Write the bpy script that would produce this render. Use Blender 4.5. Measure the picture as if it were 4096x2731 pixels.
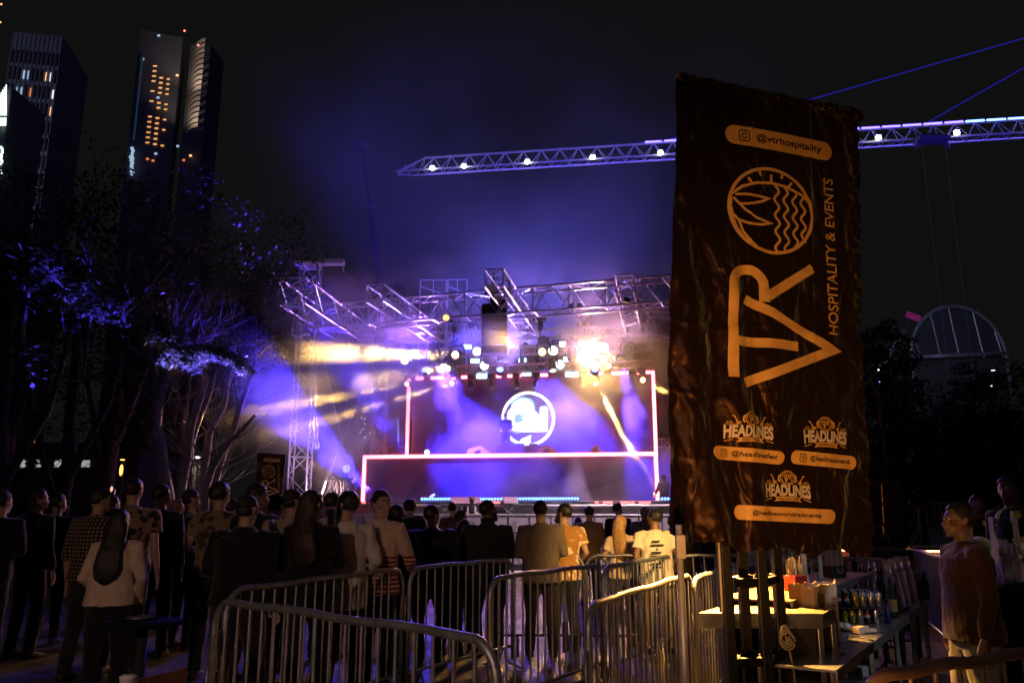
import bpy, bmesh, math, random
from mathutils import Vector, Matrix, noise
R = math.radians
random.seed(7)
for o in list(bpy.data.objects): bpy.data.objects.remove(o)
scene = bpy.context.scene
COL = scene.collection

# ---------------------------------------------------------------- camera
F = 3186.0; CX, CY = 2048.0, 1365.5; HORIZON = 2050.0; HC = 1.6
PITCH = math.atan((HORIZON - CY) / F)
cam_d = bpy.data.cameras.new('camera'); cam = bpy.data.objects.new('camera', cam_d); COL.objects.link(cam)
cam.location = (0, 0, HC); cam.rotation_euler = (R(90) + PITCH, 0, 0)
cam_d.sensor_width = 36; cam_d.lens = F / 4096 * 36; cam_d.clip_start = .05; cam_d.clip_end = 3000
scene.camera = cam
# ---------------------------------------------------------------- world (night) and exposure
world = bpy.data.worlds.new('World'); scene.world = world; world.use_nodes = True
bg = world.node_tree.nodes['Background']
bg.inputs[0].default_value = (.0050, .0050, .0054, 1); bg.inputs[1].default_value = 1.0
scene.view_settings.view_transform = 'Standard'; scene.view_settings.look = 'None'
scene.view_settings.exposure = 0; scene.view_settings.gamma = 1; scene.view_settings.use_curve_mapping = False
cy = scene.cycles
cy.use_denoising = True
try: cy.denoiser = 'OPENIMAGEDENOISE'
except Exception: pass
cy.max_bounces = 6; cy.diffuse_bounces = 2; cy.glossy_bounces = 2; cy.transmission_bounces = 6; cy.transparent_max_bounces = 12
cy.volume_bounces = 0; cy.volume_step_rate = 0.6; cy.volume_max_steps = 96
cy.sample_clamp_indirect = 3; cy.use_light_tree = True; cy.caustics_reflective = False; cy.caustics_refractive = False

SN, CS = math.sin(PITCH), math.cos(PITCH)
CAM = Vector((0, 0, HC))
def ray(u, v):
    x = (u - CX) / F; up = (CY - v) / F
    return Vector((x, CS - up * SN, SN + up * CS))
def at(u, v, Y):                      # point of the place seen at photo position u,v and at distance Y
    r = ray(u, v); return CAM + r * (Y / r.y)
def atz(u, v, z):
    r = ray(u, v); return CAM + r * ((z - HC) / r.z)
# stage frame: the stage is turned by PHI
PHI = R(9); SD = Vector((math.sin(PHI), math.cos(PHI), 0)); SL = Vector((math.cos(PHI), -math.sin(PHI), 0))
def st(u, v, b):                      # point on the stage plane of depth b
    r = ray(u, v); return CAM + r * (b / (r.x * SD.x + r.y * SD.y))
def sp(a, b, z): return SL * a + SD * b + Vector((0, 0, z))

SCR = bpy.data.scenes.new('scratch')
def eval_mesh(o):                     # bake the modifiers of a loose object in an empty scratch scene
    SCR.collection.objects.link(o); vl = SCR.view_layers[0]; vl.update(); dg = vl.depsgraph
    me = bpy.data.meshes.new_from_object(o.evaluated_get(dg)); d = o.data; bpy.data.objects.remove(o)
    if isinstance(d, bpy.types.Mesh): bpy.data.meshes.remove(d)
    else: bpy.data.curves.remove(d)
    return me
# ---------------------------------------------------------------- materials
def nt(m): return m.node_tree.nodes, m.node_tree.links
def mat(name, col, rough=.6, metal=0., var=.15, scale=6., bump=0., bscale=40., spec=.5, trans=0., sheen=0., alpha=1., coat=0.):
    m = bpy.data.materials.get(name)
    if m: return m
    m = bpy.data.materials.new(name); m.use_nodes = True; N, L = nt(m)
    b = N['Principled BSDF']
    b.inputs['Roughness'].default_value = rough; b.inputs['Metallic'].default_value = metal
    b.inputs['Specular IOR Level'].default_value = spec
    b.inputs['Transmission Weight'].default_value = trans
    b.inputs['Sheen Weight'].default_value = sheen; b.inputs['Alpha'].default_value = alpha
    b.inputs['Coat Weight'].default_value = coat
    tc = N.new('ShaderNodeTexCoord')
    if var > 0:
        n = N.new('ShaderNodeTexNoise'); n.inputs['Scale'].default_value = scale; n.inputs['Detail'].default_value = 6
        L.new(tc.outputs['Object'], n.inputs['Vector'])
        r = N.new('ShaderNodeMapRange'); r.inputs[1].default_value = .3; r.inputs[2].default_value = .7
        r.inputs[3].default_value = 1 - var; r.inputs[4].default_value = 1 + var
        L.new(n.outputs['Fac'], r.inputs[0])
        mx = N.new('ShaderNodeVectorMath'); mx.operation = 'SCALE'; mx.inputs[0].default_value = col[:3]
        L.new(r.outputs[0], mx.inputs['Scale']); L.new(mx.outputs[0], b.inputs['Base Color'])
        r2 = N.new('ShaderNodeMapRange'); r2.inputs[3].default_value = max(0.02, rough - .12); r2.inputs[4].default_value = min(1, rough + .12)
        L.new(n.outputs['Fac'], r2.inputs[0]); L.new(r2.outputs[0], b.inputs['Roughness'])
    else:
        b.inputs['Base Color'].default_value = (*col[:3], 1)
    if bump > 0:
        n2 = N.new('ShaderNodeTexNoise'); n2.inputs['Scale'].default_value = bscale; n2.inputs['Detail'].default_value = 4
        L.new(tc.outputs['Object'], n2.inputs['Vector'])
        bp = N.new('ShaderNodeBump'); bp.inputs['Strength'].default_value = bump; bp.inputs['Distance'].default_value = .02
        L.new(n2.outputs['Fac'], bp.inputs['Height']); L.new(bp.outputs[0], b.inputs['Normal'])
    return m
def emit(name, col, s=1.):
    m = bpy.data.materials.get(name)
    if m: return m
    m = bpy.data.materials.new(name); m.use_nodes = True; N, L = nt(m)
    b = N['Principled BSDF']; b.inputs['Base Color'].default_value = (.02, .02, .02, 1)
    b.inputs['Emission Color'].default_value = (*col, 1); b.inputs['Emission Strength'].default_value = s
    return m

# ---------------------------------------------------------------- mesh builder
def frame(d):
    d = d.normalized(); a = Vector((0, 0, 1)) if abs(d.z) < .95 else Vector((1, 0, 0))
    x = a.cross(d).normalized(); return x, d.cross(x)
class MB:
    def __init__(s): s.v = []; s.f = []; s.mi = []; s.cur = 0
    def add(s, vs, fs):
        o = len(s.v); s.v += [tuple(p) for p in vs]; s.f += [tuple(i + o for i in f) for f in fs]; s.mi += [s.cur] * len(fs); return s
    def box(s, c, d, rot=None):
        c = Vector(c); h = Vector(d) / 2
        vs = [Vector((x * h.x, y * h.y, z * h.z)) for x in (-1, 1) for y in (-1, 1) for z in (-1, 1)]
        if rot is not None: vs = [rot @ p for p in vs]
        return s.add([c + p for p in vs], [(0, 1, 3, 2), (4, 6, 7, 5), (0, 4, 5, 1), (2, 3, 7, 6), (0, 2, 6, 4), (1, 5, 7, 3)])
    def bbox(s, c, d, bev=.01, rot=None):          # bevelled box
        bm = bmesh.new(); bmesh.ops.create_cube(bm, size=1)
        for v in bm.verts: v.co = Vector((v.co.x * d[0], v.co.y * d[1], v.co.z * d[2]))
        bmesh.ops.bevel(bm, geom=bm.edges[:], offset=min(bev, min(d) * .45), segments=2, affect='EDGES', profile=.5)
        bm.verts.index_update()
        vs = [(rot @ v.co if rot is not None else v.co) + Vector(c) for v in bm.verts]
        fs = [[v.index for v in f.verts] for f in bm.faces]; bm.free()
        return s.add(vs, fs)
    def tube(s, pts, r, n=8, cap=True, ry=None, closed=False):
        pts = [Vector(p) for p in pts]; k = len(pts)
        rs = r if isinstance(r, (list, tuple)) else [r] * k
        vs = []; x = None
        for i, p in enumerate(pts):
            if closed: d = pts[(i + 1) % k] - pts[i - 1]
            else: d = pts[min(i + 1, k - 1)] - pts[max(i - 1, 0)]
            if d.length < 1e-9: d = Vector((0, 0, 1))
            d.normalize()
            if x is None: x, y = frame(d)
            else:
                x = (x - d * x.dot(d));
                if x.length < 1e-6: x, _ = frame(d)
                x.normalize(); y = d.cross(x)
            q = (ry[i] if isinstance(ry, (list, tuple)) else ry) if ry else None
            for j in range(n):
                a = 2 * math.pi * j / n
                vs.append(p + x * (math.cos(a) * rs[i]) + y * (math.sin(a) * (q or rs[i])))
        fs = [(i * n + j, i * n + (j + 1) % n, (i + 1) * n + (j + 1) % n, (i + 1) * n + j) for i in range(k - 1) for j in range(n)]
        if closed: fs += [((k - 1) * n + j, (k - 1) * n + (j + 1) % n, (j + 1) % n, j) for j in range(n)]
        elif cap: fs += [tuple(range(n))[::-1], tuple((k - 1) * n + j for j in range(n))]
        return s.add(vs, fs)
    def rings(s, rings, n=16, cap=True):           # horizontal ellipses (cx,cy,cz,rx,ry)
        vs = []
        for (cx, cy_, cz, rx, ry) in rings:
            for j in range(n):
                a = 2 * math.pi * j / n; vs.append((cx + rx * math.cos(a), cy_ + ry * math.sin(a), cz))
        k = len(rings)
        fs = [(i * n + j, i * n + (j + 1) % n, (i + 1) * n + (j + 1) % n, (i + 1) * n + j) for i in range(k - 1) for j in range(n)]
        if cap: fs += [tuple(range(n))[::-1], tuple((k - 1) * n + j for j in range(n))]
        return s.add(vs, fs)
    def lathe(s, c, prof, n=16, axis=None):        # profile (r,z)
        c = Vector(c); q = Vector((0, 0, 1)).rotation_difference(Vector(axis).normalized()) if axis is not None else None
        vs = []
        for r_, z_ in prof:
            for j in range(n):
                a = 2 * math.pi * j / n; p = Vector((r_ * math.cos(a), r_ * math.sin(a), z_))
                vs.append(c + (q @ p if q else p))
        k = len(prof)
        fs = [(i * n + j, i * n + (j + 1) % n, (i + 1) * n + (j + 1) % n, (i + 1) * n + j) for i in range(k - 1) for j in range(n)]
        fs += [tuple(range(n))[::-1], tuple((k - 1) * n + j for j in range(n))]
        return s.add(vs, fs)
    def ball(s, c, r, seg=12, rg=8, rot=None):     # r may be 3 radii
        r = (r, r, r) if isinstance(r, (int, float)) else r; c = Vector(c); vs = []; fs = []
        vs.append(Vector((0, 0, -r[2])))
        for i in range(1, rg):
            t = -math.pi / 2 + math.pi * i / rg
            for j in range(seg):
                a = 2 * math.pi * j / seg; vs.append(Vector((r[0] * math.cos(t) * math.cos(a), r[1] * math.cos(t) * math.sin(a), r[2] * math.sin(t))))
        vs.append(Vector((0, 0, r[2]))); m = len(vs) - 1
        for j in range(seg):
            fs.append((0, 1 + (j + 1) % seg, 1 + j)); fs.append((m, m - seg + j, m - seg + (j + 1) % seg))
            for i in range(rg - 2): fs.append((1 + i * seg + j, 1 + i * seg + (j + 1) % seg, 1 + (i + 1) * seg + (j + 1) % seg, 1 + (i + 1) * seg + j))
        return s.add([c + (rot @ p if rot is not None else p) for p in vs], fs)
    def quad(s, a, b, c, d): return s.add([a, b, c, d], [(0, 1, 2, 3)])
    def prism(s, poly, o, x, y, th):               # polygon in plane (o,x,y) extruded by th along x cross y
        o = Vector(o); x = Vector(x); y = Vector(y); nn = x.cross(y).normalized() * th; k = len(poly)
        vs = [o + x * p[0] + y * p[1] for p in poly]; vs += [p + nn for p in vs]
        return s.add(vs, [tuple(range(k))[::-1], tuple(range(k, 2 * k))] + [(i, (i + 1) % k, k + (i + 1) % k, k + i) for i in range(k)])
    def build(s, name, m, parent=None, smooth=False, loc=None):
        me = bpy.data.meshes.new(name)
        off = Vector(loc) if loc is not None else Vector((0, 0, 0))
        if parent is not None and loc is None: off = Vector(parent.get('_o', (0, 0, 0)))
        me.from_pydata([tuple(Vector(p) - off) for p in s.v], [], s.f)
        for mm in (m if isinstance(m, (list, tuple)) else [m]): me.materials.append(mm)
        if isinstance(m, (list, tuple)): me.polygons.foreach_set('material_index', s.mi)
        if smooth: me.polygons.foreach_set('use_smooth', [True] * len(me.polygons))
        me.update(); o = bpy.data.objects.new(name, me); COL.objects.link(o)
        if parent is not None: o.parent = parent
        elif loc is not None: o.location = off
        return o
def tag(o, label=None, cat=None, group=None, kind=None):
    if label: o['label'] = label
    if cat: o['category'] = cat
    if group: o['group'] = group
    if kind: o['kind'] = kind
    return o
ORG = {}
def thing(name, label, cat, loc=(0, 0, 0), rz=0, group=None, world_parts=False):
    o = bpy.data.objects.new(name, None); COL.objects.link(o); o.location = loc; o.rotation_euler = (0, 0, rz)
    o.empty_display_size = .2
    tag(o, label, cat, group)
    ORG[o.name] = Vector(loc)
    return o
def part(mb, name, m, parent, smooth=False):       # parts given in world coordinates, parent unrotated
    off = ORG.get(parent.name)
    if off is None: off = Vector((0, 0, 0))
    s2 = MB(); s2.v = [tuple(Vector(p) - off) for p in mb.v]; s2.f = mb.f; s2.mi = mb.mi
    o = s2.build(name, m, None, smooth); o.parent = parent; ORG[o.name] = Vector((0, 0, 0)) + off
    return o
def lpart(mb, name, m, parent, smooth=False):      # parts given in the thing's own coordinates
    o = mb.build(name, m, None, smooth); o.parent = parent; return o
def copy_tree(o, parent=None):
    c = o.copy(); COL.objects.link(c)
    if parent is not None: c.parent = parent
    for ch in list(o.children): copy_tree(ch, c)
    return c
def aim(o, target):
    d = Vector(target) - Vector(o.location); o.rotation_euler = d.to_track_quat('-Z', 'Y').to_euler()
def spot(name, loc, target, power, col, size=20, blend=.3, rad=.05, parent=None):
    l = bpy.data.lights.new(name, 'SPOT'); l.energy = power; l.color = col; l.spot_size = R(size); l.spot_blend = blend; l.shadow_soft_size = rad
    o = bpy.data.objects.new(name, l); COL.objects.link(o); o.location = loc; aim(o, target)
    if parent is not None:
        o.parent = parent; o.matrix_parent_inverse = Matrix.Translation(-Vector(parent.location)) if parent.rotation_euler.z == 0 else parent.matrix_basis.inverted()
    return o
def point(name, loc, power, col, rad=.1):
    l = bpy.data.lights.new(name, 'POINT'); l.energy = power; l.color = col; l.shadow_soft_size = rad
    o = bpy.data.objects.new(name, l); COL.objects.link(o); o.location = loc; return o
AMBER = (1, .55, .13); BLUE = (.10, .06, 1); VIOLET = (.42, .16, 1); PINK = (1, .12, .45); WARM = (1, .62, .3)
# ================================================================ ground and stage
M_steel = mat('galvanised_steel', (.42, .42, .44), .42, .75, .22, 14, .15, 60)
M_alu = mat('aluminium_truss', (.55, .55, .58), .38, .7, .12, 8)
M_black = mat('black_paint', (.02, .02, .022), .5, 0, .2)
M_gear = mat('black_fixture_plastic', (.035, .035, .04), .35, 0, .2, 12)
M_deck = mat('stage_deck', (.05, .05, .055), .35, 0, .3, 3)
M_neon = emit('pink_red_neon', (1, .11, .15), 13)
M_ledblue = emit('blue_led_dots', (.1, .25, 1), 7)
M_redled = emit('red_led', (1, .12, .12), 4)

def ground_mat():
    m = bpy.data.materials.new('paving_blocks'); m.use_nodes = True; N, L = nt(m); b = N['Principled BSDF']
    tc = N.new('ShaderNodeTexCoord'); mp = N.new('ShaderNodeMapping'); mp.inputs['Rotation'].default_value = (0, 0, R(22))
    L.new(tc.outputs['Object'], mp.inputs[0])
    wn = N.new('ShaderNodeTexNoise'); wn.inputs['Scale'].default_value = 3; wn.inputs['Detail'].default_value = 3
    L.new(mp.outputs[0], wn.inputs['Vector'])
    av = N.new('ShaderNodeVectorMath'); av.operation = 'MULTIPLY_ADD'; av.inputs[1].default_value = (.05, .05, 0)
    L.new(wn.outputs['Color'], av.inputs[0]); L.new(mp.outputs[0], av.inputs[2])
    br = N.new('ShaderNodeTexBrick'); br.inputs['Scale'].default_value = 1; br.inputs['Brick Width'].default_value = .21; br.inputs['Row Height'].default_value = .105
    br.inputs['Mortar Size'].default_value = .008; br.inputs['Color1'].default_value = (.21, .18, .15, 1); br.inputs['Color2'].default_value = (.12, .10, .09, 1); br.inputs['Mortar'].default_value = (.035, .03, .028, 1)
    L.new(av.outputs[0], br.inputs['Vector'])
    n = N.new('ShaderNodeTexNoise'); n.inputs['Scale'].default_value = 1.3; n.inputs['Detail'].default_value = 8; L.new(tc.outputs['Object'], n.inputs['Vector'])
    n3 = N.new('ShaderNodeTexNoise'); n3.inputs['Scale'].default_value = 18; n3.inputs['Detail'].default_value = 6; L.new(tc.outputs['Object'], n3.inputs['Vector'])
    mx = N.new('ShaderNodeMixRGB'); mx.blend_type = 'MULTIPLY'; mx.inputs[0].default_value = .8
    rr = N.new('ShaderNodeMapRange'); rr.inputs[1].default_value = .3; rr.inputs[2].default_value = .75; rr.inputs[3].default_value = .45; rr.inputs[4].default_value = 1.3
    L.new(n.outputs['Fac'], rr.inputs[0]); L.new(br.outputs['Color'], mx.inputs[1]); L.new(rr.outputs[0], mx.inputs[2]); L.new(mx.outputs[0], b.inputs['Base Color'])
    r2 = N.new('ShaderNodeMapRange'); r2.inputs[1].default_value = .35; r2.inputs[2].default_value = .65; r2.inputs[3].default_value = .28; r2.inputs[4].default_value = .75
    L.new(n.outputs['Fac'], r2.inputs[0]); L.new(r2.outputs[0], b.inputs['Roughness'])
    ad = N.new('ShaderNodeMath'); ad.operation = 'MULTIPLY_ADD'; ad.inputs[1].default_value = -.6
    L.new(br.outputs['Fac'], ad.inputs[0]); L.new(n3.outputs['Fac'], ad.inputs[2])
    bp = N.new('ShaderNodeBump'); bp.inputs['Strength'].default_value = .9; bp.inputs['Distance'].default_value = .02
    L.new(ad.outputs[0], bp.inputs['Height']); L.new(bp.outputs[0], b.inputs['Normal'])
    return m
g = MB(); g.quad((-600, -60, 0), (600, -60, 0), (600, 1200, 0), (-600, 1200, 0))
tag(g.build('ground', ground_mat()), 'brown block paving of the festival ground', kind='structure')

def truss(P, Q, w=.5, h=.5, r=.025, n=None, up=(0, 0, 1), mb=None):
    P, Q = Vector(P), Vector(Q); d = (Q - P); L_ = d.length; d.normalize(); up = Vector(up)
    x = d.cross(up).normalized(); y = x.cross(d).normalized(); mb = mb or MB()
    n = n or max(2, round(L_ / max(w, h)))
    c = [(x * (sx * w / 2) + y * (sy * h / 2)) for sx, sy in ((-1, -1), (1, -1), (1, 1), (-1, 1))]
    for o in c: mb.tube([P + o, Q + o], r, 6)
    for i in range(n + 1):
        p = P + d * (L_ * i / n)
        if i % 2 == 0 or n < 8:
            for k in range(4): mb.tube([p + c[k], p + c[(k + 1) % 4]], r * .55, 5, False)
    for i in range(n):
        p0 = P + d * (L_ * i / n); p1 = P + d * (L_ * (i + 1) / n)
        for k in range(4):
            a, b_ = c[k], c[(k + 1) % 4]
            if i % 2: a, b_ = b_, a
            mb.tube([p0 + a, p1 + b_], r * .6, 5, False)
    return mb

# --- roof of the stage: trusses and towers are bolted together
roof = thing('stage_roof', 'tall aluminium truss roof with four-legged tower standing over the lit concert stage', 'stage roof', (0, 25, 0))
ZR = 7.9
def zt(u, v, z=ZR): return atz(u, v, z)
A = zt(1255, 1232); B = zt(2700, 1112)
B2 = B + (B - A) * .2
OFF = Vector((0, 0, -.36))
part(truss(A + OFF, B2 + OFF, .62, .72, .032, 26), 'front_truss', M_alu, roof)
# side truss and inner trusses running back
for (u0, v0, u1, v1, z, w) in ((1170, 1112, 1490, 1345, 7.9, .75), (1500, 1122, 1745, 1300, 7.9, .5), (1975, 1058, 2120, 1275, 8.0, .5), (2495, 1080, 2532, 1262, 8.0, .5)):
    truss_mb = truss(zt(u0, v0, z) + OFF, zt(u1, v1, z) + OFF, w, w * .95, .03)
    part(truss_mb, 'depth_truss', M_alu, roof)
T1 = at(1203, 1960, 24.0); T1.z = 0
def tower(x, y, z1, w=.52, r=.028):
    return truss((x, y, .05), (x, y, z1), w, w, r, round(z1 / w), up=(0, 1, 0))
tx = at(1232, 1300, 23.2)
part(tower(tx.x, tx.y, 8.9), 'tower', M_alu, roof)
t2 = at(1520, 1600, 31.5); part(tower(t2.x, t2.y, 8.2, .52, .022), 'tower', M_alu, roof)
t3 = B2 + (B2 - A).normalized() * .4; part(tower(t3.x, t3.y, 8.9), 'tower', M_alu, roof)
hb = MB(); hp = Vector((tx.x, tx.y, 8.95)); hb.bbox(hp + Vector((.25, 0, .1)), (1.5, .3, .16), .02); hb.bbox(hp + Vector((-.1, 0, .0)), (.7, .7, .1), .02)
hb.box(hp + Vector((.98, 0, -.05)), (.03, .05, .3)); part(hb, 'head_block', M_alu, roof)
# rear trusses that carry the lamps
def lamp_truss(u0, v0, u1, v1, b, h, name='lamp_truss', r=.02):
    P = st(u0, v0, b); Q = st(u1, v1, b); Q.z = P.z = (P.z + Q.z) / 2
    part(truss(P, Q, h, h, r, max(10, round((Q - P).length / h))), name, M_alu, roof); return P, Q
TA = lamp_truss(1395, 1362, 2625, 1318, 27, .32)
TB = lamp_truss(1600, 1410, 2610, 1393, 29, .3)
TC = lamp_truss(1650, 1478, 2612, 1462, 30.2, .3)
# low back truss + cross truss behind stage right
part(truss(st(1535, 1800, 33.5), st(1640, 1798, 33.5), .3, .3, .018), 'low_truss', M_alu, roof)
part(truss(st(2590, 1300, 30), st(2900, 1340, 30), .9, .9, .03), 'side_truss', M_alu, roof)
part(truss(st(2610, 1772, 33.5), st(2760, 1768, 33.5), .35, .35, .018), 'low_truss', M_alu, roof)
# guy wires of the tower
for (u0, v0, y0, u1, v1, y1, rr) in ((1288, 1400, 23.5, 1420, 2010, 26, .012), (1475, 1500, 30, 1296, 1945, 23.5, .014)):
    w = MB(); w.tube([at(u0, v0, y0), at(u1, v1, y1)], rr, 5); part(w, 'guy_wire', M_alu, roof)
w = MB(); w.tube([at(1302, 1920, 23.4), at(1284, 1972, 23.4)], .035, 6); part(w, 'ratchet_strap', M_alu, roof)

# --- drooping cable duct beside the tower
cab = thing('hanging_cable_bundle', 'knotted bundle of cables hanging beside the left stage tower', 'cable', tuple(at(1235, 1350, 22.9)))
for du, ph in ((0, 0), (13, 1.3)):
    pts = []
    for i in range(60):
        v = 1352 + i * 7.5; k = i / 59
        pts.append(at(1238 + du + 3 * math.sin(i * .9 + ph) + (18 * k * k if k > .7 else 0) + 4 * k, v, 22.85))
    c = MB(); c.tube(pts, [.028 + .012 * math.sin(i * 1.1 + ph) for i in range(60)], 6); part(c, 'cable', mat('grey_cable', (.35, .35, .4), .5, 0, .3), cab, True)

# --- stage deck, riser and backdrop
deck = thing('stage_platform', 'long black stage platform with LED trimmed front edge behind the barricade', 'stage', (0, 26, 0))
def wbox(a0, a1, b0, b1, z0, z1, mb=None):
    mb = mb or MB(); vs = [sp(a, b, z) for a in (a0, a1) for b in (b0, b1) for z in (z0, z1)]
    return mb.add(vs, [(0, 1, 3, 2), (4, 6, 7, 5), (0, 4, 5, 1), (2, 3, 7, 6), (0, 2, 6, 4), (1, 5, 7, 3)])
def aof(u, v, b):
    p = st(u, v, b); return p.dot(SL), p.z
zdeck = st(2000, 2003, 26)[2]
part(wbox(-8.6, 7.6, 26, 37, zdeck - .22, zdeck), 'deck', M_deck, deck)
part(wbox(-8.5, 7.5, 26.12, 36.8, .02, zdeck - .23), 'skirt', mat('black_skirt', (.018, .018, .02), .8, 0, .3, 2, .5, 12), deck)
tr = MB()
for a0, a1, dz in ((-8.6, 7.6, .0), (-8, -4.2, -.14), (-1.4, 7.6, -.14)):
    wbox(a0, a1, 25.96, 25.995, zdeck - .03 + dz, zdeck + .01 + dz, tr)
part(tr, 'edge_trim', M_alu, deck)
# sub speakers row in front of deck
def subbox(a, b, w, h, label, z0=.02):
    t = thing('subwoofer', label, 'speaker', tuple(sp(a, b, 0)), group='subwoofers and cabinets along the stage front')
    m = MB(); wbox(a - w / 2, a + w / 2, b, b + .7, z0, h, m); part(m, 'cabinet', M_gear, t)
    m = MB(); wbox(a - w / 2 + .04, a + w / 2 - .04, b - .015, b - .003, z0 + .05, h - .06, m); part(m, 'grille', mat('grille_mesh', (.05, .045, .045), .45, .4, .2, 30, .5, 300), t)
    return t
for k in range(9):
    a = -6.15 + k * 1.42
    if a > 6.4: break
    subbox(a, 24.9, 1.36, zdeck - .42 + (.02 if k % 2 else 0), 'black subwoofer in the stage front row, %s' % ['leftmost, under the left neon', 'second from the left', 'third from the left', 'left of the vested guard', 'behind the yellow vest guard', 'just right of the yellow vest guard', 'third from the right', 'second from the right', 'rightmost, nearest the big banner'][k])
for u0, u1 in ((1440, 1712), (2180, 2690)):
    p, q = st(u0, 2021, 24.8), st(u1, 2020, 24.8); q.z = p.z
    bar_ = MB(); bar_.tube([p, q], .035, 8); part(bar_, 'steel_rail', mat('pale_rail', (.75, .7, .65), .4, .3, .1), deck)

# LED bars lit blue on stage lip
def ledbar(u0, u1, v, b, label, m=M_ledblue, r=.045, dots=True):
    t = thing('led_bar', label, 'stage light', tuple(st(u0, v, b)), group='LED bars along the stage lip')
    p, q = st(u0, v, b), st(u1, v, b); q.z = p.z
    h = MB(); d = (q - p); n = max(2, int(d.length / .09))
    h.tube([p + SD * .06, q + SD * .06], r * 1.25, 8); part(h, 'housing', M_gear, t)
    e = MB()
    for i in range(n): e.ball(p + d * ((i + .5) / n), (r * .85, r * .85, r), 8, 5)
    part(e, 'led_row', m, t)
ledbar(1300, 1320, 1992, 25.9, 'short blue LED bar glowing behind the long-haired woman, left end of the stage lip')
ledbar(1682, 1812, 1995, 25.9, 'blue LED bar on the stage lip between left neon post and tilted monitor rack')
ledbar(1916, 2010, 1995, 25.9, 'blue LED bar on the stage lip right of the vested guard')
ledbar(2052, 2316, 1994, 25.9, 'longest blue LED bar on the stage lip, under the round screen logo')
ledbar(2642, 2690, 1994, 25.9, 'blue LED bar touching the edge of the big banner')
ledbar(1460, 1660, 1997, 25.9, 'unlit row of tiny blue LEDs beside the left neon post', emit('dim_led', (.1, .1, 1), .6), .02)
for (u0, u1, lb) in ((1925, 2000, 'thin red LED strip under the blue bar right of the guard'), (2380, 2394, 'tiny red LED strip left of the pair on the stage front'), (2412, 2450, 'short red LED strip above the dark haired men'), (2482, 2520, 'red LED strip above the man in black'), (2524, 2538, 'smallest red LED strip on the stage front'), (2556, 2603, 'red LED strip nearest the right neon post'), (1448, 1462, 'red LED lamp at the foot of the left neon post')):
    t = thing('red_led_strip', lb, 'stage light', tuple(st(u0, 2009, 25.7)), group='red LED strips on the stage front')
    p, q = st(u0, 2009, 25.7), st(u1, 2009, 25.7); q.z = p.z
    m = MB(); m.tube([p + Vector((0, 0, 0)), q], .033, 8); part(m, 'tube', M_redled, t)
    m = MB(); m.tube([p + SD * .05, q + SD * .05], .04, 8); part(m, 'housing', M_gear, t)

# tilted monitor racks (pink roofs)
for (u0, u1, lb) in ((1812, 1918, 'slanted panel rack lit pink behind the vested guard'), (2018, 2068, 'slanted panel rack lit crimson left of the longest blue LED bar')):
    t = thing('control_rack', lb, 'equipment rack', tuple(st(u0, 2010, 25.2)), group='equipment racks before the stage')
    p, q = st(u0, 2012, 25.0), st(u1 + 6, 2012, 25.0); q.z = p.z
    p2, q2 = st(u0 - 14, 1987, 25.8), st(u1, 1987, 25.8); q2.z = p2.z
    m = MB(); n = SD * .04
    m.add([p, q, q2, p2, p + n, q + n, q2 + n, p2 + n], [(0, 1, 2, 3), (7, 6, 5, 4), (0, 4, 5, 1), (1, 5, 6, 2), (2, 6, 7, 3), (3, 7, 4, 0)])
    part(m, 'sloped_lid', mat('rack_lid', (.55, .5, .55), .4, .2, .2, 5), t)
    m = MB()
    for i in range(9):
        x = p + (q - p) * ((i + .5) / 9); m.bbox(x - SD * .01 - Vector((0, 0, .05)), (.06, .05, .05), .01)
    part(m, 'knob_row', M_gear, t)
    a0 = p.dot(SL); a1 = q.dot(SL); m = wbox(a0, a1, 25.02, 25.8, .02, p.z - .1); part(m, 'case', M_gear, t)
    m = MB()
    for i in range(14):
        x = p + (q - p) * random.random(); m.box((x.x, x.y - .03, p.z - .12 - random.random() * .22), (.05, .02, .05))
    part(m, 'front_controls', mat('controls', (.3, .3, .35), .4, .2, .4), t)
for (u0, u1, lb, dd) in ((2055, 2098, 'black flight case left of the grey shirted man, lit blue', 0), (2100, 2130, 'narrow flight case behind the grey shirted man', .4), (1762, 1800, 'black cabinet stencilled with number 24', .2)):
    t = thing('flight_case', lb, 'flight case', tuple(st(u0, 2040, 24.4 + dd)), group='flight cases behind the barricade')
    a0, _ = aof(u0, 2020, 24.4 + dd); a1, _ = aof(u1, 2020, 24.4 + dd); m = wbox(a0, a1, 24.35 + dd, 24.95 + dd, .02, st(u0, 2014, 24.4 + dd).z); part(m, 'case', M_gear, t)
    m = MB(); z1 = st(u0, 2014, 24.4 + dd).z
    for zz in (z1 - .02, z1 - .75): wbox(a0 - .01, a1 + .01, 24.33 + dd, 24.345 + dd, zz - .015, zz + .015, m)
    part(m, 'edge_strip', M_alu, t)
    if '24' in lb:
        c = bpy.data.curves.new('n', 'FONT'); c.body = '24'; c.size = .13; c.align_x = 'CENTER'
        me = eval_mesh(bpy.data.objects.new('n', c))
        m = MB(); cx_ = (a0 + a1) / 2
        m.add([sp(cx_ + v.co.x, 24.345 + dd, z1 - .22 + v.co.y) for v in me.vertices], [tuple(p.vertices) for p in me.polygons]); part(m, 'stencil_number', mat('stencil_white', (.7, .65, .65), .6), t)

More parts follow.
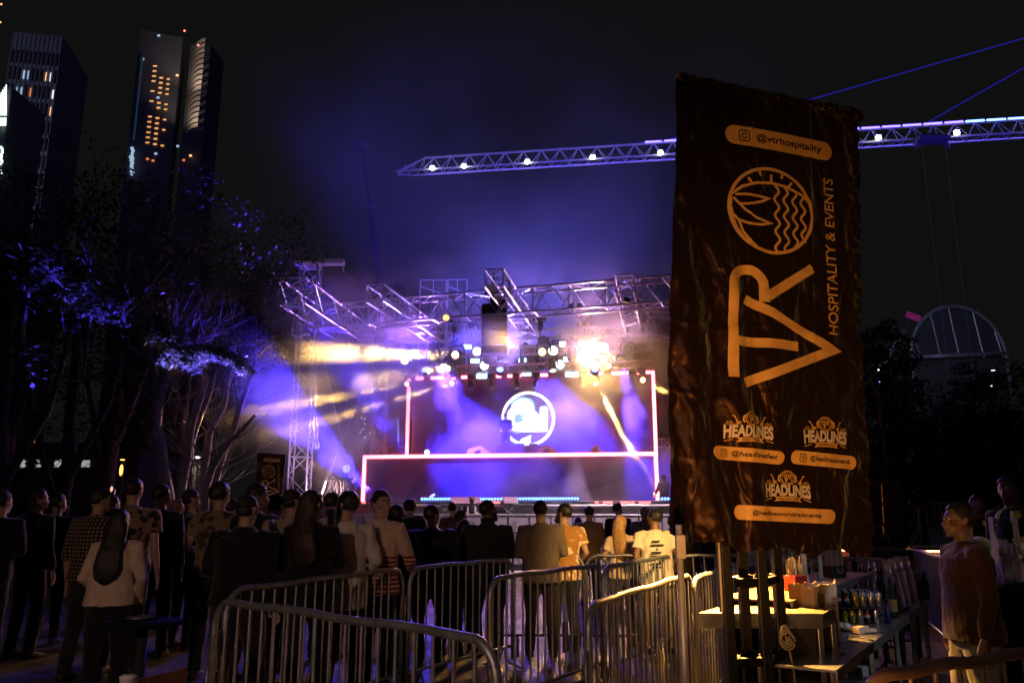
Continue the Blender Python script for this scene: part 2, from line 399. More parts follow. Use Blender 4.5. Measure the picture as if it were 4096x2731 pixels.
# neon outlined riser and frame
riser = thing('dj_riser', 'wide stage riser with dark LED fascia outlined by thick glowing red neon', 'stage riser', (0, 29, 0))
bR = 29.0
aL, z1 = aof(1463, 1825, bR); aRr, z1b = aof(2622, 1818, bR); _, zb = aof(1463, 1990, bR)
zR = (z1 + z1b) / 2; zR0 = zdeck + .01
def screen_mat(name, cols, em, scale=.35, seed=0.):
    m = bpy.data.materials.new(name); m.use_nodes = True; N, L = nt(m); b = N['Principled BSDF']
    b.inputs['Base Color'].default_value = (.02, .02, .03, 1); b.inputs['Roughness'].default_value = .45
    tc = N.new('ShaderNodeTexCoord'); mp = N.new('ShaderNodeMapping'); mp.inputs['Location'].default_value = (seed, seed, 0); mp.inputs['Scale'].default_value = (scale, .1, scale * .7)
    L.new(tc.outputs['Object'], mp.inputs[0])
    n = N.new('ShaderNodeTexNoise'); n.inputs['Scale'].default_value = 1; n.inputs['Detail'].default_value = 3; L.new(mp.outputs[0], n.inputs['Vector'])
    cr = N.new('ShaderNodeValToRGB'); e = cr.color_ramp.elements
    e[0].position = .3; e[0].color = (*cols[0], 1); e[1].position = .7; e[1].color = (*cols[-1], 1)
    for i, c in enumerate(cols[1:-1]): x = e.new(.3 + .4 * (i + 1) / (len(cols) - 1)); x.color = (*c, 1)
    L.new(n.outputs['Fac'], cr.inputs[0]); L.new(cr.outputs[0], b.inputs['Emission Color']); b.inputs['Emission Strength'].default_value = em
    return m
M_scr1 = screen_mat('led_fascia', [(.05, .006, .01), (.02, .005, .10), (.012, .006, .3), (.015, .01, .5)], .1, .3, 3.)  # glow colours also hold stage light projected on the riser front
M_scr2 = screen_mat('led_backdrop', [(.02, .004, .04), (.012, .006, .2), (.02, .01, .5)], .25, .35, 11.)
m = wbox(aL, aRr, bR, 34, zR0, zR - .02); part(m, 'riser_body', M_black, riser)
m = wbox(aL + .05, aRr - .05, bR - .05, bR - .01, zR0 + .02, zR - .1); part(m, 'led_fascia', M_scr1, riser)
tk = .066
def neon(mb, a0, z0, a1, z1_, b): mb.tube([sp(a0, b, z0), sp(a1, b, z1_)], tk, 10)
m = MB(); neon(m, aL - .04, zR, aRr + .04, zR, bR - .12); part(m, 'neon_tube', M_neon, riser)
m = MB(); neon(m, aL, zR - .05, aL - .01, zR0 + .03, bR - .12); part(m, 'neon_tube', M_neon, riser)
m = MB(); neon(m, aRr, zR - .05, aRr + .02, zR0 + .03, bR - .12); part(m, 'neon_tube', M_neon, riser)
bB = 31.0
back = thing('video_wall', 'large dark blue video wall framed in red neon above the stage riser', 'video wall', (0, 31, 0))
a0, zt0 = aof(1636, 1500, bB); a1, zt1 = aof(2612, 1493, bB); ztop = (zt0 + zt1) / 2
part(wbox(a0 + .1, a1 - .1, bB + .3, bB + .5, zR, ztop), 'screen', M_scr2, back)
m = MB(); neon(m, a0, zR + .02, a0, ztop - .08, bB); part(m, 'neon_tube', M_neon, back)
m = MB(); neon(m, a1, zR + .02, a1, ztop, bB); part(m, 'neon_tube', M_neon, back)
segs = [(1665, 1692), (1725, 1775), (1803, 1820), (1846, 1868), (1873, 1897), (1920, 1950), (1986, 2004), (2030, 2048), (2052, 2083), (2086, 2128), (2132, 2164), (2166, 2190), (2258, 2310), (2314, 2346), (2350, 2366), (2395, 2412), (2446, 2500), (2506, 2540), (2543, 2556), (2583, 2612)]
for u0, u1 in segs:
    p0, _ = aof(u0, 1500, bB); p1, _ = aof(u1, 1500, bB); m = MB(); neon(m, p0, ztop - .05, p1, ztop - .05, bB); part(m, 'neon_tube', M_neon, back)
# round logo on the screen
M_white = emit('screen_white', (.85, .93, 1), 2.2); M_cyan = emit('screen_pale_blue', (.25, .55, .9), 1.6); M_scrdark = emit('screen_violet', (.10, .05, .35), .9); M_green = emit('screen_green', (.05, .4, .2), .8)
lb_ = bB + .28
def spt(u, v, b=lb_): return st(u, v, b)
C = spt(2113, 1675); ux = SL; uz = Vector((0, 0, 1)); rad = (spt(2215, 1675) - C).length
m = MB(); m.tube([C + ux * (rad * math.cos(t)) + uz * (rad * math.sin(t) * 1.02) - SD * .05 for t in [i * math.pi / 24 for i in range(48)]], .062, 8, closed=True); part(m, 'logo_ring', M_white, back, True)
def flat(px, b, name, mm):
    m = MB(); m.prism([(0, 0)] * 0 or [((spt(u, v) - C).dot(ux), (spt(u, v) - C).z) for u, v in px][::-1], C + SD * (b - lb_), ux, uz, -.015); part(m, name, mm, back)
cr5 = lambda pts: [(1800 + x / 2.4126, 1500 + y / 2.4126) for x, y in pts]
disc = [(755 + 245 * math.cos(i * math.pi / 16), 425 + 248 * math.sin(i * math.pi / 16)) for i in range(32)]
flat(cr5(disc), lb_ - .0, 'logo_disc', M_scrdark)
flat(cr5([(585, 290), (590, 250), (640, 215), (720, 208), (790, 230), (815, 270), (825, 320), (780, 350), (600, 330)]), lb_ - .02, 'portrait_blue', M_cyan)
flat(cr5([(545, 420), (560, 350), (600, 305), (612, 262), (680, 225), (745, 232), (795, 270), (812, 330), (845, 370), (868, 395), (868, 312), (880, 303), (930, 303), (942, 315), (942, 545), (860, 548), (700, 552), (640, 540), (545, 530), (545, 510), (560, 500), (555, 470)]), lb_ - .04, 'portrait_shape', M_white)
flat(cr5([(620, 420), (640, 385), (665, 370), (690, 390), (728, 393), (700, 410), (680, 415), (735, 432), (665, 458), (635, 462)]), lb_ - .06, 'portrait_mouth', M_cyan)
flat(cr5([(590, 545), (700, 555), (640, 565)]), lb_ - .05, 'portrait_blue', M_cyan)
flat(cr5([(668, 650), (690, 615), (785, 575), (775, 660), (720, 680)]), lb_ - .04, 'portrait_neck', M_white)
flat(cr5([(512, 420), (530, 415), (540, 490), (515, 500)]), lb_ - .03, 'portrait_green', M_green)

# wedges on riser edge
for i, (u, v, w, lb) in enumerate(((1915, 1815, 1.0, 'left pale wedge monitor on the riser edge'), (2190, 1813, .9, 'wedge monitor on the riser edge just right of the logo'), (2385, 1812, .5, 'small dark box on the riser edge lit red'))):
    p = st(u, v, 29.5); t = thing('wedge_monitor', lb, 'stage monitor', (p.x, p.y, zR), group='wedge monitors on the riser')
    m = MB(); m.prism([(-w / 2, 0), (w / 2, 0), (w / 2 - .1, .18), (.05, .42), (-w / 2 + .08, .3)], (p.x, p.y, zR), SL, (0, 0, 1), -.4); part(m, 'cabinet', mat('monitor_grey', (.25, .25, .3), .5, .1), t)
    m = MB(); m.ball((p.x - .05, p.y - .02, zR + .18), (.12, .03, .1), 10, 6); part(m, 'driver', M_gear, t)
# DJ desk hidden behind neon: low table with decks
dj = thing('dj_desk', 'low DJ desk with decks in front of the ring logo', 'dj desk', tuple(st(2080, 1822, 30)))
p = st(2080, 1822, 30); m = MB(); m.bbox((p.x, p.y, zR + .22), (1.8, .6, .42), .02); part(m, 'desk', M_black, dj)
m = MB()
for dx in (-.5, .0, .5): m.bbox((p.x + dx, p.y - .05, zR + .47), (.32, .35, .07), .01)
part(m, 'decks', M_gear, dj)
# LED tubes upright at back left
for i, (u, vv) in enumerate(((1586, 0), (1592, 0))):
    pass
t = thing('vertical_tube_light', 'pair of pale upright LED tubes on a stand beside the left neon post', 'stage light', tuple(st(1590, 1770, 33)))
for u in (1589, 1594):
    m = MB(); m.tube([st(u, 1672, 33), st(u + 2, 1765, 33)], .015, 6); part(m, 'tube', emit('pale_tube', (.35, .35, 1), 1.2), t)
m = MB(); m.tube([st(1592, 1766, 33), st(1594, 1830, 33)], .03, 6); part(m, 'stand', M_gear, t)

# pit barricade (pale perforated panels), one panel per piece
M_bar = mat('barricade_aluminium', (.58, .54, .56), .45, .45, .12, 3, .1, 30)
def bar_panel(a, w, b, h, label):
    t = thing('pit_barricade', label, 'barricade', tuple(sp(a, b, 0)), group='aluminium barricade panels before the stage')
    m = wbox(a + .02, a + w - .02, b, b + .03, .2, h); part(m, 'panel', M_bar, t)
    m = MB(); m.tube([sp(a, b + .01, h + .02), sp(a + w, b + .01, h + .02)], .03, 8); part(m, 'top_rail', M_alu, t)
    m = MB()
    for i in range(14):
        for j in range(2): 
            z = .42 + i * (h - .55) / 14; wbox(a + .1 + j * .07 + .02 * (i % 2), a + .15 + j * .07 + .02 * (i % 2), b - .006, b - .002, z, z + .025, m)
    wbox(a + w * .5, a + w * .5 + .04, b - .02, b - .002, .2, h, m); wbox(a + .04, a + w - .04, b - .02, b - .002, .42, .46, m)
    part(m, 'perforation', mat('shadow_gap', (.09, .08, .09), .6), t)
    m = MB(); m.add([sp(a, b - .9, .02), sp(a + w, b - .9, .02), sp(a + w, b, .03), sp(a, b, .03), sp(a, b - .9, 0), sp(a + w, b - .9, 0), sp(a + w, b, 0), sp(a, b, 0)], [(0, 1, 2, 3), (0, 4, 5, 1), (1, 5, 6, 2), (3, 7, 4, 0)]); part(m, 'foot_plate', M_bar, t)
    for aa in (a + .12, a + w - .12):
        m = MB(); m.tube([sp(aa, b + .05, h - .1), sp(aa, b + 1.0, .05)], .025, 6); part(m, 'brace', M_alu, t)
names_b = ['at its far left end behind the crowd', 'behind the big bearded crowd group', 'behind the striped sweater man', 'left of the vested guard', 'in front of the vested guard', 'behind the bearded man in black', 'between the bearded man and the grey shirt', 'behind the flowered shirt', 'behind the small long haired woman', 'behind the man in the brown shirt', 'behind the man in black', 'behind the blonde woman', 'touching the edge of the big banner', 'behind the big banner', 'behind the bar counter']
for k in range(12):
    bar_panel(-8.6 + k * 1.22, 1.2, 22.8, st(2000, 2062, 22.8).z, 'pale barricade panel ' + names_b[k])
# ================================================================ hanging lamps
def face_dir(t, d):
    return Vector((0, 0, -1)).rotation_difference(Vector(d).normalized())
M_lens = mat('lens_glass', (.1, .1, .14), .08, 0, 0, spec=.8)
def moving_head(P, d, label, lens=None, s=1., lens_r=.11, group='moving head lamps under the stage trusses', grp=True):
    """P = clamp point, d = direction of the beam"""
    t = thing('moving_head_lamp', label, 'stage light', tuple(P), group=group)
    m = MB(); m.bbox(P + Vector((0, 0, -.12 * s)), (.34 * s, .3 * s, .16 * s), .02); m.bbox(P + Vector((0, 0, -.02)), (.1 * s, .1 * s, .08 * s), .01); part(m, 'base', M_gear, t)
    y = MB(); c = P + Vector((0, 0, -.48 * s))
    for sx in (-1, 1): y.tube([P + SL * (sx * .16 * s) + Vector((0, 0, -.2 * s)), P + SL * (sx * .21 * s) + Vector((0, 0, -.3 * s)), c + SL * (sx * .2 * s)], .03 * s, 6)
    y.tube([P + SL * (-.17 * s) + Vector((0, 0, -.2 * s)), P + SL * (.17 * s) + Vector((0, 0, -.2 * s))], .03 * s, 6)
    part(y, 'yoke', M_gear, t)
    q = Vector((0, 0, 1)).rotation_difference(Vector(d).normalized())
    h = MB(); h.lathe(c, [(.06 * s, -.26 * s), (.13 * s, -.2 * s), (.16 * s, -.02 * s), (.155 * s, .1 * s), (.14 * s, .2 * s), (.125 * s, .215 * s)], 16, d); part(h, 'head', M_gear, t, True)
    l = MB(); l.lathe(c, [(lens_r * s, .212 * s), (lens_r * s, .225 * s), (lens_r * .6 * s, .25 * s)], 16, d); part(l, 'lens', lens or M_lens, t, True)
    return t, c + Vector(d).normalized() * (.26 * s + .17)
M_lamber = emit('lens_amber', (1, .62, .22), 8); M_lwhite = emit('lens_white', (.85, .88, 1), 6); M_lblue = emit('lens_blue', (.2, .25, 1), 4)
def hang(u, v, tr):                               # clamp point on a lamp truss above photo position
    P, Q = tr; b = (P.dot(SD)); p = st(u, v, b); return Vector((p.x, p.y, P.z - .2))
BEAMS = []
def beam(t, src, target, power, col, size, rad=.1, blend=.25):
    o = spot('lamp', src, target, power, col, size, blend, rad)
    o.parent = t; o.matrix_parent_inverse = Matrix.Translation(-Vector(t.location)); return o

# --- truss A: front row of big heads
def dirpx(src, u, v, Y):
    return (at(u, v, Y) - src).normalized()
def mk(u, tr, target, label, lens, power=0, col=AMBER, size=4, s=1.15, rad=.08, blend=.25, fwd=0.):
    P = hang(u, 1400, tr) - SD * (.45 if power else 0); c = P + Vector((0, 0, -.48 * s)); d = (Vector(target) - c).normalized()
    t, tip = moving_head(P, d, label, lens, s)
    if power: beam(t, tip, target, power, col, size, rad, blend)
    return t
DN = Vector((0, 0, -1))
BP = 2.6
mk(1515, TA, at(1505, 1900, 26), 'moving head tilted down, leftmost on the front lamp truss, half lit by amber smoke', None, 0)
mk(1622, TA, at(1500, 1800, 20), 'moving head with glowing lens turned left, second on the front lamp truss', M_lamber, 0)
mk(1735, TA, at(1735, 1900, 26), 'dark egg shaped moving head crossed by the long amber beam', None, 0)
mk(1842, TA, at(1100, 1407, 15.8), 'moving head that throws the long level amber beam to the left', M_lamber, 190000 * BP, AMBER, 2.6, rad=.12)
mk(1952, TA, at(1950, 1900, 26), 'moving head pointing straight down below the hanging black speaker', None, 0)
mk(2055, TA, at(2055, 1900, 26), 'moving head pointing down where the short amber beam crosses it', None, 0)
mk(2180, TA, at(1860, 1325, 17), 'moving head throwing the short thick amber beam across the black speaker', M_lamber, 9000 * BP, AMBER, 4.5, rad=.1)
mk(2288, TA, at(2288, 1900, 26), 'moving head pointing down between the white lamps and the amber glare', None, 0)
mk(2510, TA, at(2510, 1900, 26), 'moving head pointing down, rightmost on the front lamp truss', None, 0)
# --- truss B
mk(1810, TB, at(1000, 1575, 16.2), 'moving head on the middle truss with the lower left amber beam', M_lamber, 230000 * BP, AMBER, 3.2, 1.0, rad=.1)
mk(2212, TB, at(2330, 2100, 27), 'moving head pouring a pale cone of light down right of the logo', M_lwhite, 4500 * BP, (.8, .5, 1), 13, 1.0)
mk(2368, TB, at(2362, 1370, 10), 'blinding amber moving head at the centre of the golden glare', emit('lens_glare', (1, .6, .22), 30), 1800 * BP, (1, .5, .14), 60, 1.0, .12, .6)
mk(2412, TB, at(2480, 600, 30), 'moving head beside the glare with a thin beam going straight up', M_lwhite, 85000 * BP, (1, .75, .4), 2.0, 1.0)
mk(2375, TC, at(2560, 1860, 27.5), 'moving head under the glare with the bright amber beam to the lower right', M_lamber, 160000 * BP, AMBER, 3.6, .9)
mk(2388, TB, at(2540, 1640, 26), 'moving head with a broad faint amber beam right of the glare', M_lamber, 1400 * BP, (1, .5, .15), 9, .9)
mk(2560, TC, at(2760, 1620, 25), 'moving head whose amber beam runs behind the big banner', M_lamber, 90000 * BP, AMBER, 3, .9)
mk(1650, TC, at(1330, 1592, 24.5), 'moving head by the left neon post with a thin amber beam', M_lamber, 120000 * BP, AMBER, 2.2, .8)
mk(1828, TC, at(1560, 1605, 26.5), 'moving head on the rear truss with a thin amber beam inside the neon frame', M_lamber, 120000 * BP, AMBER, 2.2, .8)
mk(2430, TB, at(2480, 1600, 22), 'white faced wash head tilted right of the glare', M_lwhite, 0, s=.9)
for u, lb in ((1885, 'first dark head under the red neon line'), (1965, 'dark head under the red neon line with a dull lens'), (2065, 'dark head under the red neon line above the logo ring, left one'), (2145, 'dark head under the red neon line above the logo ring, right one'), (2330, 'dark head under the red neon line left of the amber beam'), (2525, 'dark head under the red neon line nearest the right neon post')):
    mk(u, TC, at(u + 20, 2000, 29), 'moving head lamp: ' + lb, None, 0, s=.85)
# big bright wash balls and strobes
def wash(u, v, b, r, label, lens, power=0, col=BLUE, target=None, size=60):
    p = st(u, v, b); t = thing('wash_lamp', label, 'stage light', tuple(p), group='bright wash lamps under the trusses')
    m = MB(); m.lathe(p + SD * .2, [(.05, -.02), (r * .9, .05), (r, .16)], 14, -SD); part(m, 'housing', M_gear, t, True)
    m = MB(); m.ball(p, (r * .95, r * .5, r * .95), 14, 8); part(m, 'lens', lens, t, True)
    m = MB(); m.tube([p + Vector((0, .1, r)), p + Vector((0, .1, r + .35))], .02, 6); part(m, 'hook', M_gear, t)
    if power: beam(t, p - SD * .2, target, power, col, size, .08, .5)
M_ball = emit('wash_white', (.8, .85, 1), 4); M_str = emit('strobe_cyan', (.45, .8, 1), 4); M_ballw = emit('wash_warm', (1, .8, .5), 8)
for (u, v, b, r, lb, mm) in ((1908, 1405, 28.5, .17, 'round white lamp left of the black speaker', M_ball), (1937, 1462, 30, .18, 'round white lamp below and left of the black speaker', M_ball), (2212, 1402, 28.3, .18, 'round white lamp at the top of the pale cone', M_ball), (2240, 1457, 30, .18, 'round white lamp inside the pale cone', M_ball), (2413, 1390, 28.3, .19, 'round white lamp touching the golden glare', M_ballw), (2372, 1392, 28.2, .3, 'largest white lamp at the heart of the golden glare', emit('wash_glare', (1, .62, .24), 34)), (2372, 1448, 29.5, .2, 'round lamp below the golden glare', M_ballw), (1638, 1436, 29.5, .09, 'small round lamp above the left neon post', M_ball), (1775, 1470, 30, .16, 'bright lamp in the lower left amber beam', M_ballw), (1708, 1808, 28.9, .1, 'small floor lamp on the riser edge right of the left neon post', M_ball)):
    wash(u, v, b, r, lb, mm)
def strobe(u, v, b, w, h, label):
    p = st(u, v, b); t = thing('strobe_lamp', label, 'stage light', tuple(p), group='cyan white strobe lamps')
    m = MB(); m.bbox(p + SD * .08, (w + .08, .12, h + .08), .02); part(m, 'housing', M_gear, t)
    m = MB(); m.bbox(p, (w, .03, h), .012); part(m, 'tube_face', M_str, t)
for a in ((1870, 1387, 28.6, .3, .17, 'strobe left of the black speaker, upper one'), (1900, 1443, 29.8, .34, .18, 'strobe left of the black speaker, lower one'), (2250, 1376, 28.6, .22, .18, 'strobe right of the black speaker, upper one'), (2273, 1437, 29.8, .36, .18, 'strobe right of the black speaker, lower one'), (2287, 1497, 30.4, .5, .2, 'strobe on the neon line right of centre'), (1927, 1501, 30.4, .42, .26, 'strobe on the neon line left of the logo'), (2106, 1496, 30.4, .36, .14, 'strobe on the neon line above the logo'), (2075, 1440, 30, .08, .15, 'left of the two small cyan lamps above the logo'), (2101, 1440, 30, .08, .15, 'right of the two small cyan lamps above the logo'), (2456, 1434, 30, .07, .14, 'small cyan lamp right of the glare')):
    strobe(*a)
# four-cell blinders above front lamp truss
M_cell = mat('blinder_cell', (.55, .42, .3), .3, .2, .1)
for k, (u, v) in enumerate(((1449, 1310), (1667, 1306), (1887, 1297), (2110, 1288), (2337, 1281), (2572, 1273))):
    p = st(u, v, 27.0); t = thing('four_cell_blinder', 'four cell blinder standing on the front lamp truss, %s' % ['leftmost', 'in the golden smoke wisp', 'left of the black speaker', 'right of the black speaker', 'above the golden glare', 'rightmost'][k], 'stage light', tuple(p), group='four cell blinders')
    m = MB(); m.bbox(p, (.22, .1, .3), .03)
    for sx in (-1, 1):
        for sz in (-1, 1): m.lathe(p + SL * (sx * .15) + Vector((0, 0, sz * .15)) + SD * .06, [(.03, -.03), (.1, .02), (.11, .1)], 12, -SD)
    part(m, 'housing', M_gear, t, False)
    for sx in (-1, 1):
        for sz in (-1, 1):
            m = MB(); m.ball(p + SL * (sx * .15) + Vector((0, 0, sz * .15)) - SD * .04, (.085, .02, .085), 12, 6); part(m, 'cell', M_cell, t, True)
    m = MB(); m.tube([p - Vector((0, 0, .12)), p - Vector((0, 0, .45))], .02, 6); part(m, 'stand', M_gear, t)
# chain hoists below the front truss
for k, (u, v, Y) in enumerate(((1505, 1290, 24.2), (1819, 1280, 24), (2161, 1272, 23.6), (2508, 1265, 23.2))):
    p = st(u, v, 26.9); t = thing('chain_hoist', 'black chain hoist between front truss and lamp truss, %s' % ['leftmost', 'left of the black speaker', 'right of the black speaker', 'right of the golden glare'][k], 'chain hoist', tuple(p), group='chain hoists')
    m = MB(); m.bbox(p, (.42, .24, .2), .03); m.bbox(p + Vector((0, 0, -.28)), (.2, .2, .34), .04); m.lathe(p + Vector((-.2, 0, 0)), [(.1, -.04), (.12, 0), (.1, .06)], 12, (1, 0, 0)); part(m, 'motor', M_gear, t)
    m = MB(); m.tube([p + Vector((0, 0, .1)), Vector((p.x, p.y, ZR - .3))], .014, 6); part(m, 'chain', M_black, t)
    m = MB(); m.tube([p - Vector((0, 0, .4)), p - Vector((0, 0, .95))], .04, 6); part(m, 'sling', M_black, t)
for (u, v) in ((1830, 1140), (2165, 1140), (2500, 1115)):
    pass
# hanging line array speaker
t = thing('hanging_speaker_array', 'tall black line array speaker hung from the middle of the front truss', 'speaker', tuple(at(1978, 1330, 22.6)))
p = at(1978, 1330, 22.6); top = at(1978, 1232, 22.6).z; bot = at(1978, 1418, 22.6).z
n = 6
for i in range(n):
    z = top - (top - bot) * (i + .5) / n; m = MB(); m.bbox((p.x, p.y, z), (.72, .5, (top - bot) / n - .015), .02); part(m, 'speaker_box', M_gear, t)
m = MB(); m.bbox((p.x, p.y, top + .06), (.74, .4, .06), .02); m.bbox((p.x + .22, p.y, top + .16), (.2, .2, .22), .02); part(m, 'fly_frame', M_black, t)
for sx in (-.38, .38):
    m = MB(); m.tube([(p.x + sx, p.y - .2, top), (p.x + sx, p.y - .2, bot)], .015, 6); part(m, 'side_rail', M_alu, t)
p2 = at(1970, 1165, 22.6)
t = thing('speaker_hoist', 'black chain motor right above the hanging line array speaker', 'chain hoist', tuple(p2))
m = MB(); m.bbox(p2, (.3, .24, .2), .04); m.bbox(p2 + Vector((.02, 0, -.28)), (.16, .16, .4), .04); m.bbox(p2 + Vector((.18, 0, -.22)), (.16, .16, .14), .05); m.bbox(p2 + Vector((-.2, 0, -.08)), (.1, .1, .12), .03); part(m, 'motor', M_gear, t)
m = MB(); m.tube([p2 + Vector((0, 0, .1)), p2 + Vector((.05, 0, .6))], .02, 6); m.tube([p2 - Vector((0, 0, .4)), Vector((p2.x, p2.y, top + .05))], .03, 6); part(m, 'chain', M_black, t)
# small par lamps hanging on the front truss
for k, (u, v, lb) in enumerate(((1190, 1262, 'big spotlight hanging at the left end of the side truss'), (1290, 1240, 'small par lamp beside the tower head'), (2285, 1228, 'left of two small par lamps under the front truss'), (2318, 1226, 'right of two small par lamps under the front truss'))):
    p = at(u, v, 23.0); t = thing('par_lamp', lb, 'stage light', tuple(p), group='par lamps on the front truss')
    s_ = 1.6 if k == 0 else .8
    m = MB(); m.lathe(p, [(.05 * s_, -.12 * s_), (.09 * s_, -.08 * s_), (.1 * s_, .12 * s_)], 12, (.3, .5, -1)); part(m, 'can', M_gear, t, True)
    m = MB(); m.tube([p + Vector((-.11 * s_, 0, 0)), p + Vector((-.11 * s_, 0, .18 * s_)), p + Vector((.11 * s_, 0, .18 * s_)), p + Vector((.11 * s_, 0, 0))], .012, 6); part(m, 'yoke', M_alu, t)
p = at(1170, 1345, 22.8); t = thing('looped_cable', 'thick looped cable hanging from the left end of the side truss', 'cable', tuple(p))
m = MB(); m.tube([at(1178, 1265, 22.8), at(1172, 1310, 22.8), at(1168, 1335, 22.8), at(1180, 1346, 22.8), at(1205, 1347, 22.8), at(1215, 1335, 22.8), at(1240, 1340, 22.8)], .035, 8); part(m, 'cable', mat('grey_cable', (.35, .35, .4)), t, True)

# ---------------------------------------------------------------- blue wide beams and washes
def flood(name_label, u, v, b, target, power, col, size, blend=.4, rad=.1, lens=None):
    p = st(u, v, b); d = (Vector(target) - p).normalized()
    t = thing('flood_lamp', name_label, 'stage light', tuple(p), group='blue flood lamps of the stage')
    m = MB(); m.lathe(p, [(.05, -.2), (.12, -.15), (.14, .02)], 12, d); part(m, 'housing', M_gear, t, True)
    m = MB(); m.lathe(p, [(.12, .0), (.12, .03), (.06, .05)], 12, d); part(m, 'lens', lens or M_lblue, t, True)
    beam(t, p + d * (.08 + rad * 1.3), target, power, col, size, rad, blend)
BLU = (.055, .025, 1)
flood('floor lamp behind the crowd that sends the wide blue beam to the upper left', 1500, 1990, 25.4, at(900, 1400, 16), 90000, BLU, 10, .2)
flood('floor lamp at the riser foot with a wide blue beam leaning left', 1730, 1985, 26.5, at(1380, 1440, 25), 60000, BLU, 13, .2)
flood('truss lamp washing the left half of the video wall blue', 1750, 1440, 27, at(1860, 1740, 30), 70000, BLU, 56)
flood('truss lamp washing the middle of the riser blue', 2000, 1440, 27, at(2050, 1900, 28.5), 10000, BLU, 55)
flood('truss lamp washing the right side of the riser blue', 2480, 1440, 27, at(2610, 1900, 28.5), 34000, BLU, 30)
flood('truss lamp sending blue light over the roof', 2100, 1380, 30, at(2050, 800, 38), 50000, (.16, .13, 1), 100, .6)
flood('truss lamp sending violet light over the left roof corner', 1560, 1400, 29, at(1560, 950, 31), 26000, (.08, .04, 1), 60, .6)
flood('truss lamp lighting the trusses violet from behind', 1700, 1480, 26, at(1520, 1150, 23.5), 1500, (.45, .16, 1), 80, .6)
flood('truss lamp lighting the right trusses pink', 2380, 1480, 26, at(2350, 1150, 23), 1700, (.7, .32, .9), 110, .6)
flood('truss lamp lighting the speaker side trusses blue', 2000, 1480, 25, at(2000, 1150, 22.5), 2200, (.25, .16, 1), 110, .6)
flood('truss lamp washing the right half of the video wall blue', 2150, 1440, 27.6, at(2250, 1700, 30.5), 38000, BLU, 46)
# ================================================================ the big cloth banner in front
BTL = at(2722, 300, 4.80); BTR = at(3437, 452, 5.29); BBL = at(2690, 2160, 4.80); BBR = at(3496, 2196, 5.29)
BN = (BTR - BTL).cross(BBL - BTL).normalized()
if BN.y > 0: BN = -BN                               # towards the camera
def bil(s, t): return (BTL * (1 - s) + BTR * s) * (1 - t) + (BBL * (1 - s) + BBR * s) * t
def px2st(u, v):                                    # photo position -> place on the cloth
    r = ray(u, v); s, t = .5, .5
    for _ in range(12):
        P = bil(s, t); d = P - CAM; k = d.dot(r) / r.dot(r); e = CAM + r * k - P
        ds = ((BTR - BTL) * (1 - t) + (BBR - BBL) * t); dt = ((BBL - BTL) * (1 - s) + (BBR - BTR) * s)
        rn = r.normalized(); a1 = ds - rn * ds.dot(rn); a2 = dt - rn * dt.dot(rn)
        A11, A12, A22 = a1.dot(a1), a1.dot(a2), a2.dot(a2); b1, b2 = a1.dot(e), a2.dot(e); D = A11 * A22 - A12 * A12
        s += (b1 * A22 - b2 * A12) / D; t += (A11 * b2 - A12 * b1) / D
    return s, t
BW, BH = (BTR - BTL).length, (BBL - BTL).length
def sm(a, b, x):
    x = max(0, min(1, (x - a) / (b - a))); return x * x * (3 - 2 * x)
def fold(s, t):                                     # how far the cloth stands out (m)
    d = 0
    L = 1 - sm(.02, .26, s)                         # gathered sleeve on the left
    n1 = noise.noise(Vector((s * 16, t * 16 + s * 9, 1.7))); n2 = noise.noise(Vector((s * 40, t * 40, 5.1)))
    d += L * (.020 * n1 + .004 * n2)
    Rr = sm(.9, 1.0, s); d += Rr * .02 * noise.noise(Vector((s * 20, t * 70, 3)))
    # long diagonal drape folds running from upper left to lower right in the left half
    w = (1 - sm(.28, .62, s)) * sm(.30, .5, t)
    d += w * .022 * math.sin((s * 3.2 - t * 1.25) * 9 + 1.5 * noise.noise(Vector((s * 3, t * 5, 8))))
    # horizontal and vertical packing creases
    for tc_, a in ((.215, .3), (.42, .8), (.555, 1), (.7, 1), (.83, .7)):
        d += .006 * a * math.exp(-((t - tc_ - .012 * math.sin(s * 9)) / .007) ** 2)
    for sc_ in (.37, .70): d += .006 * math.exp(-((s - sc_) / .008) ** 2)
    # soft crumple in the lower half, strong at the hem
    lo = sm(.25, .6, t)
    d += (.2 + .8 * lo) * .027 * noise.noise(Vector((s * 5, t * 11, 2.2))) + lo * .007 * noise.noise(Vector((s * 18, t * 30, 6.2)))
    hem = sm(.92, 1.0, t); d += hem * (.018 * noise.noise(Vector((s * 20, t * 30, 4.4))) + .006 * noise.noise(Vector((s * 60, t * 90, .4))))
    return d - .05 * (2 * s - 1) ** 2 * .6
def cloth(s, t, off=0.):
    return bil(s, t) + BN * (fold(s, t) + off)
banner = thing('cloth_banner', 'tall black satin banner with golden logos and handles hanging on the right', 'banner', tuple(bil(.5, 1)))
NS, NT = 150, 330
m = MB(); vs = []; fs = []
def edge_s(s, t):                                   # slightly uneven outline
    return s + (1 - s) * (-.012 + .008 * math.sin(t * 9)) * (1 if s < .1 else 0) + (s > .9) * ((s - .9) * 10) * (.012 * math.sin(t * 7 + 1) - .02 * (1 - sm(0, .04, t)) + .006 * noise.noise(Vector((0, t * 60, 0))))
def edge_t(s, t):
    top = (1 - sm(0, .03, t)) * (.004 * noise.noise(Vector((s * 40, 0, 0))) + .003 * math.sin(s * 30))
    bot = sm(.96, 1, t) * (.006 * math.sin(s * 21) + .008 * noise.noise(Vector((s * 14, 3, 0))) - .012 * (1 - sm(0, .1, s)) + .010 * (s > .0) * sm(.08, .3, s))
    return t + top + bot
for i in range(NT + 1):
    for j in range(NS + 1):
        s = j / NS; t = i / NT; vs.append(cloth(edge_s(s, t), edge_t(s, t)))
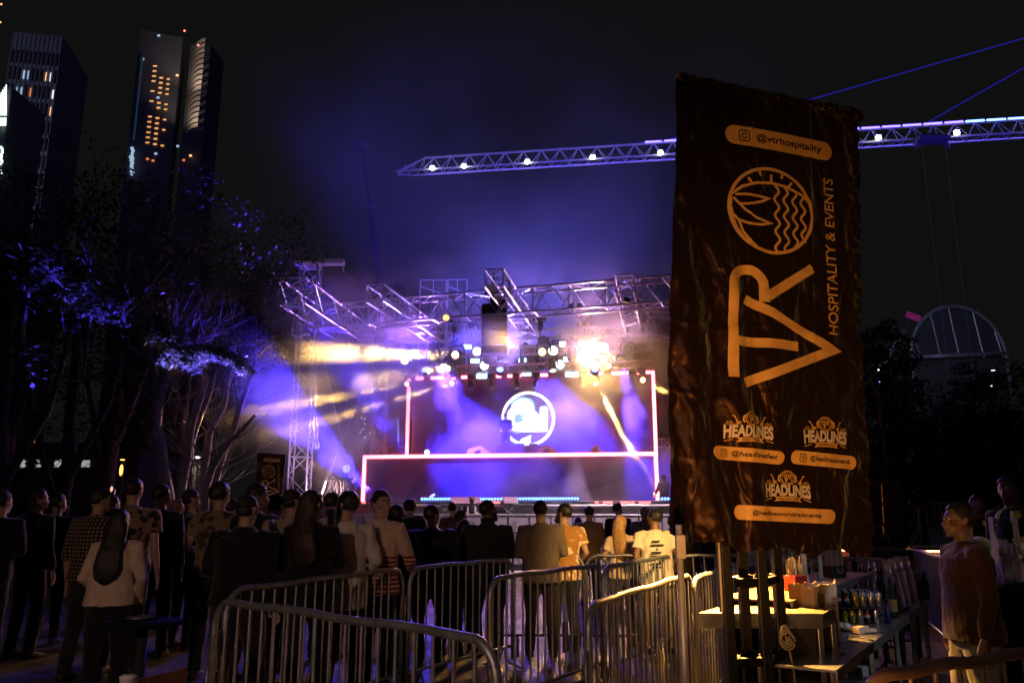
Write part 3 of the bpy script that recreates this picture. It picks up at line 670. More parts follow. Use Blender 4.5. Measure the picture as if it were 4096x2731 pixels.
for i in range(NT):
    for j in range(NS):
        a = i * (NS + 1) + j; fs.append((a, a + NS + 1, a + NS + 2, a + 1))
m.add(vs, fs)
def satin():
    m = bpy.data.materials.new('black_satin'); m.use_nodes = True; N, L = nt(m); b = N['Principled BSDF']
    b.inputs['Base Color'].default_value = (.036, .0145, .0065, 1); b.inputs['Metallic'].default_value = .7; b.inputs['Roughness'].default_value = .42; b.inputs['Specular IOR Level'].default_value = .4
    b.inputs['Sheen Weight'].default_value = .3; b.inputs['Sheen Roughness'].default_value = .4; b.inputs['Anisotropic'].default_value = .3
    tc = N.new('ShaderNodeTexCoord'); n = N.new('ShaderNodeTexNoise'); n.inputs['Scale'].default_value = 3.4; n.inputs['Detail'].default_value = 2.5; n.inputs['Distortion'].default_value = 1.2
    mp = N.new('ShaderNodeMapping'); mp.inputs['Scale'].default_value = (1, 1, .55); L.new(tc.outputs['Object'], mp.inputs[0]); L.new(mp.outputs[0], n.inputs['Vector'])
    bp = N.new('ShaderNodeBump'); bp.inputs['Strength'].default_value = 1.0; bp.inputs['Distance'].default_value = .07; L.new(n.outputs['Fac'], bp.inputs['Height']); L.new(bp.outputs[0], b.inputs['Normal'])
    return m
co = part(m, 'cloth', satin(), banner, True)
# rod sleeve on top, bunched
m = MB(); P0 = bil(-.01, 0); P1 = bil(1.0, 0); pts = []; rs = []; ry = []
for i in range(140):
    k = i / 139; pts.append(P0 + (P1 - P0) * k + BN * .01 + Vector((0, 0, .004 * math.sin(i * .35) - .018 - .02 * sm(.94, 1, k))))
    rs.append(.022 + .014 * abs(noise.noise(Vector((k * 22, 0, 0)))) + .008 * noise.noise(Vector((k * 70, 2, 0))) + (.012 if k > .8 else 0))
m.tube(pts, rs, 14); part(m, 'rod_sleeve', bpy.data.materials['black_satin'], banner, True)
m = MB(); m.ball(bil(-.01, 0) + Vector((0, 0, -.005)), (.03, .02, .016), 10, 6); part(m, 'rod_end', mat('rod_plastic', (.3, .2, .12), .4), banner, True)
# grey tape strip at lower right
# prints -------------------------------------------------------------
M_gold = mat('gold_print', (.88, .50, .13), .42, .0, .12, 9, spec=.6)
M_pale = mat('cream_print', (.80, .66, .50), .45, 0, .1, 9)
M_dark = mat('dark_print', (.018, .012, .008), .5, 0, .1)
def cloth_mesh(vs, fs, name, m_, off=.0045, cut=.016, grid=True):
    """flat print given in cloth metres (x right, y down) cut into a fine grid and laid on the cloth"""
    bm = bmesh.new(); bv = [bm.verts.new((x, y, 0)) for x, y in vs]
    for f in fs:
        try: bm.faces.new([bv[i] for i in f])
        except ValueError: pass
    if not bm.faces: bm.free(); return
    xs = [v.co.x for v in bm.verts]; ys = [v.co.y for v in bm.verts]
    for ax, lo, hi in ((0, min(xs), max(xs)), (1, min(ys), max(ys))):
        k = math.floor(lo / cut) + 1
        while k * cut < hi:
            co_ = [0, 0, 0]; no = [0, 0, 0]; co_[ax] = k * cut; no[ax] = 1
            bmesh.ops.bisect_plane(bm, geom=bm.verts[:] + bm.edges[:] + bm.faces[:], plane_co=co_, plane_no=no, dist=1e-6); k += 1
    bm.verts.index_update(); o = MB()
    o.add([cloth(v.co.x / BW, v.co.y / BH, off) for v in bm.verts], [[v.index for v in f.verts] for f in bm.faces]); bm.free()
    return part(o, name, m_, banner, True)
def text_mesh(body, size=1., shear=0., bold=0.):
    c = bpy.data.curves.new('t', 'FONT'); c.body = body; c.size = size; c.align_x = 'CENTER'; c.align_y = 'CENTER'; c.shear = shear; c.offset = bold; c.resolution_u = 4
    me = eval_mesh(bpy.data.objects.new('t', c))
    vs = [(v.co.x, v.co.y) for v in me.vertices]; fs = [tuple(p.vertices) for p in me.polygons]
    return vs, fs
def text_fit(body, w, h, bold=0., shear=0.):        # centred, exactly w by h, y up
    vs, fs = text_mesh(body, 1., shear, bold); xs = [p[0] for p in vs]; ys = [p[1] for p in vs]
    mx, my = (min(xs) + max(xs)) / 2, (min(ys) + max(ys)) / 2; kx = w / (max(xs) - min(xs)); ky = h / (max(ys) - min(ys))
    return [((x - mx) * kx, (y - my) * ky) for x, y in vs], fs
def stroke(pts, w):                                 # polyline -> strip of quads with mitred joints
    n = len(pts); Lp = []; Rp = []
    for i in range(n):
        a = Vector(pts[max(i - 1, 0)]); b_ = Vector(pts[i]); c = Vector(pts[min(i + 1, n - 1)])
        d1 = (b_ - a) if i else (c - b_); d2 = (c - b_) if i < n - 1 else (b_ - a)
        d1.normalize(); d2.normalize(); t = d1 + d2
        if t.length < 1e-6: t = d1
        t.normalize(); nn = Vector((-t.y, t.x)); k = max(.35, nn.dot(Vector((-d1.y, d1.x))))
        Lp.append(tuple(b_ + nn * (w / 2 / k))); Rp.append(tuple(b_ - nn * (w / 2 / k)))
    vs = Lp + Rp; return vs, [(i, i + 1, n + i + 1, n + i) for i in range(n - 1)]
def join(lst):
    V = []; Fc = []
    for vs, fs in lst: o = len(V); V += vs; Fc += [tuple(i + o for i in f) for f in fs]
    return V, Fc
def arc(cx, cy_, r, a0, a1, n=16): return [(cx + r * math.cos(R(a0 + (a1 - a0) * i / n)), cy_ + r * math.sin(R(a0 + (a1 - a0) * i / n))) for i in range(n + 1)]
# the emblem drawn in its own upright units (x right, y down)
def vtr(w=33):
    L_ = [stroke([(197, 275), (340, 606), (487, 280)], w), stroke([(214, 236), (538, 236)] + arc(538, 291, 55, -90, 90, 12)[1:] + [(482, 346)], w * 1.02), stroke([(339, 253), (339, 470)], w), stroke([(503, 358), (628, 535)], w)]
    return L_
def wave(y, x0, x1, n=26): return [(x0 + (x1 - x0) * i / n, y + 9 * math.sin((x0 + (x1 - x0) * i / n - 700) / 60 * 2 * math.pi)) for i in range(n + 1)]
def circ():
    w = 12; L_ = [stroke(arc(820, 382, 155, 0, 360, 60), w)]
    for y, x0, x1 in ((402, 670, 922), (436, 678, 915), (470, 694, 905), (502, 717, 890)): L_.append(stroke(wave(y, x0, x1), 9))
    L_.append(stroke([(862, 236), (895, 275), (917, 330), (923, 385), (917, 440), (895, 500), (868, 532)], 10))
    L_.append(stroke([(682, 322), (700, 300), (730, 275), (768, 262), (790, 240), (820, 232), (850, 236)], 9))
    L_.append(stroke([(770, 262), (760, 300), (762, 345), (771, 376), (785, 325), (810, 285), (850, 243)], 9))
    L_.append(stroke([(828, 262), (836, 310), (850, 350), (863, 370), (868, 330), (868, 290), (862, 250)], 9))
    L_.append(stroke([(700, 285), (740, 255), (790, 236)], 8))
    for (a, r0, r1) in ((-38, 118, 140), (-17, 130, 150), (0, 108, 135), (17, 130, 150), (34, 112, 140)):
        L_.append(stroke([(820 + r0 * math.cos(R(a)), 382 + r0 * math.sin(R(a))), (820 + r1 * math.cos(R(a)), 382 + r1 * math.sin(R(a)))], 9))
    return L_
# affine from emblem units to cloth metres (the emblem is turned a quarter to the left)
def q(u, v): s, t = px2st(u, v); return Vector((s * BW, t * BH))
pc, pv, pt = q(3085, 843), q(3350, 1401), q(2935, 1507)
def solve3(a, b, c, A_, B_, C_):
    M = Matrix(((a[0], a[1], 1), (b[0], b[1], 1), (c[0], c[1], 1))).inverted()
    X = M @ Vector((A_.x, B_.x, C_.x)); Y = M @ Vector((A_.y, B_.y, C_.y))
    return lambda p: (X[0] * p[0] + X[1] * p[1] + X[2], Y[0] * p[0] + Y[1] * p[1] + Y[2])
AF = solve3((820, 382), (340, 620), (214, 236), pc, pv, pt)
V, Fc = join(vtr()); cloth_mesh([AF(p) for p in V], Fc, 'logo_letters', M_gold)
V, Fc = join(circ()); cloth_mesh([AF(p) for p in V], Fc, 'logo_emblem', M_gold, .0052)
vs, fs = text_fit('HOSPITALITY & EVENTS', 583, 40, .008); cloth_mesh([AF((x + 688, 611 - y)) for x, y in vs], fs, 'logo_caption', M_gold)
def pill(p0, p1, th, body, glyph=True, tx=None):
    a, b = q(*p0), q(*p1); d = (b - a); L_ = d.length; d.normalize(); n = Vector((-d.y, d.x)); r = th / 2
    o = a + d * r
    poly = [(0, 0)] ; pts = arc(0, 0, r, 90, 270, 12) + arc(L_ - 2 * r, 0, r, -90, 90, 12)
    W = lambda p: tuple(o + d * p[0] + n * p[1])
    cloth_mesh([W(p) for p in pts], [tuple(range(len(pts)))], 'handle_pill', M_gold)
    gx = r * .9 if glyph else 0
    tw = (L_ - 2 * r) * (.80 if glyph else .80); cx_ = (L_ - 2 * r) * (.60 if glyph else .5)
    if glyph: tw = (L_ - 2 * r) * .74
    vs, fs = text_fit(body, tw, r * (.98 if glyph else .8), .02)
    cloth_mesh([W((x + cx_, -y)) for x, y in vs], fs, 'handle_text', M_dark, .0075)
    if glyph:
        g = r * .55; rr = g * .35; sq = arc(g - rr, g - rr, rr, 0, 90, 5) + arc(-g + rr, g - rr, rr, 90, 180, 5) + arc(-g + rr, -g + rr, rr, 180, 270, 5) + arc(g - rr, -g + rr, rr, 270, 360, 5); sq.append(sq[0])
        V, Fc = join([stroke(sq, g * .2), stroke(arc(0, 0, g * .48, 0, 360, 20), g * .2), stroke([(g * .48, -g * .56), (g * .66, -g * .56)], g * .18)])
        cloth_mesh([W((x + r * 1.1, y)) for x, y in V], Fc, 'camera_glyph', M_dark, .0075)
def pth(u, v, dv): return (q(u, v + dv / 2) - q(u, v - dv / 2)).length
pill((2903, 531), (3330, 609), pth(3100, 570, 74), '@vtrhospitality')
pill((2852, 1806), (3138, 1832), pth(3000, 1818, 54), '@headlinesfest')
pill((3163, 1826), (3434, 1852), pth(3300, 1838, 54), '@headlinesjumeirah')
pill((2946, 2047), (3342, 2067), pth(3150, 2057, 58), '@headlinesworldtradecenter', False)
def headline(u0, v0, u1, v1, cap):                  # crest drawn in units 0..290 x 0..200
    o = q(u0, v0); ex = (q(u1, v0 + (u1 - u0) * .06) - o) / 290; ey = (q(u0, v1) - o) / 200
    W = lambda p: tuple(o + ex * p[0] + ey * p[1])
    vs, fs = text_fit('HEADLINES', 286, 70, .045)
    def bow(x, y): c = (x / 143) ** 2; return (x + 145, 124 - y * (1 + .0 * c) + (18 * c if y < 0 else 2 * c) * (abs(y) / 35 if y < 0 else 1) - 4)
    bm = bmesh.new(); bv = [bm.verts.new((x, y, 0)) for x, y in vs]
    for f in fs:
        try: bm.faces.new([bv[i] for i in f])
        except ValueError: pass
    for k in range(-3, 4): bmesh.ops.bisect_plane(bm, geom=bm.verts[:] + bm.edges[:] + bm.faces[:], plane_co=(0, k * 10, 0), plane_no=(0, 1, 0))
    bm.verts.index_update(); vs = [(v.co.x, v.co.y) for v in bm.verts]; fs = [[v.index for v in f.verts] for f in bm.faces]; bm.free()
    cloth_mesh([W(bow(x, y)) for x, y in vs], fs, 'headline_letters', M_pale, .0048, .02)
    rib = [(66, 182), (82, 170), (62, 158), (100, 160), (145, 156), (190, 160), (232, 158), (214, 172), (228, 186), (190, 178), (145, 175), (100, 178)]
    rib = [(62, 160)] + [(x, 158 + ((x - 147) / 85) ** 2 * 6 + 0) for x in range(80, 216, 15)] + [(232, 162), (216, 174), (230, 192)] + [(x, 184 + ((x - 147) / 85) ** 2 * 6) for x in range(215, 79, -15)] + [(64, 190), (80, 173)]
    cloth_mesh([W(p) for p in rib], [tuple(range(len(rib)))], 'ribbon', M_gold, .0048)
    vs, fs = text_fit(cap, 110 if len(cap) < 10 else 124, 17, .02)
    cloth_mesh([W((x + 147, 173 - y + (x / 60) ** 2 * 3)) for x, y in vs], fs, 'ribbon_text', M_dark, .008)
    L_ = [stroke(arc(146, 44, 43, 0, 360, 30), 4), stroke(arc(146, 44, 33, 0, 360, 30), 2.5), stroke(arc(146, 44, 38, 0, 360, 30), 1.2)]
    L_ += [([(146 + (x - 400) * .11, 46 + (y - 420) * .11) for x, y in v_], f_) for v_, f_ in vtr(42)]
    for sx in (-1, 1):
        L_ += [stroke([(146 + sx * 38, 26), (146 + sx * 52, 34), (146 + sx * 54, 60), (146 + sx * 44, 70)], 9)]
        L_ += [stroke([(146 + sx * 75, 74), (146 + sx * 92, 44), (146 + sx * 98, 30), (146 + sx * 108, 32)], 5), stroke([(146 + sx * 66, 66), (146 + sx * 78, 76), (146 + sx * 88, 66)], 7)]
        L_ += [stroke([(146 + sx * 143, 84), (146 + sx * 60, 80)], 3), stroke([(146 + sx * 143, 186), (146 + sx * 96, 172)], 4)]
        for k_, hh in enumerate((5, 9, 14, 7, 11, 5)): L_.append(stroke([(146 + sx * (102 + k_ * 6), 74 - hh), (146 + sx * (102 + k_ * 6), 76)], 2.6))
    V, Fc = join(L_); cloth_mesh([W(p) for p in V], Fc, 'crest_drawing', M_gold, .0048, .02)
headline(2899, 1640, 3092, 1772, 'FESTIVAL')
headline(3213, 1662, 3387, 1793, 'JUMEIRAH')
headline(3061, 1876, 3245, 2008, 'WORLD TRADE CENTRE')

# white pole left of the banner foot and small hem clip
pole = thing('white_pole', 'slim pale metal pole standing left of the banner foot', 'pole', (0, 0, 0))
pb = at(2722, 2500, 4.55); pt_ = at(2716, 2120, 4.55)
m = MB(); m.tube([(pb.x + .012, pb.y, 0), (pt_.x, pt_.y, pt_.z + .03)], .0185, 14); part(m, 'tube', mat('pale_pole_paint', (.6, .58, .56), .35, .3, .1), pole, True)
m = MB(); pm = at(2722, 2185, 4.54); m.bbox(pm, (.052, .05, .13), .008); part(m, 'clamp', mat('pole_clamp', (.55, .5, .45), .5), pole)

# black four legged frame carrying the banner
fr = thing('banner_frame', 'black steel lattice tower with four legs under the big banner', 'support tower', (0, 0, 0))
M_frame = mat('black_frame_paint', (.005, .005, .006), .42, .0, .2, 20, .1, 50)
l1, l2, l3, l4 = atz(2925, 2600, .45), atz(3135, 2600, .45), None, None
c0 = at(2922, 2600, 5.09); c1 = at(3066, 2600, 5.13); c2 = at(2988, 2600, 5.41); c3 = at(3130, 2600, 5.42)
xs = [c0, c1, c3, c2]
for c in xs:
    m = MB(); m.bbox((c.x, c.y, 1.0), (.062, .062, 2.0), .006); part(m, 'leg', M_frame, fr)
for zz, v in ((1.18, 0), (.72, 0), (.28, 0), (1.6, 0)):
    for i in range(4):
        a, b = xs[i], xs[(i + 1) % 4]; m = MB(); d = Vector((b.x - a.x, b.y - a.y, 0)); mid = Vector(((a.x + b.x) / 2, (a.y + b.y) / 2, zz))
        m.bbox(mid, (d.length - .06, .045, .05), .005, Matrix.Rotation(math.atan2(d.y, d.x), 3, 'Z')); part(m, 'cross_bar', M_frame, fr)
    for c, o in zip(xs, (1, 1, 1, 1)):
        cc = sum(xs, Vector()) / 4; d = (Vector((cc.x, cc.y, 0)) - Vector((c.x, c.y, 0))).normalized(); m = MB(); m.box((c.x + d.x * .05, c.y + d.y * .05, zz + .028), (.05, .05, .006)); part(m, 'gusset', M_frame, fr)
m = MB(); m.tube([at(2875, 2160, 5.1), at(2890, 2445, 5.1)], .02, 10); part(m, 'side_pole', mat('side_pole_grey', (.2, .17, .15), .4, .5), fr)
for xz in ((bil(.25, .4), .03), (bil(.55, .4), .03)):
    pass
rp = thing('coiled_rope', 'small gold lit knot of rope tied on the black tower leg', 'rope', tuple(at(3142, 2540, 5.2)))
m = MB(); c = at(3142, 2535, 5.2)
for k in range(4):
    m.tube([c + Vector((.028 * math.cos(t) * (1 + .2 * k), -.015 * k + .01, .05 * math.sin(t) - .012 * k)) for t in [i * .5 for i in range(13)]], .006, 6)
m.tube([c, c + Vector((.02, 0, -.1)), c + Vector((.035, 0, -.22)), c + Vector((.045, 0, -.42))], .006, 6)
part(m, 'rope', mat('rope_fibre', (.4, .33, .2), .7, 0, .2, 40), rp, True)

# ================================================================ crowd barriers
def barrier(A_, B_, label, H=1.1, mt=None, zb=.2, n=None, hook=True, lowplate=None, group='steel crowd barriers in the foreground', end=(True, True), r=.021):
    A_ = Vector((A_[0], A_[1], 0)); B_ = Vector((B_[0], B_[1], 0)); d = (B_ - A_); L_ = d.length; d.normalize(); Z = Vector((0, 0, 1)); mt = mt or M_steel
    t = thing('crowd_barrier', label, 'barrier', tuple((A_ + B_) / 2), group=group)
    rc = .16; pts = [A_ + Z * zb * .3]
    pts += [A_ + Z * (H - rc)] + [A_ + d * (rc - rc * math.cos(a)) + Z * (H - rc + rc * math.sin(a)) for a in [R(k * 15) for k in range(1, 6)]]
    k0 = A_ + d * rc + Z * H; k1 = B_ - d * rc + Z * H; pts += [k0 + (k1 - k0) * (i / 8) + Z * (.006 * math.sin(i * 1.7 + A_.x * 9)) for i in range(9)]
    pts += [B_ - d * (rc - rc * math.sin(a)) + Z * (H - rc + rc * math.cos(a)) for a in [R(k * 15) for k in range(1, 7)]] + [B_ + Z * zb * .3]
    m = MB(); m.tube(pts, r, 12); part(m, 'frame', mt, t, True)
    m = MB(); m.tube([A_ + Z * zb, B_ + Z * zb], .016, 8); part(m, 'bottom_rail', mt, t, True)
    n = n or max(5, round(L_ / .125))
    for i in range(1, n):
        x = A_ + d * (L_ * i / n); k = L_ * i / n; top = H
        e = min(k, L_ - k)
        if e < rc: top = H - rc + math.sqrt(max(0, rc * rc - (rc - e) ** 2))
        m = MB(); w = random.uniform(-.006, .006); m.tube([x + Z * zb, x + d * w + Z * (top + zb) * .5, x + Z * (top - .005)], .0085, 8, False); part(m, 'bar', mt, t, True)
    for P_ in (A_, B_):
        nn = Vector((-d.y, d.x, 0)); s_ = 1 if P_ is A_ else -1; pp = P_ + d * (s_ * .18)
        m = MB(); m.tube([pp - nn * .25 + Z * .012, pp - nn * .06 + Z * .06, pp + Z * zb, pp + nn * .06 + Z * .06, pp + nn * .25 + Z * .012], .014, 8); part(m, 'foot', mt, t, True)
    if hook:
        for P_, s_ in ((A_, -1), (B_, 1)):
            m = MB()
            m.tube([P_ + Z * .86 , P_ + d * s_ * .05 + Z * .86, P_ + d * s_ * .055 + Z * .62, P_ + Z * .60], .008, 8); part(m, 'hook', mt, t, True)
    if lowplate is not None:
        x = A_ + d * (L_ * lowplate) ; m = MB(); ang = math.atan2(d.y, d.x); m.bbox(x + Z * .52, (.1, .006, .26), .003, Matrix.Rotation(ang, 3, 'Z'))
        o = part(m, 'name_plate', mat('plate_tin', (.16, .13, .11), .55, .4, .2, 12), t)
    return t
def bp(u, v, H=1.1): p = atz(u, v, H); return (p.x, p.y)
barrier(bp(868, 2398), bp(1988, 2560), 'nearest crowd barrier, lower left, with dark top rail and curved end hook', lowplate=.44)
barrier(bp(910, 2362), bp(1612, 2272), 'crowd barrier in front of the striped sweater and white shirt men')
barrier(bp(1640, 2272), bp(2050, 2235), 'crowd barrier with blue lit top rail before the big dark dressed men')
barrier(bp(1960, 2312), bp(2402, 2258), 'crowd barrier in front of the flowered shirt, with hanging plate', lowplate=.62)
barrier(bp(2412, 2268), bp(2682, 2222), 'crowd barrier before the blonde woman and white tee shirt man', H=1.1)
barrier(bp(2352, 2420), bp(2762, 2295), 'warm lit crowd barrier left of the white pole, with end hook', lowplate=.6)
a = Vector(bp(2768, 2318)); b = Vector(bp(2893, 2273)); b = a + (b - a).normalized() * 2.1
barrier(a, b, 'crowd barrier between white pole and black tower, bars against golden paving')
for k, (u0, u1) in enumerate(((2010, 2330), (2338, 2668), (2676, 3020), (3030, 3420))):
    y0 = atz(2350, 2221, 1.1).y; x0 = (u0 - CX) / F * y0 * .98; x1 = (u1 - CX) / F * y0 * .98
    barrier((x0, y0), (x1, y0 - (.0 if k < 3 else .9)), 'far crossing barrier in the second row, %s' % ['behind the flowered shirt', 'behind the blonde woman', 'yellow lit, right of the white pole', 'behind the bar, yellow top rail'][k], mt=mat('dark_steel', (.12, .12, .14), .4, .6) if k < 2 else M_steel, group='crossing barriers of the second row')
y0 = 21.0
for k in range(6):
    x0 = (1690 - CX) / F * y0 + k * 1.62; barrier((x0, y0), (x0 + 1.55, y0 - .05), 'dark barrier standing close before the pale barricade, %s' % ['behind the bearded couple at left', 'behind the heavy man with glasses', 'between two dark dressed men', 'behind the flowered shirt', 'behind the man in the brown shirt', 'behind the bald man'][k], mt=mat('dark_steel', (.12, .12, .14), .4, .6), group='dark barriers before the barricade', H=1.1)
barrier(bp(3425, 2712), (bp(4250, 2590)), 'brown barrier crossing the lower right corner', mt=mat('brown_steel', (.30, .19, .13), .5, .5, .3, 9), hook=False, group='steel crowd barriers in the foreground')  # steel with a browner, mottled base colour than the other barriers
# purple lit barrier behind the bar and mesh row
a = Vector(bp(3640, 2189)); b = Vector(bp(3805, 2240)); barrier(a, b, 'purple lit barrier behind the dark capped bartender', group='barriers behind the bar')
a2 = a + (a - b).normalized() * 2.1; barrier(a2, a + (a - b).normalized() * .03, 'purple lit barrier running behind the cup stacks', group='barriers behind the bar')
# stage left barriers near tower base
pA, pB, pC = at(1302, 1915, 25), at(1362, 1918, 25), at(1418, 1920, 24.6)
for P_, Q_, lb in ((pA, pB, 'red edged barrier by the ratchet strap of the tower, left one'), (pB + Vector((.05, 0, 0)), pC, 'red edged barrier by the ratchet strap of the tower, right one')):
    tb = barrier((0, 0), ((Q_ - P_).length, 0), lb, H=pA.z - .6, group='barriers on the wing of the stage', hook=False)
    tb.location = Vector(((P_.x + Q_.x) / 2, P_.y, .6)); tb.rotation_euler.z = math.atan2(Q_.y - P_.y, Q_.x - P_.x)
wing = thing('wing_platform', 'low black platform carrying two barriers left of the stage', 'platform', (pA.x, 25, 0)); m = MB(); m.bbox((pA.x + .5, 25, .3), (1.6, 1.4, .6), .02); part(m, 'deck', M_black, wing)

# small banner far left
sb = thing('small_banner', 'small black banner with golden logo standing left of the stage tower', 'banner', tuple(at(1085, 2050, 14)))
P_ = lambda u, v: at(u, v, 14.0)
cx4 = [P_(1032, 1808), P_(1143, 1818), P_(1122, 2050), P_(1010, 2050)]
m = MB(); m.add(cx4 + [p + Vector((0, .03, 0)) for p in cx4], [(0, 3, 2, 1), (4, 5, 6, 7), (0, 1, 5, 4), (1, 2, 6, 5), (2, 3, 7, 6), (3, 0, 4, 7)]); part(m, 'cloth', bpy.data.materials['black_satin'], sb)
c8 = solve3((820, 382), (340, 620), (214, 236), Vector((1077, 1887)), Vector((1107, 1972)), Vector((1038, 1985)))
def small(V, Fc, name, mm, f, dy=.02):
    m = MB(); m.add([at(*f(p), 14.0) + Vector((0, -dy, 0)) for p in V], Fc); part(m, name, mm, sb)
gx, gy = 1077, 1885
def f8(p): return (gx + (p[1] - 382) * .168 + (p[0] - 820) * -.002, gy - (p[0] - 820) * .162 + (p[1] - 382) * .005)
for L_, nm in ((vtr(), 'logo_letters'), (circ(), 'logo_emblem')):
    V, Fc = join(L_); small(V, Fc, nm, M_gold, f8)
vs, fs = text_fit('HOSPITALITY & EVENTS', 583, 40, .008); small([(x + 688, 611 - y) for x, y in vs], fs, 'logo_caption', M_gold, f8)
pts = arc(1062, 1838, 7, 90, 270, 8) + arc(1114, 1842, 7, -90, 90, 8); small(pts, [tuple(range(len(pts)))], 'handle_pill', M_gold, lambda p: p)
vs, fs = text_fit('@vtrhospitality', 44, 7, .01); small([(1090 + x, 1840 - y + x * .07) for x, y in vs], fs, 'handle_text', M_dark, lambda p: p, .026)
m = MB(); m.tube([P_(1008, 2060) * 1, Vector((P_(1008, 2060).x, 14, 0))], .03, 6); m.tube([Vector((P_(1120, 2060).x, 14.1, 0)), P_(1120, 2050) + Vector((0, .1, 0))], .03, 6); part(m, 'stand', M_black, sb)
# ================================================================ people
def remesh(mb, vox, smooth=6, name='t'):
    me = bpy.data.meshes.new(name); me.from_pydata(mb.v, [], mb.f); me.update()
    o = bpy.data.objects.new(name, me)
    r = o.modifiers.new('r', 'REMESH'); r.mode = 'VOXEL'; r.voxel_size = vox
    s = o.modifiers.new('s', 'SMOOTH'); s.factor = .5; s.iterations = smooth
    return eval_mesh(o)
def link_mesh(me, name, m, parent):
    for mm in (m if isinstance(m, (list, tuple)) else [m]): me.materials.append(mm)
    me.polygons.foreach_set('use_smooth', [True] * len(me.polygons)); me.name = name
    o = bpy.data.objects.new(name, me); COL.objects.link(o); o.parent = parent; return o
V3 = Vector
def tub(mb, pts, rs, n=12, ry=None): mb.tube(pts, rs, n, True, ry)
def lerp(a, b, k): return a + (b - a) * k
def arm_pts(side, pose):
    s = side; sh = V3((s * .185, 0, 1.43))
    P = {'down': ((s * .235, -.02, 1.14), (s * .25, .05, .89)),
         'front': ((s * .25, -.05, 1.15), (s * .12, .20, 1.12)),
         'low': ((s * .265, -.03, 1.16), (s * .17, .21, 1.0)),
         'fold': ((s * .25, .02, 1.14), (s * -.02, .20, 1.17)),
         'drink': ((s * .24, .10, 1.17), (s * .10, .26, 1.40)),
         'hold': ((s * .24, .0, 1.13), (s * .18, .25, 1.16)),
         'phone': ((s * .22, .12, 1.2), (s * .08, .3, 1.36)),
         'pocket': ((s * .30, -.07, 1.16), (s * .215, .12, .94)),
         'rest': ((s * .26, .10, 1.15), (s * .16, .33, 1.07)),
         'console': ((s * .23, .12, 1.18), (s * .17, .36, 1.05))}[pose]
    return sh, V3(P[0]), V3(P[1])
def hand(mb, wr, d, side, fine, curl=.5):
    d = d.normalized(); up = V3((0, 0, 1)) if abs(d.z) < .8 else V3((0, 1, 0))
    x = d.cross(up).normalized(); z = x.cross(d).normalized()          # x across the palm, z back of the hand
    c = wr + d * .045
    mb.tube([wr - d * .01, wr + d * .03, wr + d * .075, wr + d * .095], [.026, .036, .04, .032], 10, True, [.022, .018, .016, .012])
    if not fine: mb.tube([wr + d * .085, wr + d * .13 - z * .02, wr + d * .155 - z * .05], [.034, .03, .016], 8, True, [.012, .012, .009]); return
    for k, (o, L_) in enumerate(((-.03, .06), (-.01, .072), (.011, .068), (.031, .052))):
        b = wr + d * .088 + x * o; q1 = b + d * L_ * .45 - z * .012 * curl; q2 = q1 + d * L_ * .35 * (1 - .4 * curl) - z * L_ * .5 * curl; q3 = q2 + d * L_ * .2 * (1 - curl) - z * L_ * .4 * curl
        mb.tube([b - d * .02, q1, q2, q3], [.0095, .009, .0085, .007], 7)
    b = wr + d * .03 - x * (.03 * side); mb.tube([b, b - x * .022 * side + d * .025 - z * .01, b - x * .02 * side + d * .055 - z * .025], [.012, .0105, .008], 7)
def head(mb, c, yaw, pit, fine, w=1.):
    """c = centre of the skull; y is where the face looks"""
    M = Matrix.Rotation(yaw, 3, 'Z') @ Matrix.Rotation(pit, 3, 'X')
    def T(x, y, z): return c + M @ V3((x * w, y, z))
    r = (.0735 * w, .094, .112)
    mb.ball(T(0, -.008, .018), (.0745 * w, .093, .100), 20, 14, M)
    # face block narrowing to the chin
    vs = []; lev = [(.07, .066, .078), (.03, .066, .086), (0, .064, .088), (-.03, .060, .090), (-.06, .052, .088), (-.085, .042, .084), (-.108, .026, .074)]
    n = 14
    for (z, rx, y1) in lev:
        for j in range(n):
            a = 2 * math.pi * j / n; x = rx * math.cos(a); y = math.sin(a)
            y = y * y1 if y > 0 else y * .05
            if y > 0: y *= (1 - .18 * abs(math.cos(a)))
            vs.append(T(x, y, z))
    k = len(lev); mb.add(vs, [(i * n + j, (i + 1) * n + j, (i + 1) * n + (j + 1) % n, i * n + (j + 1) % n) for i in range(k - 1) for j in range(n)] + [tuple(range(n)), tuple((k - 1) * n + j for j in range(n))[::-1]])
    mb.tube([T(0, .084, .012), T(0, .100, -.012), T(0, .112, -.030), T(0, .098, -.038)], [.009, .011, .0145, .010], 8)      # nose
    mb.ball(T(.013, .094, -.034), (.009, .010, .008), 8, 6, M); mb.ball(T(-.013, .094, -.034), (.009, .010, .008), 8, 6, M)
    mb.tube([T(-.052, .066, .030), T(-.025, .084, .034), T(0, .086, .028), T(.025, .084, .034), T(.052, .066, .030)], [.008, .010, .009, .010, .008], 8)  # brow
    for sx in (-1, 1):
        mb.ball(T(sx * .045, .058, -.012), (.020, .020, .018), 8, 6, M)                                                    # cheek
        mb.tube([T(sx * .072, -.002, -.028), T(sx * .080, -.012, -.008), T(sx * .083, -.018, .014), T(sx * .078, -.010, .026), T(sx * .073, .002, .012)], [.007, .010, .011, .008, .006], 7)   # ear
    mb.tube([T(-.024, .086, -.060), T(0, .096, -.057), T(.024, .086, -.060)], [.005, .008, .005], 7)
    mb.tube([T(-.020, .085, -.071), T(0, .094, -.072), T(.020, .085, -.071)], [.005, .008, .005], 7)
    mb.ball(T(0, .078, -.098), (.022, .016, .015), 8, 6, M)
    return T, M
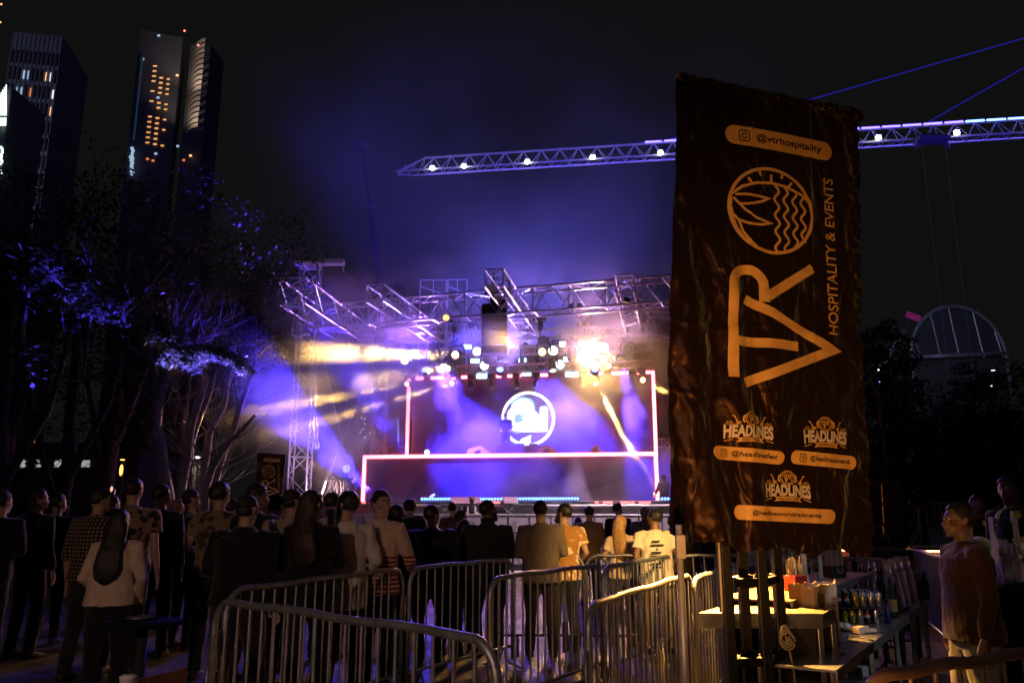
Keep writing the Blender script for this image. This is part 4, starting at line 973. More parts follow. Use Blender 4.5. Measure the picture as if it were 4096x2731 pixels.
def displace(me, amp, sc, seed=0., z0=None):
    me.update(); nr = [tuple(n.vector) for n in me.vertex_normals]; out = []
    for v, q_ in zip(me.vertices, nr):
        p = v.co; n = noise.noise(V3((p.x * sc, p.y * sc, p.z * sc * .55 + seed))) + .5 * noise.noise(V3((p.x * sc * 2.3, p.y * sc * 2.3, p.z * sc * 1.5 + seed + 9)))
        a = amp * n; out += [p.x + q_[0] * a, p.y + q_[1] * a, p.z + q_[2] * a]
    me.vertices.foreach_set('co', out); me.update()
def hairmat(col):
    nm = 'hair_%02d_%02d' % (int(col[0] * 1000), int(col[1] * 1000)); m = bpy.data.materials.get(nm)
    if m: return m
    m = mat(nm, col, .5, 0, .3, 30); N, L = nt(m); b = N['Principled BSDF']; tc = N.new('ShaderNodeTexCoord'); mp = N.new('ShaderNodeMapping'); mp.inputs['Scale'].default_value = (170, 170, 9)
    n = N.new('ShaderNodeTexNoise'); n.inputs['Scale'].default_value = 1; L.new(tc.outputs['Object'], mp.inputs[0]); L.new(mp.outputs[0], n.inputs['Vector'])
    bp = N.new('ShaderNodeBump'); bp.inputs['Strength'].default_value = .5; bp.inputs['Distance'].default_value = .01; L.new(n.outputs['Fac'], bp.inputs['Height']); L.new(bp.outputs[0], b.inputs['Normal']); return m
def skinmat(col): return mat('skin_%03d' % int(col[0] * 1000), col, .5, 0, .08, 9, .08, 120)
def cloth_m(name, col, rough=.85, pattern=None, col2=None, scale=1.):
    m = bpy.data.materials.get(name)
    if m: return m
    m = mat(name, col, rough, 0, .14, 7, .25, 14, .2, sheen=.2); N, L = nt(m); b = N['Principled BSDF']
    if pattern:
        tc = [n for n in N if n.type == 'TEX_COORD'][0]; src = b.inputs['Base Color'].links[0].from_socket if b.inputs['Base Color'].links else None
        mx = N.new('ShaderNodeMixRGB'); mx.inputs[1].default_value = (*col, 1); mx.inputs[2].default_value = (*col2, 1)
        if pattern == 'check':
            sx = N.new('ShaderNodeSeparateXYZ'); L.new(tc.outputs['Object'], sx.inputs[0]); out = []
            for ax in (0, 2):
                w = N.new('ShaderNodeMath'); w.operation = 'MULTIPLY'; w.inputs[1].default_value = 28 * scale; L.new(sx.outputs[ax], w.inputs[0])
                f = N.new('ShaderNodeMath'); f.operation = 'FRACT'; L.new(w.outputs[0], f.inputs[0]); g = N.new('ShaderNodeMath'); g.operation = 'GREATER_THAN'; g.inputs[1].default_value = .5; L.new(f.outputs[0], g.inputs[0]); out.append(g)
            a = N.new('ShaderNodeMath'); a.operation = 'MULTIPLY'; L.new(out[0].outputs[0], a.inputs[0]); L.new(out[1].outputs[0], a.inputs[1]); L.new(a.outputs[0], mx.inputs[0])
        elif pattern == 'stripe':
            sx = N.new('ShaderNodeSeparateXYZ'); L.new(tc.outputs['Object'], sx.inputs[0])
            w = N.new('ShaderNodeMath'); w.operation = 'MULTIPLY'; w.inputs[1].default_value = 27 * scale; L.new(sx.outputs[2], w.inputs[0])
            f = N.new('ShaderNodeMath'); f.operation = 'FRACT'; L.new(w.outputs[0], f.inputs[0]); g = N.new('ShaderNodeMath'); g.operation = 'GREATER_THAN'; g.inputs[1].default_value = .42; L.new(f.outputs[0], g.inputs[0])
            z = N.new('ShaderNodeMath'); z.operation = 'LESS_THAN'; z.inputs[1].default_value = 1.20; L.new(sx.outputs[2], z.inputs[0])
            a = N.new('ShaderNodeMath'); a.operation = 'MULTIPLY'; L.new(g.outputs[0], a.inputs[0]); L.new(z.outputs[0], a.inputs[1]); L.new(a.outputs[0], mx.inputs[0])
        else:                                       # flowers / leaves
            v = N.new('ShaderNodeTexVoronoi'); v.inputs['Scale'].default_value = 9 * scale; n2 = N.new('ShaderNodeTexNoise'); n2.inputs['Scale'].default_value = 16 * scale; n2.inputs['Detail'].default_value = 1
            L.new(tc.outputs['Object'], v.inputs['Vector']); L.new(tc.outputs['Object'], n2.inputs['Vector'])
            a = N.new('ShaderNodeMath'); a.operation = 'MULTIPLY_ADD'; a.inputs[1].default_value = .9; L.new(n2.outputs['Fac'], a.inputs[0]); L.new(v.outputs['Distance'], a.inputs[2])
            g = N.new('ShaderNodeMath'); g.operation = 'LESS_THAN'; g.inputs[1].default_value = .88; L.new(a.outputs[0], g.inputs[0]); L.new(g.outputs[0], mx.inputs[0])
        L.new(mx.outputs[0], b.inputs['Base Color'])
    return m
SK1 = (.42, .26, .18); SK2 = (.24, .13, .08); SK3 = (.10, .055, .035)
BLK = (.012, .010, .010)
NP = [0]
def person(label, u, v, Y, yaw=0., head_yaw=0., hpit=0., H=None, sex='m', skin=SK1, hair='short', hcol=BLK, top=None, tmat=None, bottom=(.02, .02, .025), arms=('down', 'down'), hem=.90, sleeve='long', build=1., shoes=(.03, .03, .03), legs='stand', fine=None, beard=False, group='crowd watching the stage', extras=(), z0=0., name='person', lean=0., hood=False, skirt=False):
    """u,v = top of the head in the photo, Y = distance"""
    NP[0] += 1; seed = NP[0] * 3.7
    if yaw == 0: yaw = random.uniform(-.35, .25)
    if legs == 'stand' and random.random() < .5: legs = 'shift'
    if lean == 0: lean = random.uniform(-.01, .05)
    p = at(u, v, Y); Hh = H or (p.z - z0); sc = Hh / 1.755
    if not H and not (1.35 < Hh < 2.05): print('HEIGHT', label, round(Hh, 2))
    fine = (Y < 7.6) if fine is None else fine
    vox = .009 if fine else .016
    hx = p.x
    t = thing(name, label, 'person', (p.x, p.y, z0), yaw, group); t.scale = (sc * (1.0), sc, sc)
    bw = build
    body = MB()
    # legs
    fa = .06 if legs == 'stand' else .16
    LG = []
    for s_ in (-1, 1):
        hip = V3((s_ * .088 * bw, 0, .90)); kn = V3((s_ * .10 * bw, .015 + (.05 if (legs == 'shift' and s_ > 0) else 0), .49)); an = V3((s_ * (.105 + (.03 if legs == 'shift' else 0)), -.02, .085))
        LG.append((hip, kn, an))
        tub(body, [hip, lerp(hip, kn, .5), kn, lerp(kn, an, .35), an, an - V3((0, 0, .06))], [.09 * bw, .076 * bw, .056, .058, .038, .036], 12)
        body.tube([an + V3((0, -.05, -.05)), an + V3((0, .05, -.045)), an + V3((s_ * .012, .13, -.06)), an + V3((s_ * .015, .19, -.068))], [.034, .042, .042, .022], 10, True, [.034, .036, .026, .014])
    ld = V3((0, lean, 0))
    TR = [(0, -.01, .84, .155 * bw, .105 * bw), (0, -.005, .93, .168 * bw, .122 * bw), (0, 0, 1.05, .142 * bw, .105 * bw), (0, .0, 1.18, .155 * bw, .11 * bw), (0, 0, 1.30, .178 * bw, .118 * bw), (0, -.005, 1.39, .182 * bw, .105 * bw), (0, -.01, 1.455, .125, .075), (0, -.01, 1.49, .068, .062)]
    if sex == 'f': TR = [(x, y, z, rx * (.97 if z < 1 else .86 if z > 1.1 else .88), ry * (.98 if z < 1 else .85)) for x, y, z, rx, ry in TR]
    def LN(z): return lean * max(0, (z - .9) / .6) ** 1.2
    TR = [(x, y + LN(z), z, rx, ry) for x, y, z, rx, ry in TR]
    body.rings(TR, 20)
    nb = V3((0, -.012 + LN(1.45), 1.45)); hc = V3((0, .012 + LN(1.6) , 1.637))
    tub(body, [nb, lerp(nb, hc, .5), hc - V3((0, .0, .03))], [.062, .055, .056], 12)
    T, M = head(body, hc, head_yaw, hpit, fine)
    AR = []
    for s_, ps in ((-1, arms[0]), (1, arms[1])):
        sh, el, wr = arm_pts(s_, ps)
        if sex == 'f': sh.x *= .87; el.x *= .93
        else: sh.x *= .96 * bw; el.x *= (.5 + .5 * bw); wr.x *= (.5 + .5 * bw)
        sh.y += LN(1.43); el.y += LN(1.15); wr.y += LN(1.1)
        AR.append((sh, el, wr)); g = .9 if sex == 'f' else 1.
        tub(body, [sh - V3((sh.x * .12, 0, .01)), lerp(sh, el, .5), el, lerp(el, wr, .4), wr], [.052 * g, .046 * g, .037 * g, .036 * g, .025 * g], 12)
        d = (wr - el).normalized(); hand(body, wr, d, s_, fine, .75 if ps not in ('down',) else .45)
    me = remesh(body, vox, 3); link_mesh(me, 'body', skinmat(skin), t)
    # trousers
    tr = MB(); ease = .014
    if skirt: tr.rings([(0, -.0, .42, .26, .22), (0, 0, .7, .22, .18), (0, 0, .98, .155, .12)], 20)
    else:
        for hip, kn, an in LG: tub(tr, [hip, lerp(hip, kn, .5), kn, lerp(kn, an, .45), an + V3((0, 0, .03)), an + V3((0, .005, -.02))], [(.098) * bw, .086 * bw, .070, .066, .060, .060], 12)
        tr.rings([(0, -.01, .80, .14 * bw, .10 * bw), (0, -.01, .84, .168 * bw, .118 * bw), (0, -.005, .93, .181 * bw, .134 * bw), (0, 0, 1.0, .166 * bw, .125 * bw)], 20)
    me = remesh(tr, vox * 1.15, 2); displace(me, .011, 9, seed); bm_ = bottom if not isinstance(bottom, tuple) else cloth_m('trouser_%d_%d_%d' % tuple(int(c * 1000) for c in bottom), bottom)
    link_mesh(me, 'skirt' if skirt else 'trousers', bm_, t)
    # shoes
    for hip, kn, an in LG:
        sm_ = MB(); sm_.tube([an + V3((0, -.065, -.045)), an + V3((0, 0, -.03)), an + V3((0, .08, -.045)), an + V3((0, .15, -.06)), an + V3((0, .205, -.066))], [.04, .05, .05, .048, .026], 10, True, [.042, .055, .04, .03, .018])
        link_mesh(remesh(sm_, .013, 1), 'shoe', mat('shoe_%d' % int(shoes[0] * 100), shoes, .6), t)
    # top garment
    g = MB(); e = .022 if top is None else .022
    rr = [(0, -.005, hem, .202 * bw + (.006 if hem < .9 else 0), .158 * bw)]
    for x, y, z, rx, ry in TR:
        if z > hem + .03 and z < 1.44: rr.append((x, y, z, max(rx + .026, (.202 if z < 1 else .185 if z < 1.1 else .17 * (.92 if sex == 'f' else 1)) * bw), max(ry + .026, (.156 if z < 1 else .145 if z < 1.1 else 0) * bw)))
    rr += [(0, -.01 + LN(1.45), 1.45, .135 * bw, .092), (0, -.012 + LN(1.49), 1.488, .084, .078), (0, -.012 + LN(1.5), 1.505, .070, .068)]
    if hood: rr += [(0, -.03 + LN(1.5), 1.53, .088, .085), (0, -.02, 1.56, .075, .075)]
    g.rings(rr, 22)
    for (sh, el, wr) in AR:
        k = {'long': 1.0, 'short': .0, 'rolled': .25, 'none': -1}[sleeve] if isinstance(sleeve, str) else sleeve
        a = [sh - V3((sh.x * .35, 0, -.0)), sh + V3((sh.x * .02, 0, .0)), lerp(sh, el, .5)]; r = [.062, .073, .066]
        if k == 0: a[2] = lerp(sh, el, .62); r = [.062, .073, .076]
        elif k > 0: a += [el, lerp(el, wr, max(.2, k * .5)), lerp(el, wr, k * .95)]; r += [.056, .052, .040 if k == 1 else .05]
        if k >= 0: tub(g, a, [q_ * (.9 if sex == 'f' else 1.) for q_ in r], 12)
    me = remesh(g, vox * 1.15, 3); displace(me, .010, 8, seed + 4); displace(me, .005, 22, seed + 2)
    link_mesh(me, 'shirt', tmat, t)
    # hair
    h = MB(); hm = hairmat(hcol)
    if hair in ('short', 'curly', 'fade'):
        h.ball(T(0, -.014, .032), (.0815, .100, .0985), 20, 14, M)
        me = remesh(h, .008 if fine else .014, 1)
        Mi = M.inverted()
        bm = bmesh.new(); bm.from_mesh(me)
        kill = []
        for v_ in bm.verts:
            q_ = Mi @ (v_.co - hc)
            line = -.035 if q_.y < -.02 else (-.03 + (q_.y + .02) * 1.05)
            if q_.y > .055: line = .068
            if hair == 'fade' and q_.z < .02: kill.append(v_)
            elif q_.z < line: kill.append(v_)
        bmesh.ops.delete(bm, geom=kill, context='VERTS'); bm.to_mesh(me); bm.free()
        a = .014 if hair == 'curly' else .006
        for v_ in me.vertices: v_.co += (v_.co - hc).normalized() * (a * (.6 + noise.noise(v_.co * (55 if hair == 'curly' else 38) + V3((seed, 0, 0)))))
        o = link_mesh(me, 'hair', hm, t); so = o.modifiers.new('s', 'SOLIDIFY'); so.thickness = .008; so.offset = -1
    elif hair in ('long', 'longwavy', 'bob', 'tied'):
        zl = {'long': 1.20, 'longwavy': 1.16, 'bob': 1.46, 'tied': 1.52}[hair]
        h.ball(T(0, -.018, .026), (.088, .106, .104), 20, 14, M)
        b0 = T(0, -.055, .0); b1 = T(0, -.085, -.10)
        if hair == 'tied': h.ball(T(0, -.11, .04), (.045, .045, .05), 12, 8, M)
        else: h.tube([T(0, -.035, -.01), b0, b1, V3((b1.x * .6, -.13 + LN(1.4), 1.38)), V3((0, -.155 + LN(1.3), (zl + 1.38) / 2)), V3((0, -.15, zl)), V3((.01, -.14, zl - .05))][:7 if hair != 'bob' else 4], [.08, .094, .098, .115, .12, .10, .04][:7 if hair != 'bob' else 4], 16, True, [.07, .07, .062, .055, .045, .036, .015][:7 if hair != 'bob' else 4])
        me = remesh(h, .009 if fine else .014, 2); Mi = M.inverted()
        bm = bmesh.new(); bm.from_mesh(me); kill = []
        for v_ in bm.verts:
            q_ = Mi @ (v_.co - hc)
            if q_.y > .03 + .25 * max(0, .075 - q_.z) * 0 and q_.z < .066 and q_.y > .02: kill.append(v_)
        bmesh.ops.delete(bm, geom=kill, context='VERTS'); bm.to_mesh(me); bm.free()
        me.update(); nr = [n.vector.copy() for n in me.vertex_normals]
        for v_, vn in zip(me.vertices, nr):
            p_ = v_.co.copy(); w = max(0, 1.6 - p_.z); v_.co = p_ + vn * (.005 * noise.noise(V3((p_.x * 60, p_.y * 40, p_.z * 3 + seed))) + (.022 * w * noise.noise(V3((p_.x * 12, 2, p_.z * 9 + seed))) if hair == 'longwavy' else 0))
        o = link_mesh(me, 'hair', hm, t); so = o.modifiers.new('s', 'SOLIDIFY'); so.thickness = .008; so.offset = -1
    elif hair == 'cap':
        h.ball(T(0, -.012, .034), (.084, .102, .095), 20, 12, M); me = remesh(h, .010, 1); Mi = M.inverted(); bm = bmesh.new(); bm.from_mesh(me)
        bmesh.ops.delete(bm, geom=[v_ for v_ in bm.verts if (Mi @ (v_.co - hc)).z < .025], context='VERTS'); bm.to_mesh(me); bm.free(); o = link_mesh(me, 'cap', mat('cap_%d' % int(hcol[0] * 1000), hcol, .7, 0, .15, 20, .2, 90), t); so = o.modifiers.new('s', 'SOLIDIFY'); so.thickness = .006; so.offset = -1
        b = MB(); n_ = 10; rim = [T(.075 * math.cos(R(18 * i)), .078 + .085 * math.sin(R(18 * i)), .036 - .012 * abs(math.cos(R(18 * i)))) for i in range(n_ + 1)]; low = [p_ - V3((0, 0, .006)) for p_ in rim]
        b.add(rim + low, [tuple(range(n_ + 1)), tuple(range(n_ + 1, 2 * n_ + 2))[::-1]] + [(i, (i + 1) % (n_ + 1), n_ + 1 + (i + 1) % (n_ + 1), n_ + 1 + i) for i in range(n_ + 1)]); lpart(b, 'visor', mat('cap_%d' % int(hcol[0] * 1000), hcol), t)
        h2 = MB(); h2.ball(T(0, -.03, .0), (.0775, .080, .06), 14, 10, M); me = remesh(h2, .01, 1); link_mesh(me, 'hair', hairmat(BLK), t)
    if beard:
        b = MB(); b.tube([T(-.066, .02, -.02), T(-.062, .045, -.065), T(-.038, .076, -.098), T(0, .088, -.112), T(.038, .076, -.098), T(.062, .045, -.065), T(.066, .02, -.02)], [.010, .018, .021, .023, .021, .018, .010], 10)
        b.tube([T(-.03, .086, -.066), T(-.02, .094, -.05), T(0, .101, -.0465), T(.02, .094, -.05), T(.03, .086, -.066)], .0065, 8)
        me = remesh(b, .007, 1); displace(me, .003, 60, seed); link_mesh(me, 'beard', hairmat(BLK), t)
    if fine:
        for nm, zz, mm, in (('eyebrow', .036, hairmat(BLK)),):
            for sx in (-1, 1):
                b = MB(); b.tube([T(sx * .016, .0945, zz + .001), T(sx * .032, .092, zz + .006), T(sx * .050, .078, zz + .002)], [.0035, .004, .002], 6); lpart(b, nm, mm, t, True)
        for sx in (-1, 1):
            b = MB(); b.ball(T(sx * .031, .0785, .012), (.0125, .010, .0075), 12, 8, M); o = lpart(b, 'eye', mat('eye_white', (.55, .5, .47), .2, 0, 0), t, True)
            b = MB(); b.ball(T(sx * .031 + .001, .0875, .012), (.0050, .0025, .0055), 10, 6, M); i_ = b.build('iris', mat('iris_dark', (.02, .012, .01), .1, 0, 0), None, True); i_.parent = o
        b = MB(); b.tube([T(-.025, .0905, -.066), T(-.008, .0985, -.0625), T(.008, .0985, -.0625), T(.025, .0905, -.066)], [.003, .005, .005, .003], 6); b2 = skin[0] * .75, skin[1] * .5, skin[2] * .5
        lpart(b, 'lips', mat('lips_%d' % int(skin[0] * 100), b2, .5, 0, 0), t, True)
    t['_hc'] = tuple(hc)
    return t, T, M, AR
def wp(t, p): # local to world
    sc = t.scale.x; return Matrix.Rotation(t.rotation_euler.z, 3, 'Z') @ (Vector(p) * sc) + t.location
def vest(t, AR, TR_y=0.):
    m = MB(); n = 22
    zs = [(.88, .21, .16), (1.0, .205, .155), (1.12, .20, .15), (1.25, .21, .155), (1.36, .205, .15), (1.44, .17, .125), (1.475, .12, .10)]
    vs = []
    for z, rx, ry in zs:
        for j in range(n):
            a = math.pi / 2 + .30 + (2 * math.pi - .60) * j / (n - 1); vs.append((rx * math.cos(a), ry * math.sin(a), z))
    k = len(zs); fs = [(i * n + j, i * n + j + 1, (i + 1) * n + j + 1, (i + 1) * n + j) for i in range(k - 1) for j in range(n - 1) if not (2 <= i <= 4 and (4 <= j <= 6 or n - 8 <= j <= n - 6))]
    m.add(vs, fs); o = lpart(m, 'hi_vis_vest', mat('hi_vis_yellow', (.60, .66, .05), .6, 0, .1), t, True); s_ = o.modifiers.new('s', 'SOLIDIFY'); s_.thickness = .006
    for z in (1.0, 1.16):
        b = MB(); pts = []
        for j in range(n): a = math.pi / 2 + .30 + (2 * math.pi - .60) * j / (n - 1); pts.append((.213 * math.cos(a), .165 * math.sin(a), z))
        b.add(pts + [(x, y, z_ + .05) for x, y, z_ in pts], [(j, j + 1, n + j + 1, n + j) for j in range(n - 1)]); lpart(b, 'reflective_band', mat('reflective_grey', (.75, .75, .78), .3, .3, .1), t)
    for sx in (-1, 1):
        for fs_ in (((sx * .09, .168, .9), (sx * .14, .160, .9), (sx * .14, .15, 1.42), (sx * .09, .155, 1.42)), ((sx * .09, -.165, .9), (sx * .14, -.155, .9), (sx * .13, -.15, 1.42), (sx * .08, -.155, 1.42))):
            b = MB(); b.quad(*fs_); lpart(b, 'reflective_strap', mat('reflective_grey', (.75, .75, .78)), t)
def cup(label, loc, r=.042, h=.13, m=None, group='drinks in hands', liquid=True):
    t = thing('plastic_cup', label, 'cup', tuple(loc), group=group); b = MB(); b.lathe(loc, [(r * .72, 0), (r, h), (r * 1.03, h), (r * 1.03, h - .006), (r * .94, h - .004), (r * .68, .004)], 18); part(b, 'cup', m or M_cupclear, t, True)
    if liquid: b = MB(); b.lathe(loc, [(r * .68, .006), (r * .9, h * .75)], 16); part(b, 'drink', mat('pale_drink', (.45, .35, .25), .3), t, True)
    return t
M_cupclear = mat('clear_cup_plastic', (.85, .85, .88), .12, 0, 0, trans=.75, alpha=1)

CM = cloth_m
drk = CM('black_cotton', (.008, .008, .009)); nav = CM('dark_navy_cotton', (.010, .011, .018)); gry = CM('grey_cotton', (.15, .14, .13)); 
# far left group
person('dark haired man cut by the left edge of the photo', 6, 1962, 8.5, 0, -.6, tmat=drk, arms=('down', 'front'))
person('dark dressed man, second head from the left edge, face rim lit blue', 160, 1955, 9.5, 0, -.7, tmat=drk)
person('dark dressed man third from the left edge, chin lit violet', 236, 1975, 10.5, 0, -.8, tmat=nav)
person('man in gingham checked shirt behind the woman in the beige sweatshirt', 392, 1952, 8.2, -.1, -.7, tmat=CM('gingham_shirt', (.02, .018, .02), .8, 'check', (.32, .22, .14)), sleeve='rolled')
person('distant man between checked shirt and leaf shirt, cheek lit purple', 455, 1985, 12, 0, -.7, tmat=drk)
person('woman with long black wavy hair in a cream sweatshirt, back turned', 478, 2040, 6.9, .06, .12, sex='f', hair='longwavy', tmat=CM('cream_sweatshirt', (.62, .47, .36)), bottom=(.012, .012, .014), arms=('low', 'pocket'), hem=.93, build=1.16)
person('tall man in a leaf patterned shirt behind the woman in the cream sweatshirt', 540, 1915, 8.6, 0, -.3, tmat=CM('leaf_shirt', (.24, .15, .09), .8, 'flower', (.02, .018, .02), 1.5), arms=('front', 'down'), sleeve='short', build=1.12)
person('dark man between leaf shirt and bald man, face edge lit blue', 652, 1940, 9.6, 0, -.9, tmat=nav)
person('bald man in an olive jacket with a yellow bag strap across his back', 712, 1990, 11.5, 0, -.5, hair='bald', skin=SK2, tmat=CM('olive_jacket', (.09, .075, .035)), bottom=(.02, .018, .02))
person('man in grey tee shirt and dark cap right of the bald man', 768, 1958, 10.2, 0, -.5, hair='cap', hcol=(.02, .02, .025), tmat=gry, sleeve='short')
person('curly haired man in a faded flower shirt, neck lit magenta', 882, 1932, 8.4, .1, -.6, tmat=CM('faded_flower_shirt', (.22, .15, .10), .8, 'flower', (.06, .045, .03), 1.1), hair='curly', sleeve='short', arms=('front', 'front'))
person('dark head low behind the curly haired man', 926, 1998, 11, 0, -.6, tmat=drk)
person('broad man in black with a cap, back turned, left of the small banner', 985, 1982, 6.6, 0, -.2, hair='cap', hcol=(.012, .012, .014), tmat=drk, build=1.25, arms=('front', 'down'))
person('tall man in black whose cheek is lit pink beside the small banner', 1033, 1938, 8.2, 0, -.9, tmat=nav, skin=SK2)
person('dark short man under the small banner', 1108, 1980, 8.8, 0, -.3, tmat=drk)
person('man in a black cap with beige and black hooded shirt', 1170, 1958, 7.9, 0, -.5, hair='cap', hcol=(.015, .015, .018), tmat=CM('beige_tee', (.34, .27, .20)), arms=('front', 'front'), sleeve='short', build=1.08)
person('long haired woman in black holding a drink before the striped man', 1254, 1962, 6.75, -.05, -.5, sex='f', hair='long', hcol=(.035, .02, .015), tmat=drk, arms=('front', 'drink'), build=1.15)
person('man in a white shirt half hidden behind the long haired woman', 1330, 1972, 9.5, 0, -.4, tmat=CM('offwhite_shirt', (.5, .45, .42)), arms=('front', 'down'))
w1 = person('bearded man in a loose white linen shirt turned left', 1392, 1966, 7.2, .25, .75, .12, tmat=CM('white_linen', (.66, .60, .56)), arms=('front', 'low'), sleeve='rolled', beard=True, hem=.78, skin=SK1, bottom=(.015, .015, .02))
s1 = person('man in a cream sweater with red stripes looking back over his shoulder', 1524, 1963, 7.55, -.35, -2.05, -.05, tmat=CM('striped_sweater', (.62, .45, .34), .85, 'stripe', (.25, .03, .025)), arms=('down', 'rest'), hem=.86, skin=SK1, bottom=(.02, .02, .035), fine=True)
person('woman with long dark hair behind the striped sweater man', 1590, 2020, 8.6, 0, -.2, sex='f', hair='long', tmat=drk, build=1.05)
person('small distant dark haired person right of the white shirt man', 1640, 1996, 15, 0, -.9, tmat=drk)
person('man in black with tousled hair standing alone left of the glasses man', 1632 + 10, 2000, 12.5, 0, -.6, tmat=drk, hair='curly')
person('heavy man in black with glasses, near, left of the child', 1729, 2021, 9.2, 0, -.8, .1, tmat=CM('black_jacket', (.013, .013, .015), .6), build=1.35, arms=('front', 'front'), fine=False)
person('distant man in a plaid shirt below the cabinet number', 1812, 2010, 16, 0, -.5, tmat=CM('plaid_shirt', (.04, .03, .04), .8, 'check', (.16, .08, .12), .6), sleeve='short')
person('man in a dark cap with a printed back left of the bearded man in black', 1842, 2040, 11.8, 0, -.2, hair='cap', hcol=(.02, .02, .03), tmat=drk, arms=('down', 'front'), build=1.1)
person('small dark haired woman standing low before the man in the cap', 1855, 2080, 10.2, 0, 0, sex='f', hair='bob', tmat=drk)
person('child like figure lowest in the crowd left of the bearded man', 1808, 2137, 9.6, 0, 0, sex='f', hair='bob', tmat=drk)
b1 = person('bearded man in a black hooded jacket with folded arms, face to the right', 1950, 2002, 9.5, -.15, -.95, .1, tmat=CM('black_fleece', (.022, .026, .022)), build=1.28, beard=True, arms=('fold', 'fold'), skin=SK2, hood=True)
person('man in a grey brown shirt with short black hair beside the flowered shirt', 2162, 2003, 9.6, .0, -.1, tmat=CM('grey_brown_shirt', (.17, .13, .105)), arms=('front', 'front'), build=1.16, hem=.82, legs='shift', bottom=(.03, .02, .02))
person('bearded man in an ochre shirt with white flowers looking left', 2254, 2015, 9.9, .1, .85, .15, tmat=CM('ochre_flower_shirt', (.36, .18, .055), .8, 'flower', (.75, .60, .42), 1.0), arms=('front', 'low'), sleeve='short', beard=True, build=1.08, hem=.84, bottom=(.015, .015, .02))
person('small woman with long dark hair far behind the flowered shirt', 2312, 2068, 16, 0, 0, sex='f', hair='bob', tmat=drk)
person('slim man with large ears in a brown shirt, hands in pockets', 2355, 2025, 14, 0, .0, tmat=CM('brown_shirt', (.16, .10, .07)), arms=('front', 'down'), sleeve='rolled', hem=.84, bottom=(.03, .03, .04))
person('man in black with faded hair, distant, looking right', 2472, 2012, 15.5, 0, -1.0, hair='short', tmat=drk, arms=('front', 'front'))
bl = person('blonde woman with straight long hair in a pale tee shirt', 2484, 2060, 10.3, -.1, -.6, sex='f', hair='long', hcol=(.42, .25, .10), tmat=CM('pale_tee', (.60, .50, .34)), arms=('low', 'low'), sleeve='short', bottom=(.05, .04, .04), build=1.05)
person('bald man in a plaid shirt with a phone behind the white tee shirt man', 2576, 2022, 14.5, -.1, .5, hair='bald', tmat=CM('grey_plaid', (.12, .10, .10), .8, 'check', (.28, .24, .22), .8), sleeve='short', arms=('phone', 'down'), skin=SK2)
wt = person('man in a white tee shirt with black print on its back, looking left', 2618, 2035, 9.8, -.05, .8, .1, tmat=CM('white_tee', (.72, .66, .52)), arms=('front', 'low'), sleeve='short', hem=.82, skin=SK2, hair='short', bottom=(.35, .28, .2), build=1.1)
person('person in an olive hood half hidden by the banner edge', 2690, 2060, 11.5, 0, -.3, tmat=CM('olive_hood', (.2, .13, .04)), hood=True, hair='cap', hcol=(.2, .13, .04), build=1.15)
person('woman in shorts seen between white pole and black tower', 2775, 2040, 14, .2, .2, sex='f', hair='tied', tmat=CM('faded_green_top', (.20, .22, .12)), bottom=(.24, .15, .09))
person('dark man standing behind the banner foot, right of the woman in shorts', 2862, 2030, 12.5, 0, 0, tmat=drk, bottom=(.012, .012, .014))
# bar and security
bm1 = person('bartender in a brown hooded sweater and grey trousers, profile to the left', 3842, 2064, 5.3, 1.45, .1, .05, tmat=CM('brown_sweater', (.040, .017, .012)), arms=('down', 'down'), hem=.86, H=1.66, skin=(.15, .08, .05), bottom=(.20, .19, .17), hair='short', group='people at the bar', hood=False, fine=True, build=1.15)
g1 = person('security guard in a yellow vest standing farther right of the banner', 3908, 1972, 9.5, 2.4, .3, tmat=drk, skin=SK3, group='security guards in yellow vests', arms=('front', 'down'), H=1.80, hair='short')
vest(g1[0], g1[3])
g2 = person('tall security guard in a yellow vest nearest the right edge, arm bent', 4040, 1895, 7.6, 1.9, .3, tmat=drk, skin=SK3, group='security guards in yellow vests', arms=('pocket', 'pocket'), H=1.93, hair='short', fine=False)
vest(g2[0], g2[3])
g3 = person('bald bearded guard in a yellow vest facing the crowd behind the barricade', 1888, 1980, 23.9, math.pi, 0, tmat=drk, skin=SK3, hair='bald', group='security guards in yellow vests', arms=('front', 'front'), z0=.42, beard=True)
vest(g3[0], g3[3])
gp = thing('guard_step', 'low black step along the inner side of the barricade', 'platform', (g3[0].location.x, 23.9, 0)); m = MB(); m.bbox((g3[0].location.x, 24.0, .205), (6, .8, .41), .02); part(m, 'step', M_black, gp)
pdj = st(2022, 1735, 30.6)
dj_p = person('pale faced DJ standing left of the ring logo on the riser', 2022, 1737, pdj.y, math.pi, .3, tmat=drk, group='performers and crew', arms=('console', 'console'), z0=zR, H=1.78, hair='bald', skin=(.5, .36, .3))
tech = person('crew member in a pale shirt crouched at the right stage wing', 2655, 1925, 26.6, .4, .3, tmat=CM('crew_shirt', (.5, .42, .42)), group='performers and crew', z0=zdeck - .75, H=1.6, arms=('console', 'console'))
